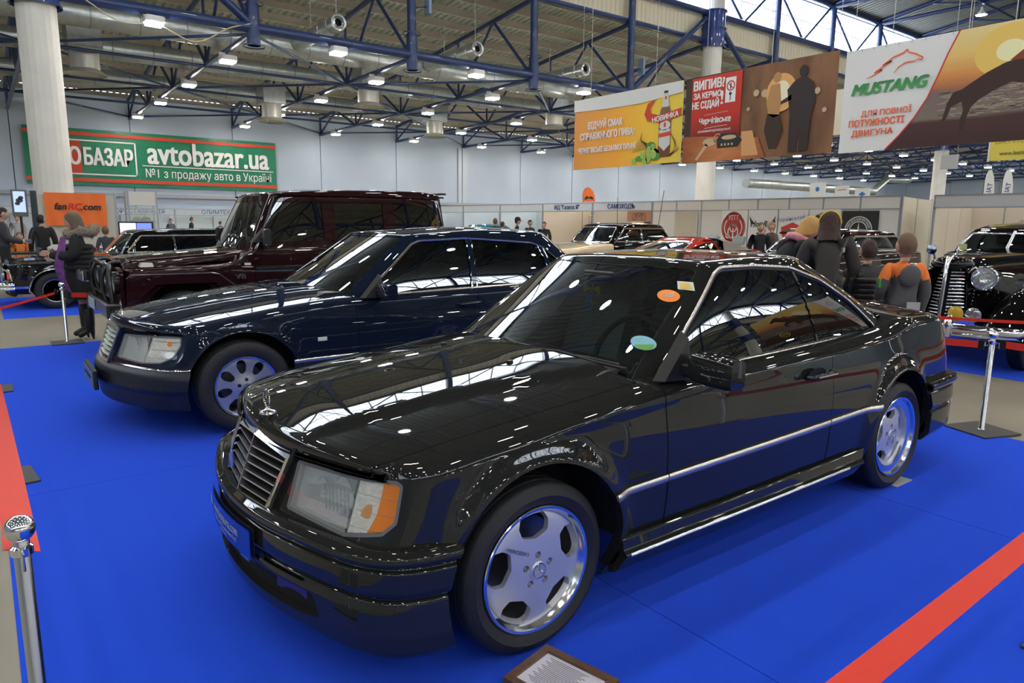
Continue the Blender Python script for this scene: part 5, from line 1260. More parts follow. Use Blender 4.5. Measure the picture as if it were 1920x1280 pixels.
    bars = [[(-.74,sd*.42,.60),(-.76,sd*.42,.98),(-.70,sd*.42,1.05),(-.60,sd*.42,1.06)] for sd in (-1,1)]+[[(-.74,-.72,.62),(-.76,-.72,.97),(-.74,-.65,1.04),(-.74,.65,1.04),(-.76,.72,.97),(-.74,.72,.62)], [(-.75,-.72,.72),(-.76,.72,.72)]]
    for b in bars: geo_ob('bull_bar', gtube([(p[0]+.04,p[1],p[2]) for p in (nspl(b, n=24) if len(b) == 4 else b)], .021, 10), BL, car, smooth=50)
    for y in (.30,.55): 
        dl = geo_ob('driving_lamp', gbox(.09,.17,.13,(-.83,y,.88),.02), CHROME, car); geo_ob('lamp_face', gbox(.01,.15,.11,(-.88,y,.88)), mat('lamp glass silver', ()), dl)
    # V8 badge and little plate on the wing
    g = text_geo('V8', .085, ext=.003, bold=.001, sx=1.35); geo_ob('wing_badge', ([(.58+x, -.862-z, .885+y) for x,y,z in g[0]], g[1]), STEEL, car, fix=False)
    geo_ob('side_repeater', gbox(.07,.012,.028,(.67,-.862,1.03)), mat('frosted repeater', ()), car)
    for k in range(3): geo_ob('wiper', gtube([(.66,-.45+.3*k,1.205),(.76,-.42+.3*k,1.33),(.80,-.30+.3*k,1.36)], .008, 6), BL, car)
    geo_ob('roof_rear_spoiler', gbox(.10,1.30,.025,(3.44,0,1.905),.01), PN, car)
    interior(car, 1.25, (-.35,.35), .68, 1.0, .9, 1.18, .62, 2)
    w = make_wheel('front_wheel', .375, .255, .225, 'holes', lipw=.012, dish=.04); put_wheels(car, w, [0, 2.85], .74, .375)
    return car
# ================================================================= chromed limousine at far left
def build_limousine():
    car = thing('limousine', 'long black limousine with chrome window frames at far left, behind the standing woman', 'car', (-.50, 12.45, .005))
    PN = paint('limousine black paint', (.006,.006,.007)); 
    P = dict(tables(.06,.05,.9), out=[(4.9,0),(4.9,.4),(4.86,.75),(4.78,.88),(4.5,.93),(3.5,.95),(2.4,.955),(1.2,.955),(.5,.953),(0,.95),(-.40,.94),(-.58,.925),(-.645,.89),(-.66,.80),(-.655,.62),(-.66,.40),(-.68,.2),(-.69,0)],
      zlev=[.22,.32,.45,.58,.70], ze=f1([(-.7,.76),(-.4,.80),(.3,.835),(1.0,.89),(2.0,.92),(4.0,.93),(4.9,.88)]), zc=f1([(-.7,.80),(-.4,.845),(.3,.875),(1.0,.905),(4.9,.92)]), sh=.03, yed=.8, xfb=(-.62,-.50), xrb=(4.6,4.85), AR=[(.0,.30,.36),(3.6,.30,.36)], flare=.012, rw=f1([(-1,.05),(5,.06)]), n=200,
      base=[(4.2,0,.92),(4.18,.35,.92),(4.05,.62,.91),(3.8,.74,.91),(3.2,.78,.91),(2.6,.79,.90),(2.0,.79,.90),(1.5,.79,.89),(1.2,.785,.885),(1.08,.74,.885),(1.0,.58,.89),(.90,.30,.90),(.88,0,.90)],
      roof=[(3.85,0,1.29),(3.83,.28,1.29),(3.75,.47,1.285),(3.6,.55,1.28),(3.1,.59,1.285),(2.6,.60,1.285),(2.1,.605,1.285),(1.65,.605,1.28),(1.42,.60,1.275),(1.32,.57,1.275),(1.28,.44,1.28),(1.25,.22,1.29),(1.24,0,1.29)],
      HR=lambda X, Y: f1([(1.2,1.30),(1.5,1.335),(2.5,1.355),(3.9,1.33)])(X)-.06*np.abs(Y)**2.3, gz=.86,
      hood=[(-.9,0),(-.9,.72),(-.5,.73),(1.05,.77),(1.08,.74),(1.0,.58),(.9,.3),(.89,0)], hl=None, s0=.60, zb=.27, doors=[(0,0)],
      gaps=[[(.98,.2),(.98,1.0)],[(1.97,.2),(1.97,1.0)],[(3.0,.2),(3.0,1.0)]],
      dlo=[(1.12,.915),(1.40,1.235),(3.65,1.25),(3.95,.93)], dlor=[.03,.05,.08,.03], urange=(2.6,9.3), ws=[(-.70,.90),(-.56,1.26),(.56,1.26),(.70,.90)], wsr=.04, ufront=9.0, rwin=[(.5,.95),(.42,1.24),(-.42,1.24),(-.5,.95)], urear=2.2,
      divs=[[(1.27,.9),(1.27,1.3)],[(1.96,.9),(1.96,1.3)],[(2.95,.9),(2.95,1.3)]], dw=.018, glass=[GLASSD]*4, yin=.66, trimw=.022, postm=CHROME, wstrim=True, winedge=True)
    saloon(car, PN, P)
    bmp = geo_ob('front_bumper', gjoin(*[gtube([(.05-.62,-.99,z),(-.70,-.985,z),(-.80,-.90,z),(-.84,-.5,z),(-.85,0,z),(-.84,.5,z),(-.80,.90,z),(-.70,.985,z),(-.57,.99,z)], r, 10) for z, r in ((.43,.042),(.37,.035))]), CHROME, car, smooth=50)
    geo_ob('grille', gbox(.05,1.15,.26,(-.70,0,.60),.01), DARK, car)
    for k in range(14): geo_ob('grille_bar', gbox(.02,.012,.25,(-.73,-.52+.08*k,.60)), CHROME, car)
    for sd in (-1, 1):
        geo_ob('lamp_surround', gtube([(-.66,sd*.93,.50),(-.60,sd*.955,.50),(-.62,sd*.955,.64),(-.70,sd*.95,.70),(-.72,sd*.62,.72),(-.72,sd*.62,.48)], .014, 6, closed=True), CHROME, car)
        geo_ob('corner_lamp', gbox(.05,.03,.13,(-.635,sd*.925,.59),.01), mat('amber red lens', (.75,.12,.02), .2, coat=1), car); geo_ob('corner_lamp', gbox(.05,.032,.045,(-.64,sd*.925,.665),.01), WHITELENS, car)
        for y in (.68,.84): geo_ob('head_lamp', glathe([(.085,0),(.085,-.03),(.07,-.04),(0,-.05)], 20, 'x', (-.69,sd*y,.60)), mat('lamp glass silver', ()), car, smooth=40)
        geo_ob('sill_strip', gjoin(gbox(.26,.02,.04,(-.51,sd*.958,.385)), gbox(2.7,.02,.04,(1.85,sd*.962,.34))), CHROME, car)
        geo_ob('arch_trim', gtube([(-.375*math.cos(a),sd*.965,.30+.375*math.sin(a)) for a in np.linspace(0,PI,20)], .012, 6), CHROME, car)
        geo_ob('wing_mirror', gjoin(gtube([(.95,sd*.92,.88),(.95,sd*.97,.93)], .012, 6), gell((.95,sd*1.0,.95),(.03,.07,.05),12,8)), CHROME, car, smooth=60)
        geo_ob('belt_strip', gtube([(1.0,sd*.905,.885),(4.2,sd*.90,.925)], .008, 6), CHROME, car)
    w = make_wheel('front_wheel', .31, .21, .19, 'plain', lipw=.012, dish=.02); put_wheels(car, w, [0, 3.6], .83, .31)
    interior(car, 1.6, (-.38,.38), .42, 1.3, 1.1, .90, .68, 2)
# ================================================================= cars of the further row
def simple_car(name, label, loc, PN, Lf, Lr, hw, zs, roofz, wsx, sidex, gh_in=.14, tops=None, ze=None, glass=GLASSD, divs=(), trim=.02, PNR=None, canvas=None, wheel_r=.33, bonnet=None, wsm=None, dw=.02, gap_x=None, open_top=False):
    """Lf/Lr: body ends, zs: belt height, roofz: roof height, wsx: (base, top) of screen, sidex: (rear glass top, base)"""
    car = thing(name, label, 'car', loc)
    zf, zb, ztk = ze; b0, b1 = wsx; r1, r0 = sidex
    P = dict(tables(.07,.06,zs), out=[(Lr,0),(Lr-.02,.35),(Lr-.08,.62),(Lr-.25,hw*.90),(Lr-.6,hw*.97),(Lr-1.4,hw),((Lf+Lr)/2,hw),(Lf+1.3,hw*.995),(Lf+.6,hw*.98),(Lf+.25,hw*.93),(Lf+.09,hw*.80),(Lf+.03,hw*.5),(Lf,0)],
      zlev=[.2,.3,.45,.6,zs*.68+.02], ze=f1([(Lf,zf),(b0-.2,zs-.02),((b0+r0)/2,zs),(r0,zs),(Lr,ztk)]), zc=f1([(Lf,zf+.04),(b0-.2,zb),((b0+r0)/2,zb+.01),(r0,zs+.05),(Lr,ztk+.04)]), sh=.06, yed=hw*.85, xfb=(Lf+.1,Lf+.45), xrb=(Lr-.5,Lr-.1), AR=[(Lf+.75,.33,.38),(Lr-1.0,.33,.38)], flare=.015, rw=f1([(Lf,.12),(Lr,.12)]), n=150,
      base=[(r0,0,zs+.02),(r0-.02,.3,zs+.02),(r0-.10,.5,zs),(r0-.25,hw-.16,zs-.01),(r0-.6,hw-.11,zs-.02),((b0+r0)/2+.1,hw-.10,zs-.02),((b0+r0)/2-.1,hw-.10,zs-.02),(b0+.5,hw-.10,zs-.02),(b0+.20,hw-.11,zs-.02),(b0+.10,hw-.15,zs-.02),(b0+.05,.5,zs-.01),(b0+.01,.25,zs),(b0,0,zs)],
      roof=[(r1,0,roofz-.06),(r1-.01,.25,roofz-.06),(r1-.07,.40,roofz-.07),(r1-.20,hw-.16-gh_in,roofz-.08),(r1-.45,hw-.12-gh_in,roofz-.085),((b1+r1)/2+.1,hw-.11-gh_in,roofz-.085),((b1+r1)/2-.1,hw-.11-gh_in,roofz-.085),(b1+.35,hw-.11-gh_in,roofz-.085),(b1+.14,hw-.13-gh_in,roofz-.085),(b1+.06,hw-.17-gh_in,roofz-.08),(b1+.03,.38,roofz-.07),(b1+.01,.2,roofz-.065),(b1,0,roofz-.06)],
      HR=lambda X, Y: f1([(b1,roofz-.035),(b1+.25,roofz-.008),((b1+r1)/2,roofz),(r1,roofz-.03)])(X)-.10*np.abs(Y)**2.2, gz=zs-.06, grw=.10,
      hood=[(Lf-.2,0),(Lf-.2,hw*.62),(b0-.02,hw*.80),(b0,hw*.7),(b0-.02,.3),(b0-.02,0)], hl=None, s0=.3, zb=.26, doors=[(0,0)],
      gaps=gap_x or [[(b0+.05,.2),(b0+.05,1.2)],[((b0+r0)/2,.2),((b0+r0)/2,1.2)],[(r0-.35,.2),(r0-.35,1.2)]],
      dlo=[(b0+.16,zs+.015),(b1+.14,roofz-.12),(r1-.22,roofz-.12),(r0-.30,zs+.015)], dlor=[.04,.06,.10,.10], urange=(3.0,9.2), ws=[(-hw+.20,zs+.01),(-hw+.22+gh_in,roofz-.10),(hw-.22-gh_in,roofz-.10),(hw-.20,zs+.01)], wsr=.06, ufront=9.0,
      rwin=[(.42,zs+.05),(.36,roofz-.12),(-.36,roofz-.12),(-.42,zs+.05)], urear=2.5, divs=[[(a,zs),(b,roofz)] for a, b in divs], dw=dw, glass=[glass]*(len(divs)+1), yin=hw-.28, trimw=trim, wstrim=True, postm=CHROME, wsm=wsm or WSG, winedge=len(divs) > 0)
    if PNR: P['PNR'] = PNR
    R = saloon(car, PN, P)
    if bonnet:
        for o in car.children:
            if o.name.startswith(('bonnet','front_fender','front_panel')): o.data.materials[0] = bonnet
    for z, r in ((.42,.05),): geo_ob('front_bumper', gtube([(Lf+.30,-hw-.03,z),(Lf+.02,-hw*.93,z),(Lf-.10,-hw*.6,z),(Lf-.13,0,z),(Lf-.10,hw*.6,z),(Lf+.02,hw*.93,z),(Lf+.30,hw+.03,z)], r, 10), CHROME, car, smooth=50)
    gr = geo_ob('grille', gbox(.06,hw*1.0,.20,(Lf-.0,0,.62),.02), DARK, car)
    for k in range(5): geo_ob('grille_bar', gbox(.03,hw*1.0,.014,(Lf-.035,0,.54+.04*k)), CHROME, gr)
    for sd in (-1, 1): geo_ob('head_lamp', glathe([(.10,.1),(.10,-.01),(.085,-.02),(0,-.045)], 20, 'x', (Lf+.06,sd*hw*.75,.70)), mat('lamp glass silver', ()), car, smooth=40)
    w = make_wheel('front_wheel', wheel_r, .18, wheel_r*.6, 'plain', lipw=.012, dish=.02); put_wheels(car, w, [Lf+.75, Lr-1.0], hw-.11, wheel_r)
    interior(car, b1+.25, (-.33,.33), .42, b0+.5, b0+.2, zs-.01, hw-.25, 2)
    return car, R
def build_row():
    blk = paint('old black enamel', (.006,.006,.006), metal=.1); red = paint('faded red paint', (.42,.035,.02), metal=.2); teal = paint('teal paint', (.01,.20,.24), metal=.2)
    crm = mat('cream enamel', (.78,.62,.36), .25, coat=1); tan = mat('tan canvas', (.30,.25,.20), .9, noise=(40,.12))
    c, R = simple_car('vintage_saloon', 'old black cabbed car with cream bonnet and upright windscreen, left of the red car', (9.75, 9.20, 0), blk, -1.5, 3.1, .83, 1.10, 1.55, (-.10,.28), (1.95,2.25), tops=None, ze=(.95,1.10,1.0), divs=[(.95,.95)], glass=GLASSD, bonnet=crm, wheel_r=.36, trim=.02, gh_in=.08, wsm=glassmat('clear old glass', (.75,.8,.78), minr=.04))
    for sd in (-1, 1): geo_ob('front_wing', pontoon(-1.62, .15, sd*.62, .26, [(-1.62,.45),(-1.3,.88),(-.8,.98),(-.3,.80),(.15,.45)], .30), crm, c, smooth=60)
    geo_ob('aerial', gtube([(.10,-.74,1.12),(.06,-.76,2.1)], .006, 5), BLACKP, c); geo_ob('aerial', gtube([(1.5,-.70,1.5),(1.62,-.72,2.3)], .008, 5), BLACKP, c)
    c, R = simple_car('sports_car', 'low red car with a tan canvas back, between the cream bonnet and the chromed sedan', (8.95, 6.40, 0), red, -1.6, 2.6, .80, 1.03, 1.29, (-.25,.42), (1.05,1.25), ze=(.80,.98,1.0), divs=(), glass=glassmat('old clear side glass', (.6,.62,.6), minr=.04), trim=.0, wheel_r=.31, wsm=glassmat('clear old glass', ()))
    G3 = [[(x, y, z) for y, z in ((-.72,1.03),(-.68,1.03+(h-1.03)*.75),(-.55,h-.015),(-.25,h),(0,h+.01),(.25,h),(.55,h-.015),(.68,1.03+(h-1.03)*.75),(.72,1.03))] for x, h in ((.98,1.275),(1.15,1.27),(1.35,1.225),(1.6,1.15),(1.85,1.06),(1.95,1.04))]
    geo_ob('canvas_cover', ggrid(np.array(G3)), tan, c, smooth=50)
    c, R = simple_car('chromed_sedan', 'dark fifties sedan with chromed window frames, behind the two bending women', (11.0, 4.62, 0), paint('dark brown black enamel', (.020,.008,.007), metal=.2), -2.0, 3.4, .86, 1.03, 1.47, (-.35,.35), (2.35,2.75), ze=(.95,1.02,1.0), divs=[(.98,.98)], glass=glassmat('old clear side glass', ()), trim=.03, dw=.03, gh_in=.10, wsm=WSG)
    geo_ob('roof_visor', gprism(fillet([(.05,1.36),(.34,1.43),(.42,1.47),(.30,1.46),(.02,1.39)], .01), -.60, .60, 'y'), blk, c, smooth=40)
    geo_ob('door_mirror', gjoin(gtube([(.10,-.80,1.03),(.08,-.90,1.12)], .012, 6), gell((.08,-.92,1.15),(.02,.06,.06),12,8)), CHROME, c, smooth=60)
    for sd in (-1, 1): geo_ob('side_trim', gjoin(gtube([(-1.7,sd*.872,.86),(2.6,sd*.875,.92)], .014, 6), gtube([(.0,sd*.86,1.00),(2.7,sd*.86,1.01)], .012, 6)), CHROME, c)
    c, R = simple_car('teal_car', 'teal car seen over the dark blue saloon, with visitors crowding round', (12.5, 18.4, 0), teal, -1.9, 2.6, .84, 1.12, 1.46, (-.30,.25), (1.5,1.9), ze=(.95,1.10,1.0), trim=.02)
    return c
def pontoon(x0, x1, yc, w, prof, zb, n=22, m=12):
    f = f1(prof); G3 = []
    for x in np.linspace(x0, x1, n):
        h = float(f(x)); row = []
        for k in range(m+1):
            a = PI*k/m; row.append((x, yc-w*math.cos(a)*min(1, .55+.45*math.sqrt(max(0,(h-zb)/.35))), zb+(h-zb)*max(0,math.sin(a))**.7))
        G3.append(row)
    return ggrid(np.array(G3))
# ================================================================= thirties sedan with chrome slats at right
def build_thirties():
    car = thing('thirties_sedan', 'old black sedan with tall chrome slatted grille and round lamps, at the right edge', 'car', (7.05, .62, .005))
    PN = paint('deep black enamel', (.005,.0045,.004), metal=.1)
    # bonnet
    hwf = f1([(0,.20),(.2,.27),(.8,.40),(1.5,.56),(1.75,.62)]); ztf = f1([(-.02,1.16),(.10,1.20),(.6,1.23),(1.3,1.26),(1.75,1.27)]); G3 = []
    for x in np.linspace(-.02, 1.72, 30):
        w, zt_ = float(hwf(x)), float(ztf(x)); row = []
        for y, z in ((-1.12,.62),(-1.10,.80),(-1.06,.95),(-1.0,1.05),(-.90,zt_-.09),(-.72,zt_-.035),(-.45,zt_-.008),(-.2,zt_),(0,zt_+.006)): row.append((x, y*w, z))
        G3.append([tuple(p) for p in nspl(row, n=26)])
    G3 = np.array(G3); G3[:,-1,1] = 0
    S = grid_sheet(G3); sheet_ob('bonnet', S, PN, car, lip=.015)
    for sd in (-1, 1):
        for z in (1.10, 1.045): geo_ob('bonnet_strip', gtube([(x, sd*float(hwf(x))*1.03, z+.03*x) for x in np.linspace(.1,1.7,8)], .011, 6), CHROME, car)
        lv = [gbox(.36,.012,.010,(1.15, sd*(.495), .90+.022*k)) for k in range(6)]; geo_ob('bonnet_louvre', gjoin(*[gmove(l, (0,0,0)) for l in lv]), mat('grey louvre', (.35,.35,.33), .3, .8), car, kind='stuff')
    # grille: pointed nose with chrome slats either side of a bright centre bar
    xg = lambda y, z: -.11+abs(y)*.62-(z-.55)*-.12
    g = geo_ob('grille', ([(xg(y,z)+.02,y,z) for z in (.52,1.14) for y in (-.24,0,.24)], [(0,1,4,3),(1,2,5,4)]), PN, car)
    geo_ob('grille_centre_bar', gtube([(-.135,0,.50),(-.10,0,.85),(-.075,0,1.10),(-.03,0,1.19),(.06,0,1.215)], [.020,.022,.026,.034,.02], 10), CHROME, g, smooth=50)
    geo_ob('grille_cap', gmove(gell((0,0,0),(.15,.22,.09),16,10), (.07,0,1.12)), PN, g, smooth=60)
    for i in range(15):
        z = .545+.038*i; w = .245-.0*i
        for sd in (-1, 1):
            P_ = [(xg(y,z)-.004, y*sd, z) for y in (.035,.10,.17,w)]; geo_ob('grille_slat', gtube(P_, .0105, 6), CHROME, g, smooth=60)
    for sd in (-1, 1):
        h = geo_ob('head_lamp', glathe([(.0,.36),(.06,.30),(.105,.15),(.125,.02),(.128,.0),(.122,-.012)], 28, 'x', (-.02, sd*.36, .985)), PN, car, smooth=50)
        geo_ob('lamp_glass', glathe([(.122,-.008),(.09,-.030),(.045,-.042),(0,-.046)], 28, 'x', (-.02, sd*.36, .985)), glassmat('clear lamp lens', ()), h, smooth=60)
        geo_ob('lamp_reflector', glathe([(.12,-.005),(.09,.05),(.04,.09),(0,.10)], 28, 'x', (-.02, sd*.36, .985)), CHROME, h, smooth=60)
        geo_ob('lamp_rim', glathe([(.117,-.018),(.124,-.022),(.131,-.01),(.128,.01)], 28, 'x', (-.02, sd*.36, .985)), CHROME, h, smooth=60)
        geo_ob('front_wing', pontoon(-.22, 1.75, sd*.66, .27, [(-.22,.42),(-.1,.66),(.15,.86),(.45,.90),(.85,.80),(1.3,.55),(1.75,.36)], .30, 30, 18), PN, car, smooth=60)
        geo_ob('wing_lamp', gell((.35, sd*.64, .92),(.07,.03,.03),12,8), mat('pale lamp', (.75,.72,.6), .2), car, smooth=60)
        geo_ob('rear_wing', pontoon(2.5, 4.3, sd*.74, .20, [(2.5,.36),(2.8,.72),(3.2,.86),(3.7,.74),(4.3,.42)], .30), PN, car, smooth=60)
    for y, m, lb in ((-.16, mat('yellow fog lens', (.55,.38,.03), .12, coat=1), 'fog_lamp'), (-.33, mat('lamp glass silver', ()), 'fog_lamp')):
        f = geo_ob(lb, glathe([(0,.09),(.05,.07),(.078,.02),(.082,0)], 24, 'x', (-.13, y, .60)), CHROME, car, smooth=50); geo_ob('lamp_glass', glathe([(.078,-.002),(.05,-.014),(0,-.02)], 24, 'x', (-.13, y, .60)), m, f, smooth=60)
    bp = geo_ob('front_bumper', gtube([(-.10,-.84,.46),(-.22,-.78,.46),(-.32,-.5,.465),(-.36,0,.47),(-.32,.5,.465),(-.22,.78,.46),(-.10,.84,.46)], [.045,.05,.052,.052,.052,.05,.045], 12), CHROME, car, smooth=50)
    geo_ob('bumper_bar', gtube([(-.12,-.82,.405),(-.33,-.5,.41),(-.37,0,.41),(-.33,.5,.41),(-.12,.82,.405)], .028, 10), CHROME, bp, smooth=50)
    for y in (-.20, .24): geo_ob('over_rider', gtube([(-.38,y,.38),(-.41,y,.47),(-.40,y,.56),(-.36,y,.60)], [.03,.045,.042,.02], 12), CHROME, bp, smooth=60)
    geo_ob('bumper_brace', gtube([(-.36,.30,.50),(-.30,.36,.74),(-.30,.44,.74),(-.34,.62,.52)], .012, 6), CHROME, bp)
    # cab
    P = dict(tables(.06,.05,1.2), out=[(4.25,0),(4.22,.3),(4.1,.55),(3.85,.70),(3.4,.78),(2.8,.80),(2.3,.80),(1.95,.795),(1.75,.78),(1.62,.72),(1.56,.60),(1.54,.3),(1.53,0)],
      zlev=[.33,.45,.6,.8,1.0], ze=f1([(1.5,1.20),(2.5,1.20),(3.6,1.16),(4.25,.92)]), zc=f1([(1.5,1.25),(2.5,1.24),(3.6,1.24),(4.25,1.0)]), sh=.04, yed=.70, xfb=(1.5,1.7), xrb=(3.8,4.15), AR=[(3.3,.36,.40)], flare=0, rw=f1([(1,.06),(5,.1)]), n=150, spn=(.3,.3),
      base=[(3.9,0,1.18),(3.88,.3,1.18),(3.75,.5,1.18),(3.5,.63,1.18),(3.1,.68,1.18),(2.7,.69,1.18),(2.4,.69,1.18),(2.1,.69,1.18),(1.88,.68,1.18),(1.76,.64,1.18),(1.68,.48,1.20),(1.62,.24,1.21),(1.60,0,1.215)],
      roof=[(3.45,0,1.48),(3.43,.25,1.48),(3.36,.38,1.475),(3.2,.50,1.46),(2.95,.56,1.46),(2.7,.58,1.465),(2.45,.585,1.465),(2.25,.58,1.465),(2.08,.565,1.46),(1.97,.52,1.46),(1.92,.38,1.475),(1.87,.2,1.485),(1.86,0,1.49)],
      HR=lambda X, Y: f1([(1.8,1.505),(2.1,1.545),(2.6,1.585),(3.1,1.56),(3.5,1.48)])(X)-.11*np.abs(Y)**2.2, gz=1.10, grw=.14,
      hood=[(1,0),(1,.01),(1.1,.02),(1.2,.01),(1.3,0)], hl=None, s0=.02, zb=.38, doors=[(0,0)], gaps=[[(1.80,.3),(1.80,1.3)],[(2.65,.3),(2.65,1.3)],[(3.3,.3),(3.3,1.3)]],
      dlo=[(1.95,1.22),(2.10,1.43),(3.2,1.43),(3.45,1.22)], dlor=.06, urange=(3.0,9.0), ws=[(-.60,1.225),(-.50,1.45),(.50,1.45),(.60,1.225)], wsr=[.04,.08,.08,.04], ufront=9.0, rwin=[(.3,1.25),(.25,1.42),(-.25,1.42),(-.3,1.25)], urear=2.4,
      divs=[[(2.62,1.2),(2.62,1.5)]], dw=.05, glass=[glassmat('old clear side glass', ())]*2, yin=.5, trimw=.012, wstrim=True, wsm=glassmat('clear old glass', ()))
    R = saloon(car, PN, P)
    for o in list(car.children):
        if o.name.startswith('bonnet') and len(o.data.vertices) < 300: bpy.data.objects.remove(o)
    geo_ob('screen_divider', gtube([(1.585,0,1.215),(1.72,0,1.35),(1.845,0,1.475)], .017, 8), mat('pale bright bar', (.75,.76,.78), .25, .5), car)
    geo_ob('wiper', gtube([(1.60,.22,1.235),(1.62,.02,1.245)], .012, 6), STEEL, car)
    geo_ob('spot_lamp', gjoin(gtube([(1.2,.62,1.05),(1.2,.66,1.2)], .012, 6), gell((1.18,.68,1.24),(.05,.06,.065),16,10)), mat('blue mirror chrome', (.35,.42,.55), .05, 1), car, smooth=60)
    geo_ob('paper_sticker', gbox(.004,.09,.07,(1.66,.50,1.275)), mat('yellow green paper', (.55,.55,.25), .6), car)
    geo_ob('bonnet_mascot', gtube([(.12,0,1.21),(.16,0,1.25),(.26,0,1.235)], [.012,.012,.004], 8), CHROME, car)
    interior(car, 2.15, (-.3,.3), .62, 2.1, 1.85, 1.17, .5, 2)
    geo_ob('running_board', gjoin(gbox(1.5,.22,.04,(2.2,-.78,.34)), gbox(1.5,.22,.04,(2.2,.78,.34))), BLACKP, car, kind='stuff')
    w = make_wheel('front_wheel', .37, .16, .22, 'plain', lipw=.012, dish=.02); geo_ob('white_wall', glathe([(.24,-.083),(.30,-.0855)], 40, 'y'), mat('white wall rubber', (.6,.58,.52), .7), w)
    put_wheels(car, w, [.42, 3.3], .67, .37)
build_coupe(); build_saloon(); build_offroader(); build_limousine(); build_row(); build_thirties()
# ================================================================= banners, booths and signs
def gradmat(name, stops, axis=1, a=0, b=1, rough=.6, nz=None):
    """colour ramp along one object axis between a and b; nz = (scale vec, amount) disturbs it"""
    m = mat(name, (1,1,1), rough); nt = m.node_tree; N = nt.nodes.new; L = nt.links.new
    tc = N('ShaderNodeTexCoord'); sp = N('ShaderNodeSeparateXYZ'); L(tc.outputs['Object'], sp.inputs[0])
    mr = N('ShaderNodeMapRange'); mr.inputs[1].default_value = a; mr.inputs[2].default_value = b; L(sp.outputs[axis], mr.inputs[0]); src = mr.outputs[0]
    if nz:
        mp = N('ShaderNodeMapping'); mp.inputs['Scale'].default_value = nz[0]; n = N('ShaderNodeTexNoise'); n.inputs['Scale'].default_value = 1; n.inputs['Detail'].default_value = 5
        L(tc.outputs['Object'], mp.inputs[0]); L(mp.outputs[0], n.inputs['Vector']); ad = N('ShaderNodeMath'); ad.operation = 'MULTIPLY_ADD'; ad.inputs[1].default_value = nz[1]; L(n.outputs[0], ad.inputs[0]); 
        sb = N('ShaderNodeMath'); sb.operation = 'SUBTRACT'; sb.inputs[1].default_value = nz[1]/2; L(src, sb.inputs[0]); L(sb.outputs[0], ad.inputs[2]); src = ad.outputs[0]
    cr = N('ShaderNodeValToRGB'); el = cr.color_ramp.elements
    for i, (p, c) in enumerate(stops):
        e = el[i] if i < 2 else el.new(p)
        e.position = p; e.color = (*c, 1)
    L(src, cr.inputs[0]); L(cr.outputs[0], nt.nodes['Principled BSDF'].inputs['Base Color'])
    return m
def cloth(name, W_, H_, m, parent, wave=.012, nx=48, nz=12, folds=3.0, eyelets=True):
    """banner cloth in local coordinates: x to the right 0..W, z up 0..H, facing -y"""
    P = [[(W_*i/nx, wave*(math.sin(i/nx*folds*6.28+j*.15)+.5*math.sin(i*.9+j*.7)), H_*j/nz) for j in range(nz+1)] for i in range(nx+1)]
    g = ggrid(np.array(P)); o = geo_ob(name, g, m, parent, smooth=180)
    return o
WHITE = mat('banner white', (.80,.80,.78), .55); 
def flat(name, polys, m, parent, off=.03):
    """flat print in the banner's own plane (x right, z up, facing -y)"""
    return geo_ob(name, plane_geo(polys, (0,0,0), (1,0,0), (0,0,1), off=off-.001, th=.0008), m, parent, fix=False)
def words_on(s, size, m, parent, x, z, off=.034, rise=0, **kw):
    ax = Vector((math.cos(rise), 0, math.sin(rise))); up = Vector((-math.sin(rise), 0, math.cos(rise)))
    return lettering('lettering', s, size, m, parent, (x,0,z), ax, up, off=off, ext=.0006, **kw)
def hang(t, pts, top, r=.009):
    for k, (x, z) in enumerate(pts): geo_ob('hanging_wire', gtube([(x,0,z),(x,0,top)], r, 5), WIRE, t)
# --- three big banners, facing the viewer's left (local x runs towards -Y of the hall)
def big_banner(label, y_left, W_, H_, z0):
    t = thing('hanging_banner', label, 'banner', (18.0, y_left, z0), -PI/2); return t
RZ = -PI/2
b1 = big_banner('orange banner with a brown bottle and red ribbon, leftmost of the three hanging banners', 19.0, 5.46, 2.67, 3.63)
cloth('cloth', 5.46, 2.67, gradmat('orange gradient', [(0,(.72,.30,.06)),(.45,(.95,.42,.03)),(.75,(.95,.62,.05)),(1,(.80,.60,.08))], 0, 0, 5.46), b1)
flat('white_top', [[(0,2.24),(1.8,2.17),(3.6,2.16),(5.46,2.30),(5.46,2.67),(0,2.67)]], mat('banner pale top', (.72,.72,.70), .55), b1)
WT = mat('print white', (.85,.85,.83), .55)
words_on('ВІДЧУЙ СМАК', .36, WT, b1, 1.75, 1.62, bold=.012, sx=.72); words_on('СПРАВЖНЬОГО ПИВА!', .36, WT, b1, 1.85, 1.22, bold=.012, sx=.72); words_on('ЧЕРНІГІВСЬКЕ БЕЗАЛКОГОЛЬНЕ', .27, WT, b1, 1.85, .70, bold=.010, sx=.70)
flat('red_ribbon', [[(3.75,1.75),(3.90,1.50),(4.5,1.38),(5.40,1.55),(5.42,1.80),(4.5,1.64),(4.05,1.75),(4.0,1.95),(4.25,2.2),(3.9,2.1)]], mat('ribbon red', (.62,.05,.02), .5), b1, .036)
words_on('НОВИНКА', .24, WT, b1, 4.72, 1.55, off=.040, bold=.008, rise=.10)
bx = 4.72
flat('bottle', [[(bx-.09,2.42),(bx+.09,2.42),(bx+.10,2.05),(bx+.24,1.75),(bx+.27,1.5),(bx+.27,.28),(bx+.22,.22),(bx-.22,.22),(bx-.27,.28),(bx-.27,1.5),(bx-.24,1.75),(bx-.10,2.05)]], mat('bottle brown', (.16,.045,.01), .3, coat=.4), b1, .033)
flat('bottle_label', [circ2(bx,1.28,.24,.16), [(bx-.25,1.15),(bx+.25,1.15),(bx+.25,.62),(bx,.42),(bx-.25,.62)], [(bx-.10,2.36),(bx+.10,2.36),(bx+.15,1.9),(bx-.15,1.9)]], mat('label silver', (.62,.62,.60), .35), b1, .0345)
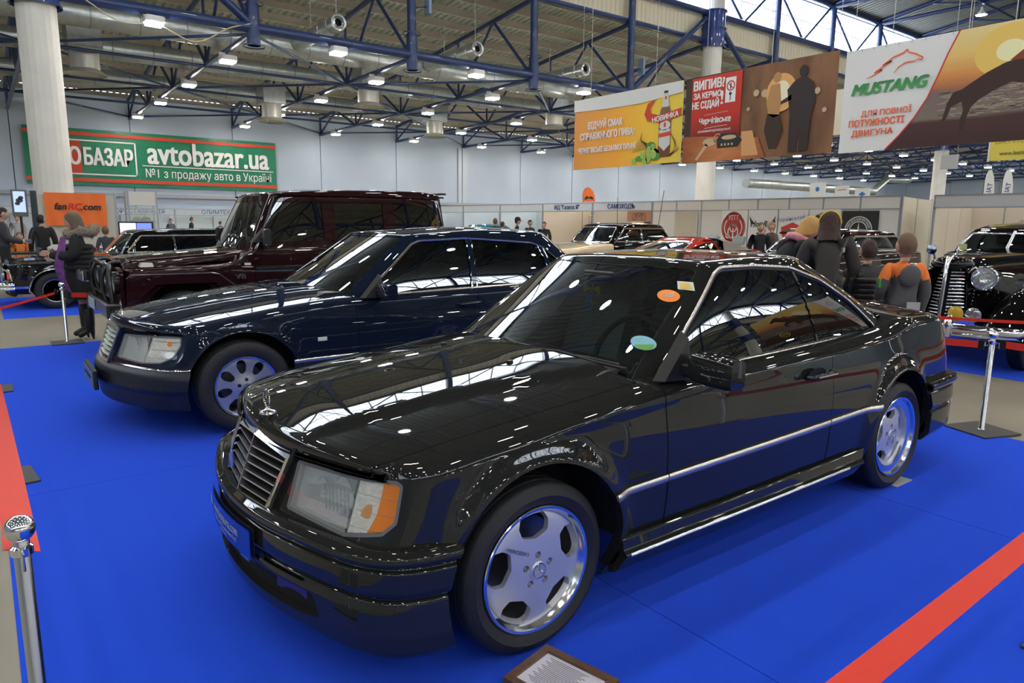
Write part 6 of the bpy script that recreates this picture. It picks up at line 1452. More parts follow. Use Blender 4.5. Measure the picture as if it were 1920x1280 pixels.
flat('label_band', [[(bx-.27,1.02),(bx+.27,1.06),(bx+.27,.92),(bx-.27,.88)], circ2(bx,1.30,.05,.09), circ2(bx,2.2,.04,.06)], mat('ribbon red', ()), b1, .036)
flat('bottle_cap', [[(bx-.09,2.44),(bx+.09,2.44),(bx+.09,2.36),(bx-.09,2.36)]], mat('cap brown', (.10,.02,.01), .4), b1, .036)
st = []
for k in range(26):
    a = k/26; st += stroke2([(4.5,.35+.1*a),(3.9-.3*a,.55+.35*a),(3.2+.5*a,.45+.7*a)], .012)
for k in range(12): st += stroke2([(4.95,.2),(5.15+.02*k,.45),(5.25-.03*k,.75+.03*k)], .012)
flat('barley', st, mat('barley gold', (.55,.33,.08), .6), b1, .035)
hp = [(3.3,.15,.10),(3.75,.35,.13),(4.0,.22,.13),(4.05,.48,.13),(4.25,.33,.13),(3.85,.12,.12),(4.2,.58,.10)]
flat('hop_leaves', [circ2(4.3,.25,.26,.12), circ2(3.6,.22,.22,.10), circ2(4.1,.68,.2,.09)], mat('leaf green', (.06,.28,.04), .5), b1, .0355)
flat('hops', [circ2(x,z,r,r*1.15,14) for x,z,r in hp], mat('hop green', (.42,.60,.12), .5), b1, .037); flat('hop_scales', [p for x,z,r in hp for q in range(3) for p in stroke2([(x-r*.7,z+r*(.6-.5*q)),(x,z+r*(.3-.5*q)),(x+r*.7,z+r*(.6-.5*q))], .012)], mat('leaf green', ()), b1, .0385)
hang(b1, [(.9,2.67),(4.2,2.67)], 8)
b2 = big_banner('brown and red banner with car keys and a couple, middle hanging banner', 13.45, 5.3, 2.75, 3.56)
cloth('cloth', 5.3, 2.75, gradmat('sepia street', [(0,(.05,.025,.012)),(.35,(.07,.03,.018)),(.6,(.26,.12,.05)),(.8,(.15,.065,.03)),(1,(.28,.13,.06))], 0, 0, 5.3, nz=((1.4,1,.5),.6)), b2, folds=6)
flat('red_panel', [[(.30,.80),(2.22,.72),(2.22,2.72),(.30,2.70)]], gradmat('red panel gradient', [(0,(.20,.012,.006)),(.4,(.55,.03,.015)),(1,(.62,.045,.02))], 2, .7, 2.7), b2, .031)
words_on('ВИПИВ?', .40, WT, b2, .96, 2.44, bold=.016, sx=.80); words_on('ЗА КЕРМО', .25, WT, b2, .92, 2.12, bold=.010, sx=.86); words_on('НЕ СІДАЙ', .30, WT, b2, .86, 1.82, bold=.012, sx=.72); words_on('!', .58, WT, b2, 1.50, 1.96, bold=.016)
flat('icon_card', [[(1.62,1.80),(2.00,1.80),(2.00,2.56),(1.62,2.56)]], WT, b2, .033); flat('icon_ring', ring2(1.81,2.30,.12,.16)+stroke2([(1.70,2.40),(1.92,2.20)],.03), mat('ribbon red', ()), b2, .035)
flat('icon_shapes', [[(1.79,2.20),(1.83,2.20),(1.83,2.34),(1.82,2.40),(1.80,2.40),(1.79,2.34)], circ2(1.81,2.06,.05), [(1.795,2.02),(1.825,2.02),(1.825,1.86),(1.795,1.86)]], mat('print black', (.02,.02,.02), .5), b2, .0365)
words_on('Чернігівське', .26, WT, b2, 1.25, 1.30, bold=.008, sx=.78, shear=.15); words_on('СПОЖИВАЙ ВІДПОВІДАЛЬНО', .085, WT, b2, 1.25, .98, bold=.002); flat('thin_lines', stroke2([(.85,1.08),(1.75,1.12)],.012)+stroke2([(.85,1.50),(1.75,1.54)],.008), WT, b2, .034)
flat('street_lights', [circ2(x,z,r) for x,z,r in ((2.75,1.95,.10),(3.05,1.9,.12),(4.75,1.75,.09),(2.5,1.5,.06),(5.0,1.2,.07))], mat('pale bokeh', (.55,.42,.25), .6), b2, .0315)
flat('sun_glow', [circ2(3.60,1.85,.50,.55)], mat('warm glow print', (.80,.42,.14), .6), b2, .0317); flat('sun_core', [circ2(3.62,1.85,.26,.34)], mat('sun white print', (.90,.82,.60), .6), b2, .0325)
flat('woman_figure', [circ2(3.45,2.30,.13,.15), [(3.25,2.1),(3.55,2.12),(3.62,1.6),(3.58,1.2),(3.40,1.15),(3.22,1.25),(3.12,1.6)]], mat('warm dress print', (.50,.26,.10), .6), b2, .0335); flat('woman_skirt', [[(3.18,1.28),(3.60,1.22),(3.72,.75),(3.55,.25),(3.30,.25),(3.10,.8)]], mat('dark brown print', (.045,.022,.014), .6), b2, .0335)
flat('man_figure', [circ2(4.28,2.36,.13,.16), [(4.0,2.1),(4.2,2.2),(4.4,2.18),(4.62,2.0),(4.72,1.5),(4.60,1.1),(4.55,.12),(4.28,.10),(4.25,.9),(4.20,.10),(3.95,.12),(3.92,1.2),(3.80,1.9)], [(3.95,1.75),(3.62,1.60),(3.60,1.50),(3.95,1.60)]], mat('dark suit print', (.035,.022,.022), .6), b2, .0345)
flat('table_top', [[(0,0),(3.2,0),(2.9,.62),(2.2,.72),(0,.88)]], gradmat('copper table', [(0,(.30,.08,.02)),(.5,(.60,.22,.07)),(1,(.35,.10,.03))], 0, 0, 3.2, nz=((1,1,6),.5)), b2, .036); flat('bright_edge', [[(2.35,.10),(2.95,.10),(2.70,.85),(2.30,.85)]], mat('copper light print', (.70,.36,.14), .5), b2, .0372)
flat('car_key', [circ2(1.10,.62,.26,.13), [(.55,.10),(.62,.06),(1.05,.52),(.95,.60)]]+ring2(1.42,.72,.12,.15), mat('key metal print', (.60,.42,.25), .3), b2, .038)
flat('key_fob', [[(1.42,.40),(2.20,.40),(2.35,.60),(2.10,.84),(1.55,.86),(1.38,.66)]], mat('print black', ()), b2, .0385); flat('fob_buttons', [[(1.56+.13*k,.47),(1.62+.13*k,.47),(1.62+.13*k,.54),(1.56+.13*k,.54)] for k in range(4)]+[circ2(1.85,.72,.28,.07)], mat('key metal print', ()), b2, .0395)
hang(b2, [(.8,2.75),(3.2,2.75)], 9)
def mustang(label, yl, hidden=False):
    t = big_banner(label, yl, 6.6, 2.70, 3.52); W_ = 6.6
    cloth('cloth', W_, 2.70, WHITE, t, .014)
    cv = [(2.75+.0*k, 0) for k in range(0)]
    edge = [(1.28,0),(1.62,.35),(1.95,.75),(2.22,1.2),(2.42,1.7),(2.60,2.2),(2.82,2.70)]
    pts = [(x,z) for x,z in edge]
    flat('sunset_sky', [pts+[(W_,2.70),(W_,0)]], gradmat('sunset print', [(0,(.055,.022,.020)),(.22,(.075,.030,.028)),(.25,(.22,.17,.13)),(.48,(.20,.15,.13)),(.50,(.38,.14,.07)),(.62,(.72,.30,.08)),(.8,(.85,.58,.18)),(1,(.85,.68,.30))], 2, 0, 2.7, nz=((.8,1,7),.06)), t, .030)
    wv = []
    rr = random.Random(3)
    for k in range(150):
        z = .68+.62*rr.random(); x = rr.uniform(2.3+.4*(z-.7), W_-.35); wv += stroke2([(x,z),(x+rr.uniform(.08,.35),z+rr.uniform(-.02,.02))], .014)
    flat('sea_glints', wv, mat('sea glint print', (.46,.36,.24), .6), t, .0312); flat('sea_shadow', [q for k in range(90) for (x, z) in [(rr.uniform(2.4,W_-.3), .68+.6*rr.random())] for q in stroke2([(x,z),(x+.25,z+.01)], .016)], mat('sea shadow print', (.10,.085,.085), .6), t, .0311)
    flat('sun_halo', [circ2(3.95,2.05,.75,.60)], mat('sun halo print', (.88,.60,.14), .6), t, .0306); flat('sun_disc', [circ2(3.95,2.05,.30,.24)], mat('sun disc print', (.93,.88,.50), .6), t, .0308)
    flat('red_edge', [q for q in stroke2(pts, .035)], mat('edge red print', (.65,.03,.03), .5), t, .0335)
    HB = [(2.62,.62),(2.66,.58),(2.72,.66),(2.80,.92),(3.02,1.02),(3.08,.80),(3.02,.55),(3.05,.32),(3.12,.32),(3.16,.60),(3.24,.86),(3.40,1.02),(3.70,1.20),(4.05,1.34),(4.42,1.24),(4.42,1.10),(4.38,1.04),(4.44,1.00),(4.52,1.10),(4.58,1.30),(4.50,1.42),(4.72,1.45),(4.95,1.30),(4.92,1.14),(4.99,1.10),(5.06,1.30),(4.98,1.50),(4.82,1.62),(5.0,1.75),(5.25,1.98),(5.45,1.92),(5.55,1.98),(5.42,2.14),(5.22,2.26),(5.14,2.36),(5.06,2.26),(4.85,2.16),(4.55,1.95),(4.2,1.86),(3.85,1.78),(3.50,1.62),(3.18,1.42),(3.00,1.30),(2.82,1.26),(2.70,1.02)]
    flat('leaping_horse', [HB], mat('horse silhouette print', (.045,.020,.014), .55), t, .0345)
    flat('horse_mane', [[(3.95,1.82),(4.2,2.02),(4.4,1.98),(4.6,2.22),(4.8,2.14),(4.95,2.36),(5.10,2.30),(4.8,2.0),(4.4,1.8)]], mat('mane print', (.25,.05,.02), .6), t, .0350)
    gm = gradmat('logo green', [(0,(.10,.42,.10)),(1,(.01,.20,.09))], 2, 1.45, 1.95)
    words_on('MUSTANG', .40, gm, t, 1.20, 1.62, bold=.022, shear=.30, sx=1.02); om = mat('logo orange', (.85,.14,.04), .5)
    hs = [(.62,1.90),(.85,1.98),(1.02,2.08),(.82,2.02),(1.05,2.16),(1.25,2.26),(1.02,2.18),(1.28,2.34),(1.52,2.40),(1.62,2.48),(1.66,2.40),(1.82,2.34),(2.02,2.22),(1.98,2.16),(1.90,2.20),(1.80,2.16),(1.62,2.16),(1.45,2.08),(1.33,1.94)]
    flat('horse_logo', stroke2(hs, [.012,.03,.04,.02,.035,.045,.02,.035,.045,.03,.03,.035,.03,.03,.02,.03,.035,.03,.01]), om, t, .034)
    words_on('ДЛЯ ПОВНОЇ', .20, om, t, 1.22, .98, bold=.004); words_on('ПОТУЖНОСТІ', .24, om, t, .98, .74, bold=.008, sx=.88); words_on('ДВИГУНА', .22, om, t, .90, .48, bold=.006, sx=1.05)
    ym = mat('badge yellow print', (.75,.62,.03), .5); flat('yellow_badge', ring2(5.45,.48,.20,.24)+stroke2([(5.30,.58),(5.36,.40),(5.43,.56),(5.50,.40),(5.58,.58)], .05), ym, t, .035)
    geo_ob('eyelet', gjoin(*[gmove(glathe([(.012,0),(.02,.004),(.012,.006)], 8, 'y'), (.1+i*.32, -.018, 2.66)) for i in range(20)]), STEEL, t, kind='stuff')
    hang(t, [(1.2,2.70),(3.0,2.70),(5.4,2.70)], 9)
    return t
mustang('white banner with green MUSTANG lettering and a leaping horse at sunset', 7.95)
mustang('second MUSTANG horse banner, outside the frame and mirrored in the coupe side window', -4.3)
# --- green banner on the back wall
t = thing('wall_banner', 'long green banner reading avtobazar.ua on the back wall behind the left column', 'banner', (1.05, 46.40, 3.45), 0)
GR = mat('banner green', (.004,.20,.10), .35, noise=(1.5,.12)); cloth('cloth', 14.25, 3.25, GR, t, .016, folds=5)
RD = mat('banner red line', (.68,.06,.03), .5); flat('red_line', [[(0,.22),(14.25,.22),(14.25,.42),(0,.42)], [(0,2.86),(14.25,2.86),(14.25,3.05),(0,3.05)]], RD, t, .06)
words_on('avtobazar.ua', 1.95, WT, t, 10.0, 2.05, off=.07, bold=.045, sx=.755); words_on('№1 з продажу авто в Україні', .72, WT, t, 9.98, .84, off=.07, bold=.004, sx=.78); flat('white_line', [[(5.97,1.28),(14.0,1.28),(14.0,1.33),(5.97,1.33)]], WT, t, .065)
flat('logo_frame', [[(.4,.62),(5.67,.62),(5.67,.70),(.4,.70)], [(.4,2.55),(5.67,2.55),(5.67,2.63),(.4,2.63)], [(5.59,.62),(5.67,.62),(5.67,2.63),(5.59,2.63)], [(.4,.62),(.48,.62),(.48,2.63),(.4,2.63)]], WT, t, .065)
flat('logo_red', [[(.48,.70),(2.77,.70),(2.77,2.55),(.48,2.55)]], mat('banner red panel', (.55,.05,.02), .5), t, .062); words_on('АВТО', 1.35, WT, t, 1.62, 1.62, off=.07, bold=.04, sx=.62); words_on('БАЗАР', 1.35, WT, t, 4.17, 1.62, off=.07, bold=.04, sx=.60)
# --- booth walls of white panels in grey metal frames
PNL = mat('white booth panel', (.66,.65,.61), .45); PNW = mat('warm cream booth panel', (.72,.62,.50), .5); ALF = mat('aluminium booth frame', (.36,.38,.42), .4, .6)  # panels inside some booths share one even warm tone
def booth_wall(label, x, y0, y1, z1, n, facing=-1, name='booth_wall'):
    """wall of panels along Y at x; parts: panel, post, rail"""
    t = thing(name, label, 'wall', (x, y0, 0)); d = (y1-y0)/n; pm = qm = None
    for i in range(n):
        for a, b in ((.04,2.06),(2.10,z1-.03)):
            if b-a < .05: continue
            geo_ob('panel', gbox(.02, abs(d)-.05, b-a, (0, d*(i+.5), (a+b)/2)), PNL, t)
    for i in range(n+1): geo_ob('post', gbox(.05,.05,z1,(0,d*i,z1/2)), ALF, t)
    for z in (.02, 2.08, z1-.015): geo_ob('rail', gbox(.045,abs(y1-y0),.04,(0,(y1-y0)/2,z)), ALF, t)
    return t
bw = booth_wall('white panelled booth wall with club posters, behind the women and the red car', 22.3, 18.5, 8.04, 2.5, 8)
# open booths further left: fascia boards on posts with their back and side panels
for i, (ya, yb, txt, lb) in enumerate([(22.28,18.51,'САМОХОДЪ','open booth with the sign САМОХОДЪ on its fascia'),(26.05,22.28,'ИД "Газета Я"','open booth with the newspaper sign on its fascia'),(29.83,26.05,'','blank fascia booth left of the newspaper sign'),(33.65,29.83,'','blank fascia booth right behind the off-roader roof'),(38,33.65,'','farthest blank fascia booth behind the off-roader')]):
    t = thing('booth', lb, 'booth', (22.3, ya, 0)); L_ = ya-yb-.06
    geo_ob('fascia_board', gbox(.03, L_-.05, .36, (0,-L_/2,2.29)), mat('pale blue fascia', (.58,.63,.68), .45), t)
    for z in (2.10, 2.49): geo_ob('fascia_rail', gbox(.05, L_, .04, (0,-L_/2,z)), ALF, t)
    for y in (0, -L_): geo_ob('post', gbox(.05,.05,2.5,(0,y,1.25)), ALF, t)
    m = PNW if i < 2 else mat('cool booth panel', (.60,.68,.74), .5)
    for k in range(4): geo_ob('back_panel', gbox(.02, L_/4-.04, 2.45, (2.6,-L_*(k+.5)/4,1.23)), m, t)
    for k in range(5): geo_ob('back_post', gbox(.03,.03,2.48,(2.58,-L_*k/4,1.24)), ALF, t)
    geo_ob('side_panel', gbox(2.6,.02,2.4,(1.3,-.03,1.22)), m, t)
    if txt: lettering('lettering', txt, .30, mat('dark blue lettering', (.03,.06,.22), .5), t, (-.016,-L_/2,2.29), (0,-1,0), (0,0,1), off=.004, bold=.004, sx=.95)
    if i < 2:
        for q, (dy, dz, dw) in enumerate(((-1.3,1.55,.20),(-1.75,1.5,.16),(-2.15,1.42,.14))[:3 if i else 2]):
            o = geo_ob('hung_coat', gprism(fillet([(dy-dw,.75),(dy+dw,.75),(dy+dw*.9,1.55),(dy+.04,dz+.35),(dy-.04,dz+.35),(dy-dw*.9,1.5)], .06), 2.38, 2.50, 'x'), mat(('brown coat','black coat','black coat')[q], ((.12,.08,.06),(.01,.01,.012),(.01,.01,.012))[q], .8), None, (22.3, ya, 0))
            tag(o, '%s coat hung on the rack inside the %s booth, %s' % (('brown','black','dark')[q], 'newspaper' if i else 'САМОХОДЪ', ('leftmost','middle one','rightmost')[q]), 'coat')
        geo_ob('coat_rail', gjoin(gtube([(2.45,-.9,1.92),(2.45,-2.6,1.92)], .015, 6), gtube([(2.45,-.9,1.9),(2.45,-.9,.0)], .015, 6), gtube([(2.45,-2.6,1.9),(2.45,-2.6,.0)], .015, 6)), STEEL, t)
t = thing('poster', 'brown poster with a bicycle drawing under the САМОХОДЪ fascia', 'poster', (22.26, 20.0, 1.62), RZ); cloth('sheet', 1.45, .48, mat('brown paper print', (.42,.20,.12), .6), t, .004, 12, 4); flat('bicycle_drawing', ring2(.45,.2,.13,.15)+ring2(1.0,.2,.13,.15)+stroke2([(.45,.2),(.62,.36),(.9,.36),(1.0,.2)],.02)+stroke2([(.62,.36),(.72,.2),(.9,.36)],.02), mat('print black', ()), t, .012)
# curtain door of the panelled wall
t = thing('folding_door', 'cream folding curtain door set in the booth wall right of САМОХОДЪ', 'door', (22.24, 17.22, 0), RZ); P_ = [[(1.2*i/40, -.03*(i%2), z) for z in (0,2.04)] for i in range(41)]; geo_ob('folding_leaf', ggrid(np.array(P_)), mat('cream folding leaf', (.68,.62,.52), .5), t)
# gap panels and the second booth at right
t = thing('partition', 'row of tall cream partition panels in the gap right of the club posters', 'wall', (22.3, 8.0, 0))
for k, (x0, y0, x1, y1) in enumerate(((0,0,2.0,.42),(2.05,.44,4.2,.85),(4.3,.9,6.4,.3),(6.5,.2,8.6,-.9))):
    L_ = math.hypot(x1-x0,y1-y0); geo_ob('panel', gbox(L_-.05,.02,2.44,((x0+x1)/2,(y0+y1)/2,1.24)) if k < 0 else gmove(gbox(L_-.05,.02,2.44), ((x0+x1)/2,(y0+y1)/2,1.24), (0,0,math.atan2(y1-y0,x1-x0))), mat('cream partition', (.66,.60,.48), .5), t); geo_ob('post', gbox(.05,.05,2.5,(x0,y0,1.25)), ALF, t)
t = thing('booth', 'open cream booth with plain grey fascia behind the thirties sedan', 'booth', (22.7, 7.2, 0))
geo_ob('fascia_board', gbox(.03, 7.9, .34, (0,-3.95,2.30)), mat('grey fascia', (.50,.50,.52), .5), t)
for z in (2.11,2.49): geo_ob('fascia_rail', gbox(.05,7.95,.04,(0,-3.97,z)), ALF, t)
for y in (0,-3.95,-7.9): geo_ob('post', gbox(.05,.05,2.5,(0,y,1.25)), ALF, t)
for k in range(8): geo_ob('back_panel', gbox(.02,.94,2.4,(2.9,-.5-1.0*k,1.22)), PNW, t); geo_ob('back_post', gbox(.03,.03,2.45,(2.88,-1.0*k,1.22)), ALF, t)
for k in range(3): geo_ob('side_panel', gbox(.92,.02,2.4,(.5+.97*k,-.03,1.22)), PNW, t)
geo_ob('coat_hooks', gjoin(gbox(.03,1.1,.05,(2.84,-2.0,1.72)), *[gtube([(2.82,-1.55-.22*k,1.74),(2.70,-1.55-.22*k,1.80)], .01, 5) for k in range(5)]), mat('pale hook rail', (.5,.46,.38), .5), t)
o = geo_ob('hung_jacket', gprism(fillet([(-2.75,.9),(-2.0,.9),(-2.05,1.55),(-2.35,1.72),(-2.65,1.6)], .08), 2.55, 2.75, 'x'), mat('black coat', ()), None, (22.7,7.2,0)); tag(o, 'black jacket hanging in the cream booth behind the thirties sedan', 'jacket')
# club posters
def poster(label, px, w, h, col, zc_=1.62):
    t = thing('poster', label, 'poster', (22.24, px, zc_-h/2), RZ); cloth('sheet', w, h, col, t, .004, 12, 6); return t
PW = mat('poster white', (.74,.73,.71), .55); PR = mat('poster dark red', (.38,.035,.025), .5); PB = mat('print black', ())
t = poster('white poster with a round dark red emblem and letters УІТТ', 14.85, 1.20, 1.55, PW, 1.30); flat('red_disc', [circ2(.58,.88,.50,.62)], PR, t, .012); flat('rim_ring', ring2(.58,.88,.52,.55), PR, t, .012)
pw2 = mat('poster white', ()); words_on('УІТТ', .26, pw2, t, .58, 1.26, off=.016, sx=.8); flat('tractor_drawing', ring2(.58,.86,.12,.16)+stroke2([(.36,.50),(.36,.78),(.48,.98),(.68,.98),(.80,.78),(.80,.50)],.05)+ring2(.34,.55,.05,.09)+ring2(.82,.55,.05,.09)+stroke2([(.58,.45),(.58,.85)],.05)+ring2(.58,.88,.38,.42,24,PI*.75,PI*1.45)+ring2(.58,.88,.38,.42,24,-PI*.45,PI*.25), pw2, t, .015)
t = poster('white poster reading Hot Rod with black wings and a gear', 13.60, 1.22, 1.55, PW, 1.30); words_on('Hot Rod', .34, PB, t, .60, 1.02, off=.014, bold=.004, shear=.35, sx=.85); words_on('факторі', .09, PB, t, .58, .86, off=.014)
flat('wing_drawing', [[(.04,1.34),(.16,1.16),(.30,1.04),(.12,1.0)], [(1.16,1.34),(1.04,1.16),(.92,1.06),(1.10,1.0)], [(.80,.55),(1.14,.85),(1.12,.74),(.82,.46)], [(.80,.42),(1.10,.66),(1.06,.54),(.78,.34)], [(.76,.30),(1.02,.48),(.96,.38),(.74,.24)]], PB, t, .012)
gear = [q for k in range(10) for q in stroke2([(.56+.15*math.cos(k*.628),.58+.15*math.sin(k*.628)),(.56+.21*math.cos(k*.628),.58+.21*math.sin(k*.628))], .06)]; flat('gear_drawing', ring2(.56,.58,.09,.16)+gear+stroke2([(.48,.50),(.64,.66)],.03)+stroke2([(.48,.66),(.64,.50)],.03), mat('gear grey print', (.10,.11,.12), .5), t, .012)
t = poster('white poster with arched lettering Український over a red emblem', 12.32, 1.15, 1.55, PW, 1.30); words_on('Український к', .19, mat('violet print', (.22,.22,.45), .5), t, .58, 1.24, off=.014, rise=.12); flat('red_emblem', [[(.12,.92),(.34,1.0),(.58,1.10),(.82,1.0),(1.04,.92),(.98,.6),(.58,.3),(.18,.6)]], mat('emblem red', (.62,.05,.04), .5), t, .012); flat('white_cross', stroke2([(.44,.82),(.72,.58)],.07)+stroke2([(.44,.58),(.72,.82)],.07), pw2, t, .015)
t = poster('white poster with a black arched badge, behind the dark haired woman', 11.12, 1.15, 1.55, PW, 1.30); flat('arched_badge', ring2(.60,.85,.42,.60,28,PI*.24,PI*.76), PB, t, .012); words_on('УКРАЇНА', .12, pw2, t, .60, 1.36, off=.016)
t = poster('black cloth poster with a white ringed three pointed star', 9.92, 1.25, 1.20, mat('poster black', (.02,.02,.022), .6), 1.42); flat('star_rings', ring2(.60,.55,.44,.47)+ring2(.60,.55,.28,.31), pw2, t, .012); flat('star_drawing', [[(.60,.83),(.57,.56),(.63,.56)], [(.60,.55),(.36,.40),(.62,.50)], [(.60,.55),(.84,.40),(.58,.50)]], pw2, t, .014)
for k in range(18):
    a = PI*.08+PI*.84*k/17; g = text_geo('MERCEDESBENZКЛУБУКР'[17-k], .11); ca, sa = math.cos(a-PI/2), math.sin(a-PI/2)
    geo_ob('arc_letter', ([(.60+.37*math.cos(a)+x*ca-y*sa, -.016-z, .55+.37*math.sin(a)+x*sa+y*ca) for x,y,z in g[0]], g[1]), pw2, t, fix=False)
# signs and flags above the booths
for i, (y, z0, z1, w, lb) in enumerate(((12.2,2.54,3.10,.62,'small white board with a blue emblem above the booth wall, left of three'),(11.2,2.54,2.97,.52,'small cream board above the booth wall, middle of three'),(10.45,2.54,2.86,.54,'small white board with a blue diamond above the booth wall, right of three'))):
    t = thing('fascia_sign', lb, 'sign', (24.0, y, 0), RZ); geo_ob('board', gbox(w,.03,z1-z0,(w/2,0,(z0+z1)/2)), mat('bright sign white', (.85,.86,.85), .4), t); geo_ob('sign_post', gbox(.04,.04,z0,(w/2,.03,z0/2)), ALF, t)
    bm_ = mat('emblem blue', (.05,.25,.6), .5); flat('emblem', [[circ2(w/2,z0+.33,.08,.09)],[[(.08,z1-.14),(w-.1,z1-.12),(w-.1,z1-.16),(.08,z1-.18)]],[[(w/2,z0+.02),(w/2+.13,z0+.10),(w/2,z0+.2),(w/2-.13,z0+.10)]]][i], (bm_, mat('pale red print', (.6,.3,.28), .5), bm_)[i], t, .018)
def sail_flag(label, x, y, z, h, w, col, txt=None, tcol=None):
    t = thing('sail_flag', label, 'flag', (x,y,z), RZ)
    P_ = []
    for i in range(13):
        q = i/12; ww = w*(math.sin(min(1,q*1.15)*PI/2)**.8)*(1 if q > .0 else .2); top = h*(1-(1-0)*0)
        P_.append(q)
    pts = [(0,0),(0,h*.6),(w*.08,h*.82),(w*.22,h*.95),(w*.42,h),(w*.62,h*.93),(w*.82,h*.72),(w*.95,h*.4),(w,0)]
    geo_ob('flag_cloth', gprism(fillet(pts,.02), -.005, .005, 'y'), col, t); geo_ob('flag_pole', gtube([(0,0,-z+.02),(0,0,h*.6),(w*.08,0,h*.82),(w*.22,0,h*.95),(w*.45,0,h)], .012, 6), BLACKP, t)
    if txt: lettering('lettering', txt, w*.62, tcol, t, (w*.55,0,h*.35), (.12,0,1), (-1,0,.12), off=-.008, bold=.004)
    return t
sail_flag('orange sail flag with a black emblem above the newspaper booth', 24.2, 25.1, 2.62, .74, .95, mat('flag orange', (.85,.17,.03), .6)); flat('emblem', [[(.15,.10),(.48,.18),(.82,.10),(.80,.22),(.6,.3),(.5,.22),(.35,.32),(.18,.24)]], PB, bpy.data.objects['sail_flag'], .012)
dk = mat('dark blue lettering', ()); sail_flag('white sail flag with blue letters, leftmost of the flags at far right', 26.0, 7.05, 2.50, .95, .33, mat('bright sign white', ()), 'IAT', dk); sail_flag('yellow sail flag between the two white ones', 26.4, 6.60, 2.50, .80, .25, mat('flag yellow', (.75,.55,.03), .6)); sail_flag('white sail flag with blue letters, right one of the pair', 25.9, 6.48, 2.50, .92, .33, mat('bright sign white', ()), 'IAT', dk)
t = thing('hanging_sign', 'yellow hanging sign reading www.batiskaf.ua at the right edge', 'sign', (26.0, 7.0, 3.72), RZ); cloth('cloth', 3.2, 1.0, mat('sign yellow', (.72,.60,.10), .5), t, .005, 10, 4); words_on('БАТИСКАФ', .26, mat('ochre lettering', (.42,.32,.06), .5), t, .85, .62, off=.014); words_on('www.batiskaf.ua', .17, mat('olive lettering', (.16,.14,.06), .5), t, .85, .22, off=.014, bold=.003); hang(t, [(.3,1.0),(2.6,1.0)], 6, .012); geo_ob('cream_edge', gbox(.05,.03,1.05,(-.02,0,.5)), PW, t)
t = thing('hanging_sign', 'blank grey hanging board beside the far blue collared column', 'sign', (24.0, 7.68, 3.36), RZ); geo_ob('board', gbox(.52,.02,.46,(.26,0,.24)), mat('grey board', (.48,.49,.50), .5), t); hang(t, [(.05,.47),(.47,.47)], 5.6, .006)
t = thing('hanging_sign', 'cream hanging board seen in the gap between the keys and horse banners', 'sign', (24.0, 11.60, 4.80), RZ); geo_ob('board', gbox(.75,.02,1.6,(.37,0,.8)), mat('cream board', (.72,.68,.55), .5), t); hang(t, [(.1,1.6),(.65,1.6)], 5)
# ---- left background: orange flag wall, screens, showcase, far booths
t = thing('booth_wall', 'beige free standing wall carrying the orange flag beside the left column', 'wall', (-.26, 19.5, 0))
for k in range(2): geo_ob('panel', gbox(.90,.03,2.12,(.47+.94*k,0,1.08)), mat('beige panel', (.50,.48,.42), .5), t)
for k in range(3): geo_ob('post', gbox(.05,.06,2.2,(.94*k,0,1.1)), ALF, t)
t = thing('wall_flag', 'orange flag reading fanRC.com on the beige wall', 'flag', (-.02, 19.42, 1.33)); cloth('cloth', 1.40, .86, mat('flag orange', ()), t, .012, 24, 8, 4); words_on('fan', .24, PB, t, .34, .50, off=.028, bold=.008, shear=.2); words_on('RC', .24, mat('edge red print', ()), t, .66, .50, off=.028, bold=.008, shear=.2); words_on('.com', .24, PB, t, 1.03, .50, off=.028, bold=.008, shear=.2)
t = thing('display_screen', 'portrait screen on a black stand left of the orange flag', 'monitor', (-.79, 17.0, 1.56)); geo_ob('screen_case', gbox(.30,.06,.60,(.14,0,.30),.01), mat('grey screen case', (.12,.12,.12), .4), t); geo_ob('lit_picture', gbox(.22,.006,.46,(.14,-.034,.33)), mat('lit screen blue', (.35,.45,.75), .3, emit=.9), t); flat('model_picture', [circ2(.14,.36,.07,.05), circ2(.10,.29,.05,.04), circ2(.17,.42,.05,.04)], mat('dark picture shape', (.05,.06,.05), .5), t, .040); geo_ob('stand', gjoin(gbox(.05,.05,1.56,(.14,.05,-.78)), gbox(.4,.3,.03,(.14,.05,-1.545))), BLACKP, t)
t = thing('speaker_tower', 'dark slim tower beside the portrait screen', 'tower', (-.36, 17.35, 0)); geo_ob('tower_body', gbox(.12,.25,2.15,(0,0,1.08),.01), mat('dark teal casing', (.03,.05,.06), .3), t); geo_ob('tower_foot', gbox(.25,.35,.03,(0,0,.015)), BLACKP, t)
t = thing('television', 'wide lit television between the orange flag and the limousine roof', 'monitor', (1.36, 17.5, 1.10)); geo_ob('screen_case', gbox(.80,.06,.40,(.40,0,.16),.01), BLACKP, t); geo_ob('lit_picture', gbox(.36,.006,.33,(.21,-.034,.16)), mat('lit screen pink', (.75,.6,.9), .3, emit=1.1), t); geo_ob('lit_picture', gbox(.34,.006,.33,(.58,-.034,.16)), mat('lit screen cobalt', (.12,.18,.9), .3, emit=1.1), t); geo_ob('stand', gjoin(gbox(.08,.05,1.05,(.4,.04,-.55)), gbox(.5,.35,.04,(.4,.04,-1.08))), BLACKP, t)
t = thing('showcase', 'tall glass showcase with a green model, right of the orange flag', 'cabinet', (2.32, 22.0, 0))
for x, y in ((0,0),(.80,0),(0,.6),(.80,.6)): geo_ob('post', gbox(.04,.04,2.38,(x,y,1.19)), ALF, t)
for q in range(1): geo_ob('top_panel', gbox(.78,.58,.42,(.40,.3,2.15)), PNL, t); geo_ob('base_cabinet', gbox(.78,.58,.95,(.40,.3,.48)), PNL, t); geo_ob('glass_shelf', gbox(.78,.58,.015,(.40,.3,1.42)), LENS, t); geo_ob('glass_front', gbox(.74,.008,.9,(.40,0,1.45)), LENS, t)
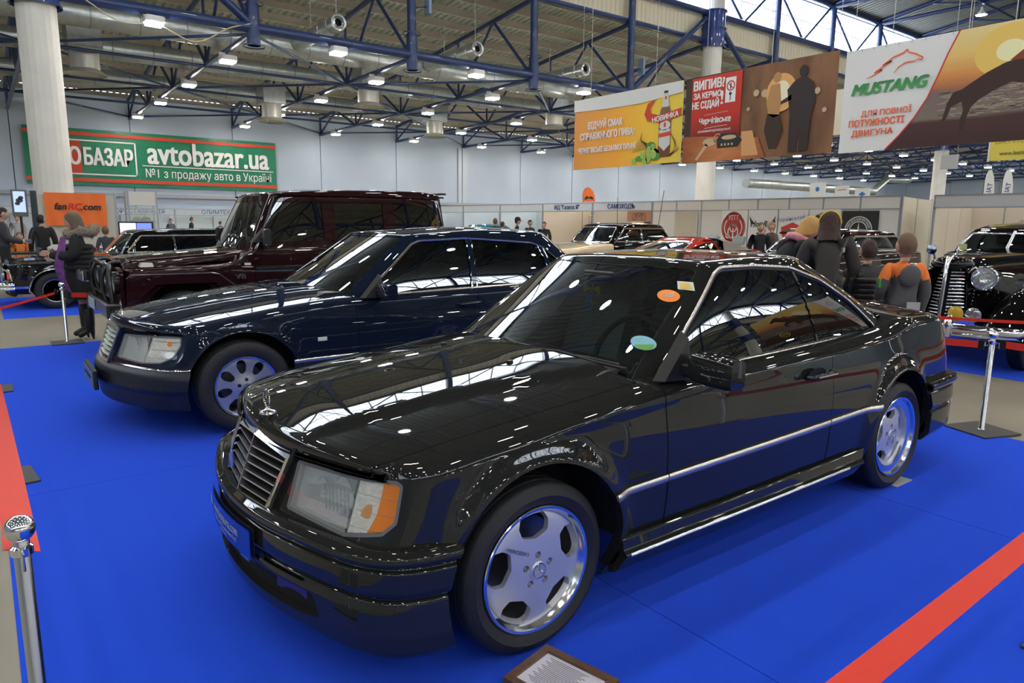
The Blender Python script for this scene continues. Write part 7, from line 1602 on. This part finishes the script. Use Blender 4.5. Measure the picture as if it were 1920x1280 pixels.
o = geo_ob('model_layout', gjoin(gbox(.6,.4,.05,(0,0,.025)), gell((-.15,0,.08),(.12,.12,.08)), gell((.12,.05,.08),(.14,.1,.09))), mat('model green', (.12,.25,.06), .7), None, (2.72,22.3,1.43)); tag(o, 'small green landscape model on the showcase shelf', 'model')
for i, (x0, x1, txt, lb) in enumerate(((-6.0,1.6,'СОЮЗ','far booth with СОЮЗ lettering at the left edge'),(4.2,8.2,'АВТОРЕСТАВРАЦІЯ','far booth with long АВТОРЕСТАВРАЦІЯ lettering, behind the showcase'),(8.2,13.5,'ОЛИМТЕХ','far booth with short ОЛИМТЕХ lettering, right of the showcase'),(13.5,19.5,'','far pale booth behind the limousine roof'))):
    t = thing('booth', lb, 'booth', (x0, 44.0, 0)); L_ = x1-x0-.06; z = 1.95
    geo_ob('fascia_board', gbox(L_-.05,.03,.32,(L_/2,0,z)), mat('pale blue fascia', ()), t)
    for zz in (z-.18, z+.18): geo_ob('fascia_rail', gbox(L_,.05,.04,(L_/2,0,zz)), ALF, t)
    for k in range(int(L_/1.3)+1): geo_ob('post', gbox(.05,.05,z+.2,(k*L_/int(L_/1.3),1.8 if 0<k<int(L_/1.3) else 0,(z+.2)/2)), ALF, t)
    for k in range(int(L_/1.3)): geo_ob('back_panel', gbox(L_/int(L_/1.3)-.06,.02,z,( (k+.5)*L_/int(L_/1.3),1.85,z/2)), mat('cool booth panel', ()), t)
    if txt: words_on(txt, .34, mat('dark blue lettering', ()), t, L_*.45, z, off=.02)
# table of model cars behind the limousine
t = thing('display_table', 'long dark table with model cars behind the limousine', 'table', (-1.9, 14.6, 0)); geo_ob('table_top', gbox(3.0,.7,.04,(1.5,.35,.82)), mat('dark table top', (.03,.035,.04), .3), t)
for x, y in ((.06,.06),(2.94,.06),(.06,.64),(2.94,.64)): geo_ob('leg', gbox(.05,.05,.80,(x,y,.40)), BLACKP, t)
for i, (x, c, lb) in enumerate(((-1.15,(.75,.25,.05),'orange model car on the display table, nearest the left edge'),(-.15,(.75,.74,.7),'white model car on the display table'),(.35,(.6,.05,.04),'red and white model car on the display table, rightmost'))):
    t = thing('model_car', lb, 'model car', (x, 14.85, .84)); geo_ob('shell', gprism(fillet([(-.2,.03),(.2,.03),(.2,.08),(.1,.10),(.04,.15),(-.10,.15),(-.2,.09)], .02), -.09, .09, 'y'), mat('model shell %s' % i if False else ('model orange','model white','model red')[i], c, .3, coat=.6), t)
    for sx in (-.13,.13):
        for sy in (-.09,.09): geo_ob('wheel', glathe([(0,-.015),(.035,-.015),(.035,.015),(0,.015)], 12, 'y', (sx,sy,.035)), RUBBER, t)
# ================================================================= barriers, people, small things
BASE = mat('dark grey steel base', (.05,.048,.045), .5)
def stanchion(label, x, y, h=.76, sq=.34, rz=0.0, ball=.036):
    t = thing('stanchion', label, 'stanchion', (x,y,.005), rz, None)
    geo_ob('base_plate', gbox(sq,sq,.012,(0,0,.006),.003), BASE, t); geo_ob('pole', glathe([(.0,.012),(.025,.012),(.0195,.02),(.0195,h-ball*1.6),(.016,h-ball*1.4),(0,h-ball*1.4)], 20), STEEL, t, smooth=40)
    geo_ob('ball', gell((0,0,h-ball),(ball,ball,ball),28,18), CHROME, t, smooth=180); geo_ob('collar', glathe([(.0195,h-.11),(.026,h-.105),(.026,h-.085),(.0195,h-.08)], 20), CHROME, t, smooth=40)
    geo_ob('belt_hook', gjoin(gtube([(0,.02,h-.095),(0,.055,h-.09),(0,.055,h-.13),(0,.035,h-.12)], .004, 6), gtube([(0,-.02,h-.095),(0,-.055,h-.09),(0,-.055,h-.13),(0,-.035,h-.12)], .004, 6)), CHROME, t, kind='stuff')
    return t
def belt(label, a, b, w=.05, sag=.05, tw0=0, tw1=0, n=26):
    a, b = Vector(a), Vector(b); d = (b-a).normalized(); s = d.cross(Vector((0,0,1))).normalized(); G3 = []
    for i in range(n+1):
        q = i/n; c = a.lerp(b, q)-Vector((0,0,sag*4*q*(1-q))); an = tw0+(tw1-tw0)*q; u = Vector((0,0,1))*math.cos(an)+s*math.sin(an); v = d.cross(u)
        G3.append([tuple(c+u*w/2*k+v*.0008) for k in (-1,-.33,.33,1)]+[tuple(c-u*w/2*k-v*.0008) for k in (-1,-.33,.33,1)]+[tuple(c-u*w/2+v*.0008)])
    o = geo_ob('barrier_belt', ggrid(np.array(G3)), REDBELT, smooth=40); tag(o, label, 'belt'); 
    clipm = mat('black belt clip', (.012,.012,.012), .4)
    for p, sg in ((a, 1), (b, -1)):
        g = gmove(gbox(.04,.012,w+.016,(0,0,0),.003), tuple(p+d*sg*.02), (0,0,math.atan2(d.y,d.x))); geo_ob('end_clip', g, clipm, o)
    return o
stanchion('chrome ball topped barrier post nearest the camera at the left edge', -1.46, -.50, .775)
stanchion('barrier post with dark square base on the left carpet edge, second from the camera', -1.50, 2.32, rz=.1)
stanchion('barrier post with dark square base on the left carpet edge, third from the camera', -1.52, 5.05)
stanchion('barrier post beside the standing woman at the back left carpet corner', -.71, 7.55)
stanchion('barrier post right of the coupe tail with a flat dark base', 4.49, -.70, .775, .36, -.35)
stanchion('barrier post outside the frame, before the coupe front wheel', -1.62, -2.12); stanchion('barrier post outside the frame, beside the coupe door', 1.62, -2.06)
stanchion('barrier post outside the frame at the near right carpet corner', 4.49, -3.6); stanchion('barrier post hidden behind the coupe tail', 4.49, 2.4)
stanchion('barrier post before the thirties sedan, hidden behind the children', 6.42, 1.9); stanchion('barrier post outside the frame beside the thirties sedan', 6.50, -2.4)
stanchion('barrier post hidden behind the off-roader bumper', .55, 7.62)
belt('wide red belt at the left edge running to the near chrome post', (-1.47,2.27,.63), (-1.46,-.445,.66), .085, .0, .5, 1.25)
belt('red belt at the left edge between the second and third posts', (-1.515,5.0,.64), (-1.50,2.37,.64), .05, .04)
belt('red belt sweeping across the bottom right corner', (-1.56,-2.10,.715), (1.56,-2.06,.715), .052, .0, -.95, -.95)
belt('red belt going left from the post beside the coupe tail', (4.49,-.65,.66), (4.49,2.34,.60), .052, .02)
belt('red belt going right from the post beside the coupe tail', (4.49,-.75,.68), (4.49,-3.55,.70), .052, .02)
belt('thin red belt in front of the thirties sedan bumper', (6.42,1.84,.60), (6.50,-2.34,.86), .03, .10)
belt('red belt across the legs of the standing woman', (-.66,7.55,.60), (.50,7.62,.58), .06, .02)
belt('thin red belt sagging to the left of the standing woman', (-.76,7.53,.64), (-1.60,7.2,.46), .03, .01)
# --- framed sheet near the front wheel
t = thing('info_frame', 'brown wooden picture frame with a printed sheet on a low stand at the bottom edge', 'frame', (.005, -.893, .045), math.radians(-77))
WD = mat('brown frame wood', (.13,.065,.04), .4, noise=(30,.3,(1,8,1))); Wf, Hf, b_ = .30, .24, .028
def bar(p, q, r_, s_): return gprism([p,q,r_,s_], -.01, .012)
for P_ in ([(0,0),(Wf,0),(Wf-b_,b_),(b_,b_)],[(Wf,0),(Wf,Hf),(Wf-b_,Hf-b_),(Wf-b_,b_)],[(Wf,Hf),(0,Hf),(b_,Hf-b_),(Wf-b_,Hf-b_)],[(0,Hf),(0,0),(b_,b_),(b_,Hf-b_)]):
    geo_ob('frame_bar', gprism([(x,-y) for x,y in P_], -.01, .012), WD, t)
geo_ob('printed_sheet', gprism([(b_,-b_),(Wf-b_,-b_),(Wf-b_,-Hf+b_),(b_,-Hf+b_)], -.006, .002), mat('paper lilac white', (.70,.68,.76), .5), t)
geo_ob('print_lines', gjoin(*[gbox(.16-.02*(i%3),.0022,.001,(.13,-.045-.008*i,.0028)) for i in range(18)]), mat('grey text print', (.25,.23,.27), .6), t, kind='stuff'); geo_ob('low_stand', gbox(.2,.16,.03,(.15,-.12,-.025)), BLACKP, t)
o = geo_ob('wheel_pad', gbox(.20,.26,.004,(0,0,.002)), mat('pale pad', (.45,.45,.42), .5), None, (2.84,-.74,.0055)); tag(o, 'pale flat pad under the rear tyre of the coupe', 'pad')
# ---------------------------------------------------------------- people
SKIN = mat('skin', (.55,.33,.24), .5)
def person(label, loc, rz, h=1.68, top=((.01,.01,.012),'black cloth'), legs=((.02,.025,.04),'dark trousers'), hair=((.05,.03,.02),'dark brown hair'), pose=None, female=False, hairlen=0, skirt=None, face=True, boots=None, bare=False, fur=None, scarf=None, cap=None, child=False, sleeves=True, detail=2):
    """a figure facing +x in its own axes; joints in units of standing height 1.70"""
    t = thing('person', label, 'person', loc, rz); k = h/1.70; hs = 1.22 if child else 1.0
    J = dict(pelvis=(0,0,.93), waist=(0,0,1.06), chest=(.01,0,1.26), neck=(0,0,1.43), head0=(.015,0,1.50),
      shL=(0,.175,1.39), elL=(-.03,.235,1.11), wrL=(.06,.24,.88), haL=(.09,.235,.80), shR=(0,-.175,1.39), elR=(-.03,-.235,1.11), wrR=(.06,-.24,.88), haR=(.09,-.235,.80),
      hipL=(0,.095,.90), knL=(.01,.10,.49), anL=(-.02,.10,.09), toL=(.13,.115,.035), hipR=(0,-.095,.90), knR=(.01,-.10,.49), anR=(-.02,-.10,.09), toR=(.13,-.115,.035))
    if pose: J.update({a: b for a, b in pose.items() if a not in ('look','scarfc')})
    R = dict(pelvis=(.155,.125), waist=(.14,.11), chest=(.175,.135), neck=(.055,.058), head0=(.05,.055), shL=(.086,.086), elL=(.066,.066), wrL=(.050,.050), haL=(.032,.04), hipL=(.10,.10), knL=(.066,.066), anL=(.045,.045), toL=(.04,.035))
    if female: R.update(pelvis=(.16,.13), waist=(.12,.10), chest=(.145,.12), shL=(.074,.074), knL=(.056,.056), anL=(.038,.038))
    if boots is None and not bare: R.update(knL=(.075,.075), anL=(.06,.06))
    if top[1].startswith('puffy'): R.update(chest=(.20,.17), waist=(.20,.165), shL=(.10,.10), elL=(.085,.085), wrL=(.065,.065))
    E_ = [('pelvis','waist'),('waist','chest'),('chest','neck'),('neck','head0'),('chest','shL'),('shL','elL'),('elL','wrL'),('wrL','haL'),('chest','shR'),('shR','elR'),('elR','wrR'),('wrR','haR'),('pelvis','hipL'),('hipL','knL'),('knL','anL'),('anL','toL'),('pelvis','hipR'),('hipR','knR'),('knR','anR'),('anR','toR')]
    names = list(J); me = bpy.data.meshes.new('body'); me.from_pydata([tuple(c*k for c in J[n]) for n in names], [(names.index(a), names.index(b)) for a, b in E_], [])
    o = bpy.data.objects.new('body', me); COL.objects.link(o); sk = o.modifiers.new('s', 'SKIN'); sk.branch_smoothing = .6
    dat = me.skin_vertices[0].data if me.skin_vertices else None
    if dat is None:
        me.skin_vertices.new() if hasattr(me.skin_vertices,'new') else None; dat = me.skin_vertices[0].data
    for i, n in enumerate(names):
        r = R.get(n) or R.get(n[:-1]+'L'); dat[i].radius = (r[0]*k, r[1]*k); dat[i].use_root = (n == 'pelvis')
    sb = o.modifiers.new('u', 'SUBSURF'); sb.levels = 2 if detail > 1 else 1; sb.render_levels = sb.levels
    dg = bpy.context.evaluated_depsgraph_get(); ev = o.evaluated_get(dg); m2 = ev.to_mesh(); V = [tuple(v.co) for v in m2.vertices]; F = [tuple(p.vertices) for p in m2.polygons]; ev.to_mesh_clear(); bpy.data.objects.remove(o)
    nb = len(F)
    # head with brow, nose and jaw, joined to the same mesh
    hc = Vector(J['head0'])*k; look = (pose or {}).get('look', (0,0)); Rm = Euler((0, look[1], look[0])).to_matrix(); hr = .098*k*hs; n_, m_ = 20, 14; HV = []
    for i in range(m_+1):
        th = PI*i/m_
        for q in range(n_):
            a = 2*PI*q/n_; x, y, z = math.sin(th)*math.cos(a), math.sin(th)*math.sin(a), math.cos(th)
            jaw = 1-.30*max(0,-z)**1.3; X = x*.98*jaw+(.05 if x > 0 and z < 0 else 0); Y = y*.78*jaw; Z = z*1.22
            f = math.exp(-(y/.20)**2)*(x > 0)
            X += f*.20*math.exp(-((z+.12)/.13)**2)+f*.03*math.exp(-((z+.55)/.10)**2)-.05*math.exp(-((abs(y)-.38)/.14)**2)*math.exp(-((z-.08)/.10)**2)*(x > 0)
            if abs(abs(y)-1) < .12 and abs(z) < .3: Y *= 1.10
            HV.append(tuple(hc+Rm@Vector((X*hr+.012*k, Y*hr, Z*hr+.085*k*hs))))
    o0 = len(V); V += HV
    for i in range(m_): F += [(o0+i*n_+q, o0+(i+1)*n_+q, o0+(i+1)*n_+(q+1)%n_, o0+i*n_+(q+1)%n_) for q in range(n_)]
    # hands with five fingers
    nh = len(F)
    for s_ in ('L','R'):
        w, h_ = Vector(J['wr'+s_])*k, Vector(J['ha'+s_])*k; d = (h_-w).normalized(); sd = d.cross(Vector((1,0,.3))).normalized(); 
        for j, (off_, ln) in enumerate(((-.030,.075),(-.010,.088),(.010,.082),(.028,.066))):
            b0 = h_+sd*off_*k; bend = Vector((.35,0,-.15)); g = gtube([tuple(b0), tuple(b0+(d+bend*.15)*ln*.5*k), tuple(b0+(d+bend*.5)*ln*k)], [.0105*k,.0095*k,.007*k], 6); q0 = len(V); V += g[0]; F += [tuple(i+q0 for i in f) for f in g[1]]
        b0 = w.lerp(h_,.5)+sd*-.03*k; g = gtube([tuple(b0), tuple(b0+(d*.03+sd*-.03)*k), tuple(b0+(d*.065+sd*-.035)*k)], [.013*k,.011*k,.008*k], 6); q0 = len(V); V += g[0]; F += [tuple(i+q0 for i in f) for f in g[1]]
    me = bpy.data.meshes.new('body'); me.from_pydata(V, [], F); me.shade_smooth()
    tm = mat(top[1], top[0], .8, bump=(25,.5) if top[1].startswith('puffy') else (120,.15)); lm = mat(legs[1], legs[0], .8, bump=(80,.2)); bm_ = mat(boots[1], boots[0], .5) if boots else mat('dark shoes', (.02,.018,.016), .5); stk = mat('sheer stockings', (.34,.20,.15), .6)
    for x in (SKIN, tm, lm, bm_, stk): me.materials.append(x)
    seg = [(Vector(J[a])*k, Vector(J[b])*k, a, b) for a, b in E_]
    lab = {}
    for a, b in E_:
        if b[:2] in ('ha',): v = 0
        elif a == 'neck': v = 0
        elif b[:2] in ('sh','el','wr') or b in ('waist','chest','neck'): v = 1
        elif b[:2] == 'to': v = 3
        elif b[:2] == 'an': v = 3 if boots else (4 if bare else 2)
        else: v = 4 if bare else 2
        lab[(a,b)] = v
    for i, p in enumerate(me.polygons):
        if i >= nb: p.material_index = 0; continue
        c = p.center; best = 9; bi = 0
        for A_, B_, a, b in seg:
            e = B_-A_; q = max(0, min(1, (c-A_).dot(e)/max(e.length_squared,1e-9))); dd = (c-A_-e*q).length-(R.get(a) or R.get(a[:-1]+'L'))[0]*k*.9*(1-q)-(R.get(b) or R.get(b[:-1]+'L'))[0]*k*.9*q
            if dd < best: best = dd; bi = lab[(a,b)]
        if a == 'neck' and False: pass
        p.material_index = bi
    ob = bpy.data.objects.new('body', me); COL.objects.link(ob); ob.parent = t
    C_ = hc+Vector((.012*k,0,0)); up = lambda x,y,z: tuple(C_+Rm@Vector((x*hr, y*hr, z*hr+.085*k*hs)))
    if face:
        em = mat('eye dark', (.03,.02,.02), .2); wm_ = mat('lip', (.45,.16,.13), .5)
        for s_ in (-1,1): geo_ob('eye', gmove(gell((0,0,0),(.006,.010,.006),8,6), up(.86,s_*.34,.10), (0,0,look[0])), em, ob); geo_ob('eyebrow', gtube([up(.90,s_*.18,.30),up(.88,s_*.36,.34),up(.78,s_*.52,.28)], .0028*k, 5), mat(hair[1], hair[0], .7), ob)
        geo_ob('mouth', gtube([up(.90,.20,-.58),up(.99,0,-.56),up(.90,-.20,-.58)], .004*k, 5), wm_, ob)
        for s_ in (-1,1): geo_ob('ear', gmove(gell((0,0,0),(.016,.008,.026),8,6), up(-.02,s_*.80,-.05)), SKIN, ob)
    # hair: a cap over crown and back, lower for long hair
    hm = mat(hair[1], hair[0], .65, noise=(60,.35,(1,1,.2)), bump=(70,.7)); HV = []; low = {0:-.75, 1:-1.2, 2:-2.1}[hairlen]; n2, m2_ = 28, 16
    for i in range(m2_+1):
        q_ = i/m2_
        for q in range(n2):
            a = 2*PI*q/n2; fr = (1+math.cos(a))/2; lim = (.55 if hairlen == 0 else .50)*fr**2+(low if fr < .55 else (low*(1-(fr-.55)/.45)**1.0+.0))*(1-fr**2); z1 = 1.30; z = z1+(lim-z1)*q_
            if hairlen == 0: z = z1+(lim-z1)*q_
            zz = max(-1,min(1,z/1.30)); rr = math.sqrt(max(0,1-zz*zz)) if z > 0 else 1.0-(.30*max(0,-z-.0) if hairlen == 0 else -.10*min(1,-z)*(1-fr)); 
            if z < -1.0 and hairlen: rr *= 1+.25*min(1.5,(-z-1))*(1 if hairlen == 2 else .2)
            wob = 1+.025*math.sin(7*a+5*z)+.02*math.sin(17*a-9*z); hx_, hy_ = (1.03,.84) if hairlen == 0 else (1.10,.94)
            HV.append(up(math.cos(a)*rr*hx_*wob-.07, math.sin(a)*rr*hy_*wob, z))
    geo_ob('hair', (HV, [(i*n2+q,(i+1)*n2+q,(i+1)*n2+(q+1)%n2,i*n2+(q+1)%n2) for i in range(m2_) for q in range(n2)]), hm, ob, smooth=180)
    if cap: geo_ob('cap', gjoin(gmove(glathe([(.0,.125),(.06,.115),(.10,.07),(.108,.0)], 20), up(-.05,0,.35), (0,0,0), k*hs), gmove(gprism([(.06,-.07),(.19,-.04),(.19,.04),(.06,.07)], -.006, .006), up(0,0,.42), (0,.15,look[0]), k)), mat(cap[1], cap[0], .7), ob, smooth=40)
    if skirt:
        geo_ob('skirt', gmove(glathe([(.15,1.02),(.185,.92),(.20,.75),(.205,.56),(.195,.555),(.18,.75),(.13,1.0)], 28), (J['pelvis'][0]*k,J['pelvis'][1]*k,0), (0,0,0), k), mat(skirt[1], skirt[0], .85), ob, smooth=60)
    if top[1].startswith('puffy'):
        rings = [gtube([(J['chest'][0]*k+.150*k*math.cos(a), (.195)*k*math.sin(a), (.98+.065*j)*k) for a in np.linspace(0,2*PI,25)[:-1]], .042*k, 8, closed=True) for j in range(5)]
        geo_ob('quilting', gjoin(*rings), tm, ob, smooth=60, kind='stuff')
    if fur:
        tor = gtube([((-.05+.15*math.cos(a))*k, .17*k*math.sin(a), (1.43-.03*math.cos(a)+.02*math.sin(5*a))*k) for a in np.linspace(0,2*PI,29)[:-1]], [(.060+.012*math.sin(9*a))*k for a in np.linspace(0,2*PI,29)[:-1]], 10, closed=True); tb = []
        rr = random.Random(5)
        for v in tor[0]:
            for q in range(5):
                d = Vector((rr.uniform(-1,1), rr.uniform(-1,1), rr.uniform(-.8,.8)))*.035*k; tb.append(gtube([v, tuple(Vector(v)+d)], [.004*k,.0006], 3, cap=False))
        f_ = geo_ob('fur_collar', tor, mat('fur brown', (.20,.16,.12), .9, noise=(60,.5)), ob, smooth=60); geo_ob('fur_hairs', gjoin(*tb), mat('fur tips', (.38,.32,.26), .9), f_, kind='stuff')
    if scarf:
        sm = mat(scarf[1], scarf[0], .8, noise=(18,.35), bump=(60,.4)); geo_ob('scarf', gtube([((.01+.105*math.cos(a))*k, .10*k*math.sin(a), (1.425-.02*math.cos(a))*k) for a in np.linspace(0,2*PI,21)[:-1]] if not (pose and 'scarfc' in pose) else [(pose['scarfc'][0]*k+.11*k*math.cos(a), pose['scarfc'][1]*k+.10*k*math.sin(a), pose['scarfc'][2]*k+.06*k*math.cos(a)*pose['scarfc'][3]) for a in np.linspace(0,2*PI,21)[:-1]], .04*k, 8, closed=True), sm, ob, smooth=60)
        if len(scarf) > 2:
            G3 = [[((x+.045*w*(.7,1.1,1.2,.9,.4)[i])*k, y*k, z*k) for w in (-1,-.5,0,.5,1)] for i, (x, y, z) in enumerate(scarf[2])]
            for i, row in enumerate(G3): G3[i] = [(p[0], p[1]+.014*k*math.sin(j*2+i), p[2]) for j, p in enumerate(row)]
            geo_ob('scarf_end', ggrid(np.array(G3)), sm, ob, smooth=180)
    return t, ob, k
# standing woman at left, facing left, hands forward
t, ob, k = person('woman in black fur collared coat, purple scarf and high boots beside the off-roader bull bar', (-.47,7.82,0), PI*.97, 1.61, ((.010,.010,.011),'puffy black coat'), ((.02,.02,.022),'dark cloth'), ((.13,.09,.06),'light brown hair'),
  dict(elL=(.06,.25,1.12), wrL=(.28,.16,1.14), haL=(.35,.12,1.16), elR=(.06,-.25,1.12), wrR=(.27,-.16,1.13), haR=(.34,-.12,1.15), anL=(-.06,.10,.14), toL=(.10,.105,.045), anR=(-.0,-.08,.14), toR=(.15,-.08,.045), look=(0,.12)), True, 2, ((.012,.012,.013),'black skirt cloth'), True, ((.008,.007,.008),'black suede boots'), True, True,
  ((.16,.05,.20),'purple scarf',[(.16,.16,1.38),(.20,.24,1.18),(.24,.235,1.0),(.22,.22,.84),(.14,.22,.66)]))
for s_ in (-1,1): geo_ob('boot_heel', gtube([((-.065 if s_ > 0 else -.01),.098*s_,.12),((-.075 if s_ > 0 else -.02),.098*s_,.0)], [.034,.010], 8), mat('black suede boots', ()), ob); geo_ob('boot_shaft', gmove(glathe([(.058,.40),(.062,.39),(.058,.2),(.048,.10)], 18), ((-.045 if s_ > 0 else .0),.10*s_-.0,0)), mat('black suede boots', ()), ob, smooth=60)
person('man in black jacket seen from behind at the model table', (-.36,15.6,0), PI/2+.1, 1.60, ((.012,.012,.014),'black jacket cloth'), ((.10,.12,.15),'grey blue jeans'), ((.015,.012,.01),'black hair'), dict(look=(-.5,0)), face=True)
person('man in dark jacket holding a controller at the left picture edge', (-1.08,14.2,0), -.1, 1.72, ((.035,.035,.045),'dark grey jacket'), ((.012,.012,.012),'black track trousers'), ((.02,.015,.01),'near black hair'), dict(elL=(.05,.22,1.12), wrL=(.27,.12,1.06), haL=(.34,.08,1.06), elR=(.05,-.22,1.12), wrR=(.27,-.12,1.06), haR=(.34,-.08,1.06)))
o = geo_ob('hand_controller', gjoin(gbox(.10,.20,.05,(0,0,0),.015), gtube([(.03,.05,.02),(.10,.05,.22)], .004, 5)), mat('blue grey controller', (.08,.14,.22), .4), None, (-.69,14.17,1.09)); tag(o, 'hand held radio controller in the hands of the man at the left edge', 'controller')
person('small boy in an orange top behind the model table', (-.74,16.6,0), -PI/2, 1.18, ((.70,.20,.04),'orange top cloth'), ((.03,.03,.05),'dark child trousers'), ((.16,.09,.05),'brown child hair'), child=True)
person('boy with tousled brown hair seen from behind, right of the orange flag', (.93,16.4,0), PI/2, 1.32, ((.04,.05,.06),'dark child jacket'), ((.03,.03,.05),'dark child trousers'), ((.16,.09,.05),'brown child hair'), child=True, face=False)
person('bare headed far visitor left of the orange flag', (-.35,27,0), -PI/2, 1.62, ((.35,.35,.36),'grey cloth'))
hc_ = ((.05,.03,.02),'dark brown hair'); bl = ((.015,.016,.02),'dark far jacket')
for i, (x, y, h, lb) in enumerate(((6.3,36,1.55,'far visitor with dark hair just right of the showcase'),(7.5,37,1.62,'far visitor in profile between showcase and limousine roof'),(8.4,35,1.45,'far visitor low over the limousine roof, left one'),(9.9,38,1.5,'far visitor over the limousine roof, middle one'),(12.1,39,1.62,'far bald visitor left of the off-roader screen'),(12.6,38.2,1.70,'far visitor with dark hair at the off-roader screen'))):
    person(lb, (x,y,0), -1.2+.7*i, h, bl if i%2 else ((.10,.10,.13),'grey blue far jacket'), detail=1, face=False)
for i, (x, y, h, c, hr_, cp, lb) in enumerate(((12.6,16.9,1.66,(.03,.03,.035),(.13,.08,.05),None,'visitor with light brown hair by the teal car, leftmost'),(12.3,16.1,1.55,(.02,.02,.02),(.05,.03,.02),None,'visitor with dark hair lower in front of the teal car'),(13.3,16.6,1.68,(.02,.02,.025),(.01,.01,.01),((.01,.01,.012),'black cap cloth'),'man in a black cap beside the teal car'),(14.3,17.15,1.62,(.05,.05,.05),(.04,.025,.02),None,'visitor behind the black cap, right'),(14.6,16.7,1.56,(.02,.02,.02),(.02,.015,.01),None,'visitor farthest right by the teal car'))):
    person(lb, (x,y,0), 1.2-.9*i, h, (c,'visitor jacket %s' % 'abcde'[i]), hair=(hr_,'visitor hair %s' % 'abcde'[i]), cap=cp, detail=1)
# group at right
t, ob, k = person('blonde woman in black coat and pink scarf, bending over', (5.06,1.46,0), -.35, 1.70, ((.010,.010,.011),'black coat cloth'), ((.015,.015,.02),'dark cloth'), ((.50,.28,.09),'ginger blond hair'),
  dict(chest=(.14,0,1.24), neck=(.25,0,1.39), head0=(.30,0,1.43), shL=(.17,.17,1.36), shR=(.17,-.17,1.36), elL=(.22,.24,1.10), wrL=(.42,.20,1.0), haL=(.49,.19,.97), elR=(.22,-.24,1.10), wrR=(.42,-.20,1.0), haR=(.49,-.19,.97), look=(-.1,.45), scarfc=(.235,0,1.37,-1)), True, 1, scarf=((.72,.30,.32),'pink scarf',[(.30,-.14,1.36),(.32,-.18,1.22),(.30,-.20,1.05)]))
t, ob, k = person('woman with long dark hair, yellow headband and grey brown coat, seen from behind', (5.02,.92,0), .55, 1.72, ((.045,.038,.032),'grey brown coat'), ((.02,.02,.03),'dark cloth'), ((.035,.014,.010),'auburn black hair'),
  dict(chest=(.06,0,1.25), neck=(.11,0,1.40), head0=(.14,0,1.45), shL=(.06,.175,1.36), shR=(.06,-.175,1.36), elL=(.10,.25,1.09), wrL=(.32,.20,1.05), haL=(.39,.19,1.05), elR=(.10,-.25,1.09), wrR=(.32,-.2,1.05), haR=(.39,-.19,1.05), look=(0,.3)), True, 2, face=False)
geo_ob('head_band', gtube([(.15,.100*math.cos(a),1.555+.118*math.sin(a)) for a in np.linspace(0,PI,16)], .009, 6), mat('yellow band', (.75,.50,.05), .5), ob)
o = geo_ob('shoulder_bag', gjoin(gtube([(5.06,.76,1.42),(4.90,.74,1.25),(4.84,.73,1.0),(4.86,.72,.82)], .009, 6), gbox(.10,.30,.24,(4.84,.66,.72),.03)), mat('dark leather', (.03,.028,.03), .4)); tag(o, 'dark shoulder bag hanging on the back of the woman with long dark hair', 'bag'); geo_ob('strap_buckle', gbox(.03,.03,.05,(4.955,.745,1.31),.005), CHROME, o)
person('boy in a shiny black puffer jacket, seen from behind right of the two women', (5.70,.86,0), .8, 1.36, ((.012,.012,.014),'puffy shiny black jacket'), ((.02,.02,.03),'dark child trousers'), ((.045,.025,.018),'dark child hair'), child=True, face=False); mat('puffy shiny black jacket').node_tree.nodes['Principled BSDF'].inputs['Roughness'].default_value = .3
t, ob, k = person('boy in a grey jacket with orange shoulders, standing before the chrome grille', (5.38,.36,0), .9, 1.43, ((.085,.080,.080),'dark grey child jacket'), ((.03,.03,.04),'dark child trousers'), ((.15,.08,.04),'brown child hair'), dict(elL=(.02,.24,1.12), wrL=(.20,.16,1.02), haL=(.26,.13,1.0)), child=True, face=False)
ob.data.materials.append(mat('orange jacket cloth', (.85,.20,.03), .7))
for p in ob.data.polygons:
    if p.material_index == 1 and p.center.z > (1.29-.05*abs(p.center.y)/.2)*k: p.material_index = 5
geo_ob('hood', gmove(gell((0,0,0),(.040,.10,.10),16,10), (-.105,0,1.29*k)), mat('dark grey child jacket', ()), ob, smooth=60)
geo_ob('back_print', gjoin(gbox(.01,.12,.10,(-.165,-.02,.95*k)), gbox(.01,.12,.12,(-.165,-.02,.82*k))), mat('pale grey print', (.38,.37,.36), .7), ob); geo_ob('green_patch', gbox(.05,.02,.08,(.0,.27*k,1.2*k)), mat('green patch', (.05,.30,.05), .7), ob)
person('man in a black sweater standing before the Hot Rod poster, facing the camera', (12.1,6.35,0), -2.3, 1.58, ((.012,.013,.018),'black sweater'), ((.04,.04,.05),'dark trousers'), ((.10,.06,.035),'short brown hair'), face=True)
person('visitor with sandy hair and hand at the face, before the red emblem poster', (13.4,6.9,0), 2.6, 1.60, ((.10,.07,.06),'brown jacket cloth'), ((.04,.04,.05),'dark trousers'), ((.30,.17,.08),'sandy hair'), dict(elR=(.10,-.26,1.15), wrR=(.18,-.14,1.38), haR=(.15,-.08,1.46)), face=True)
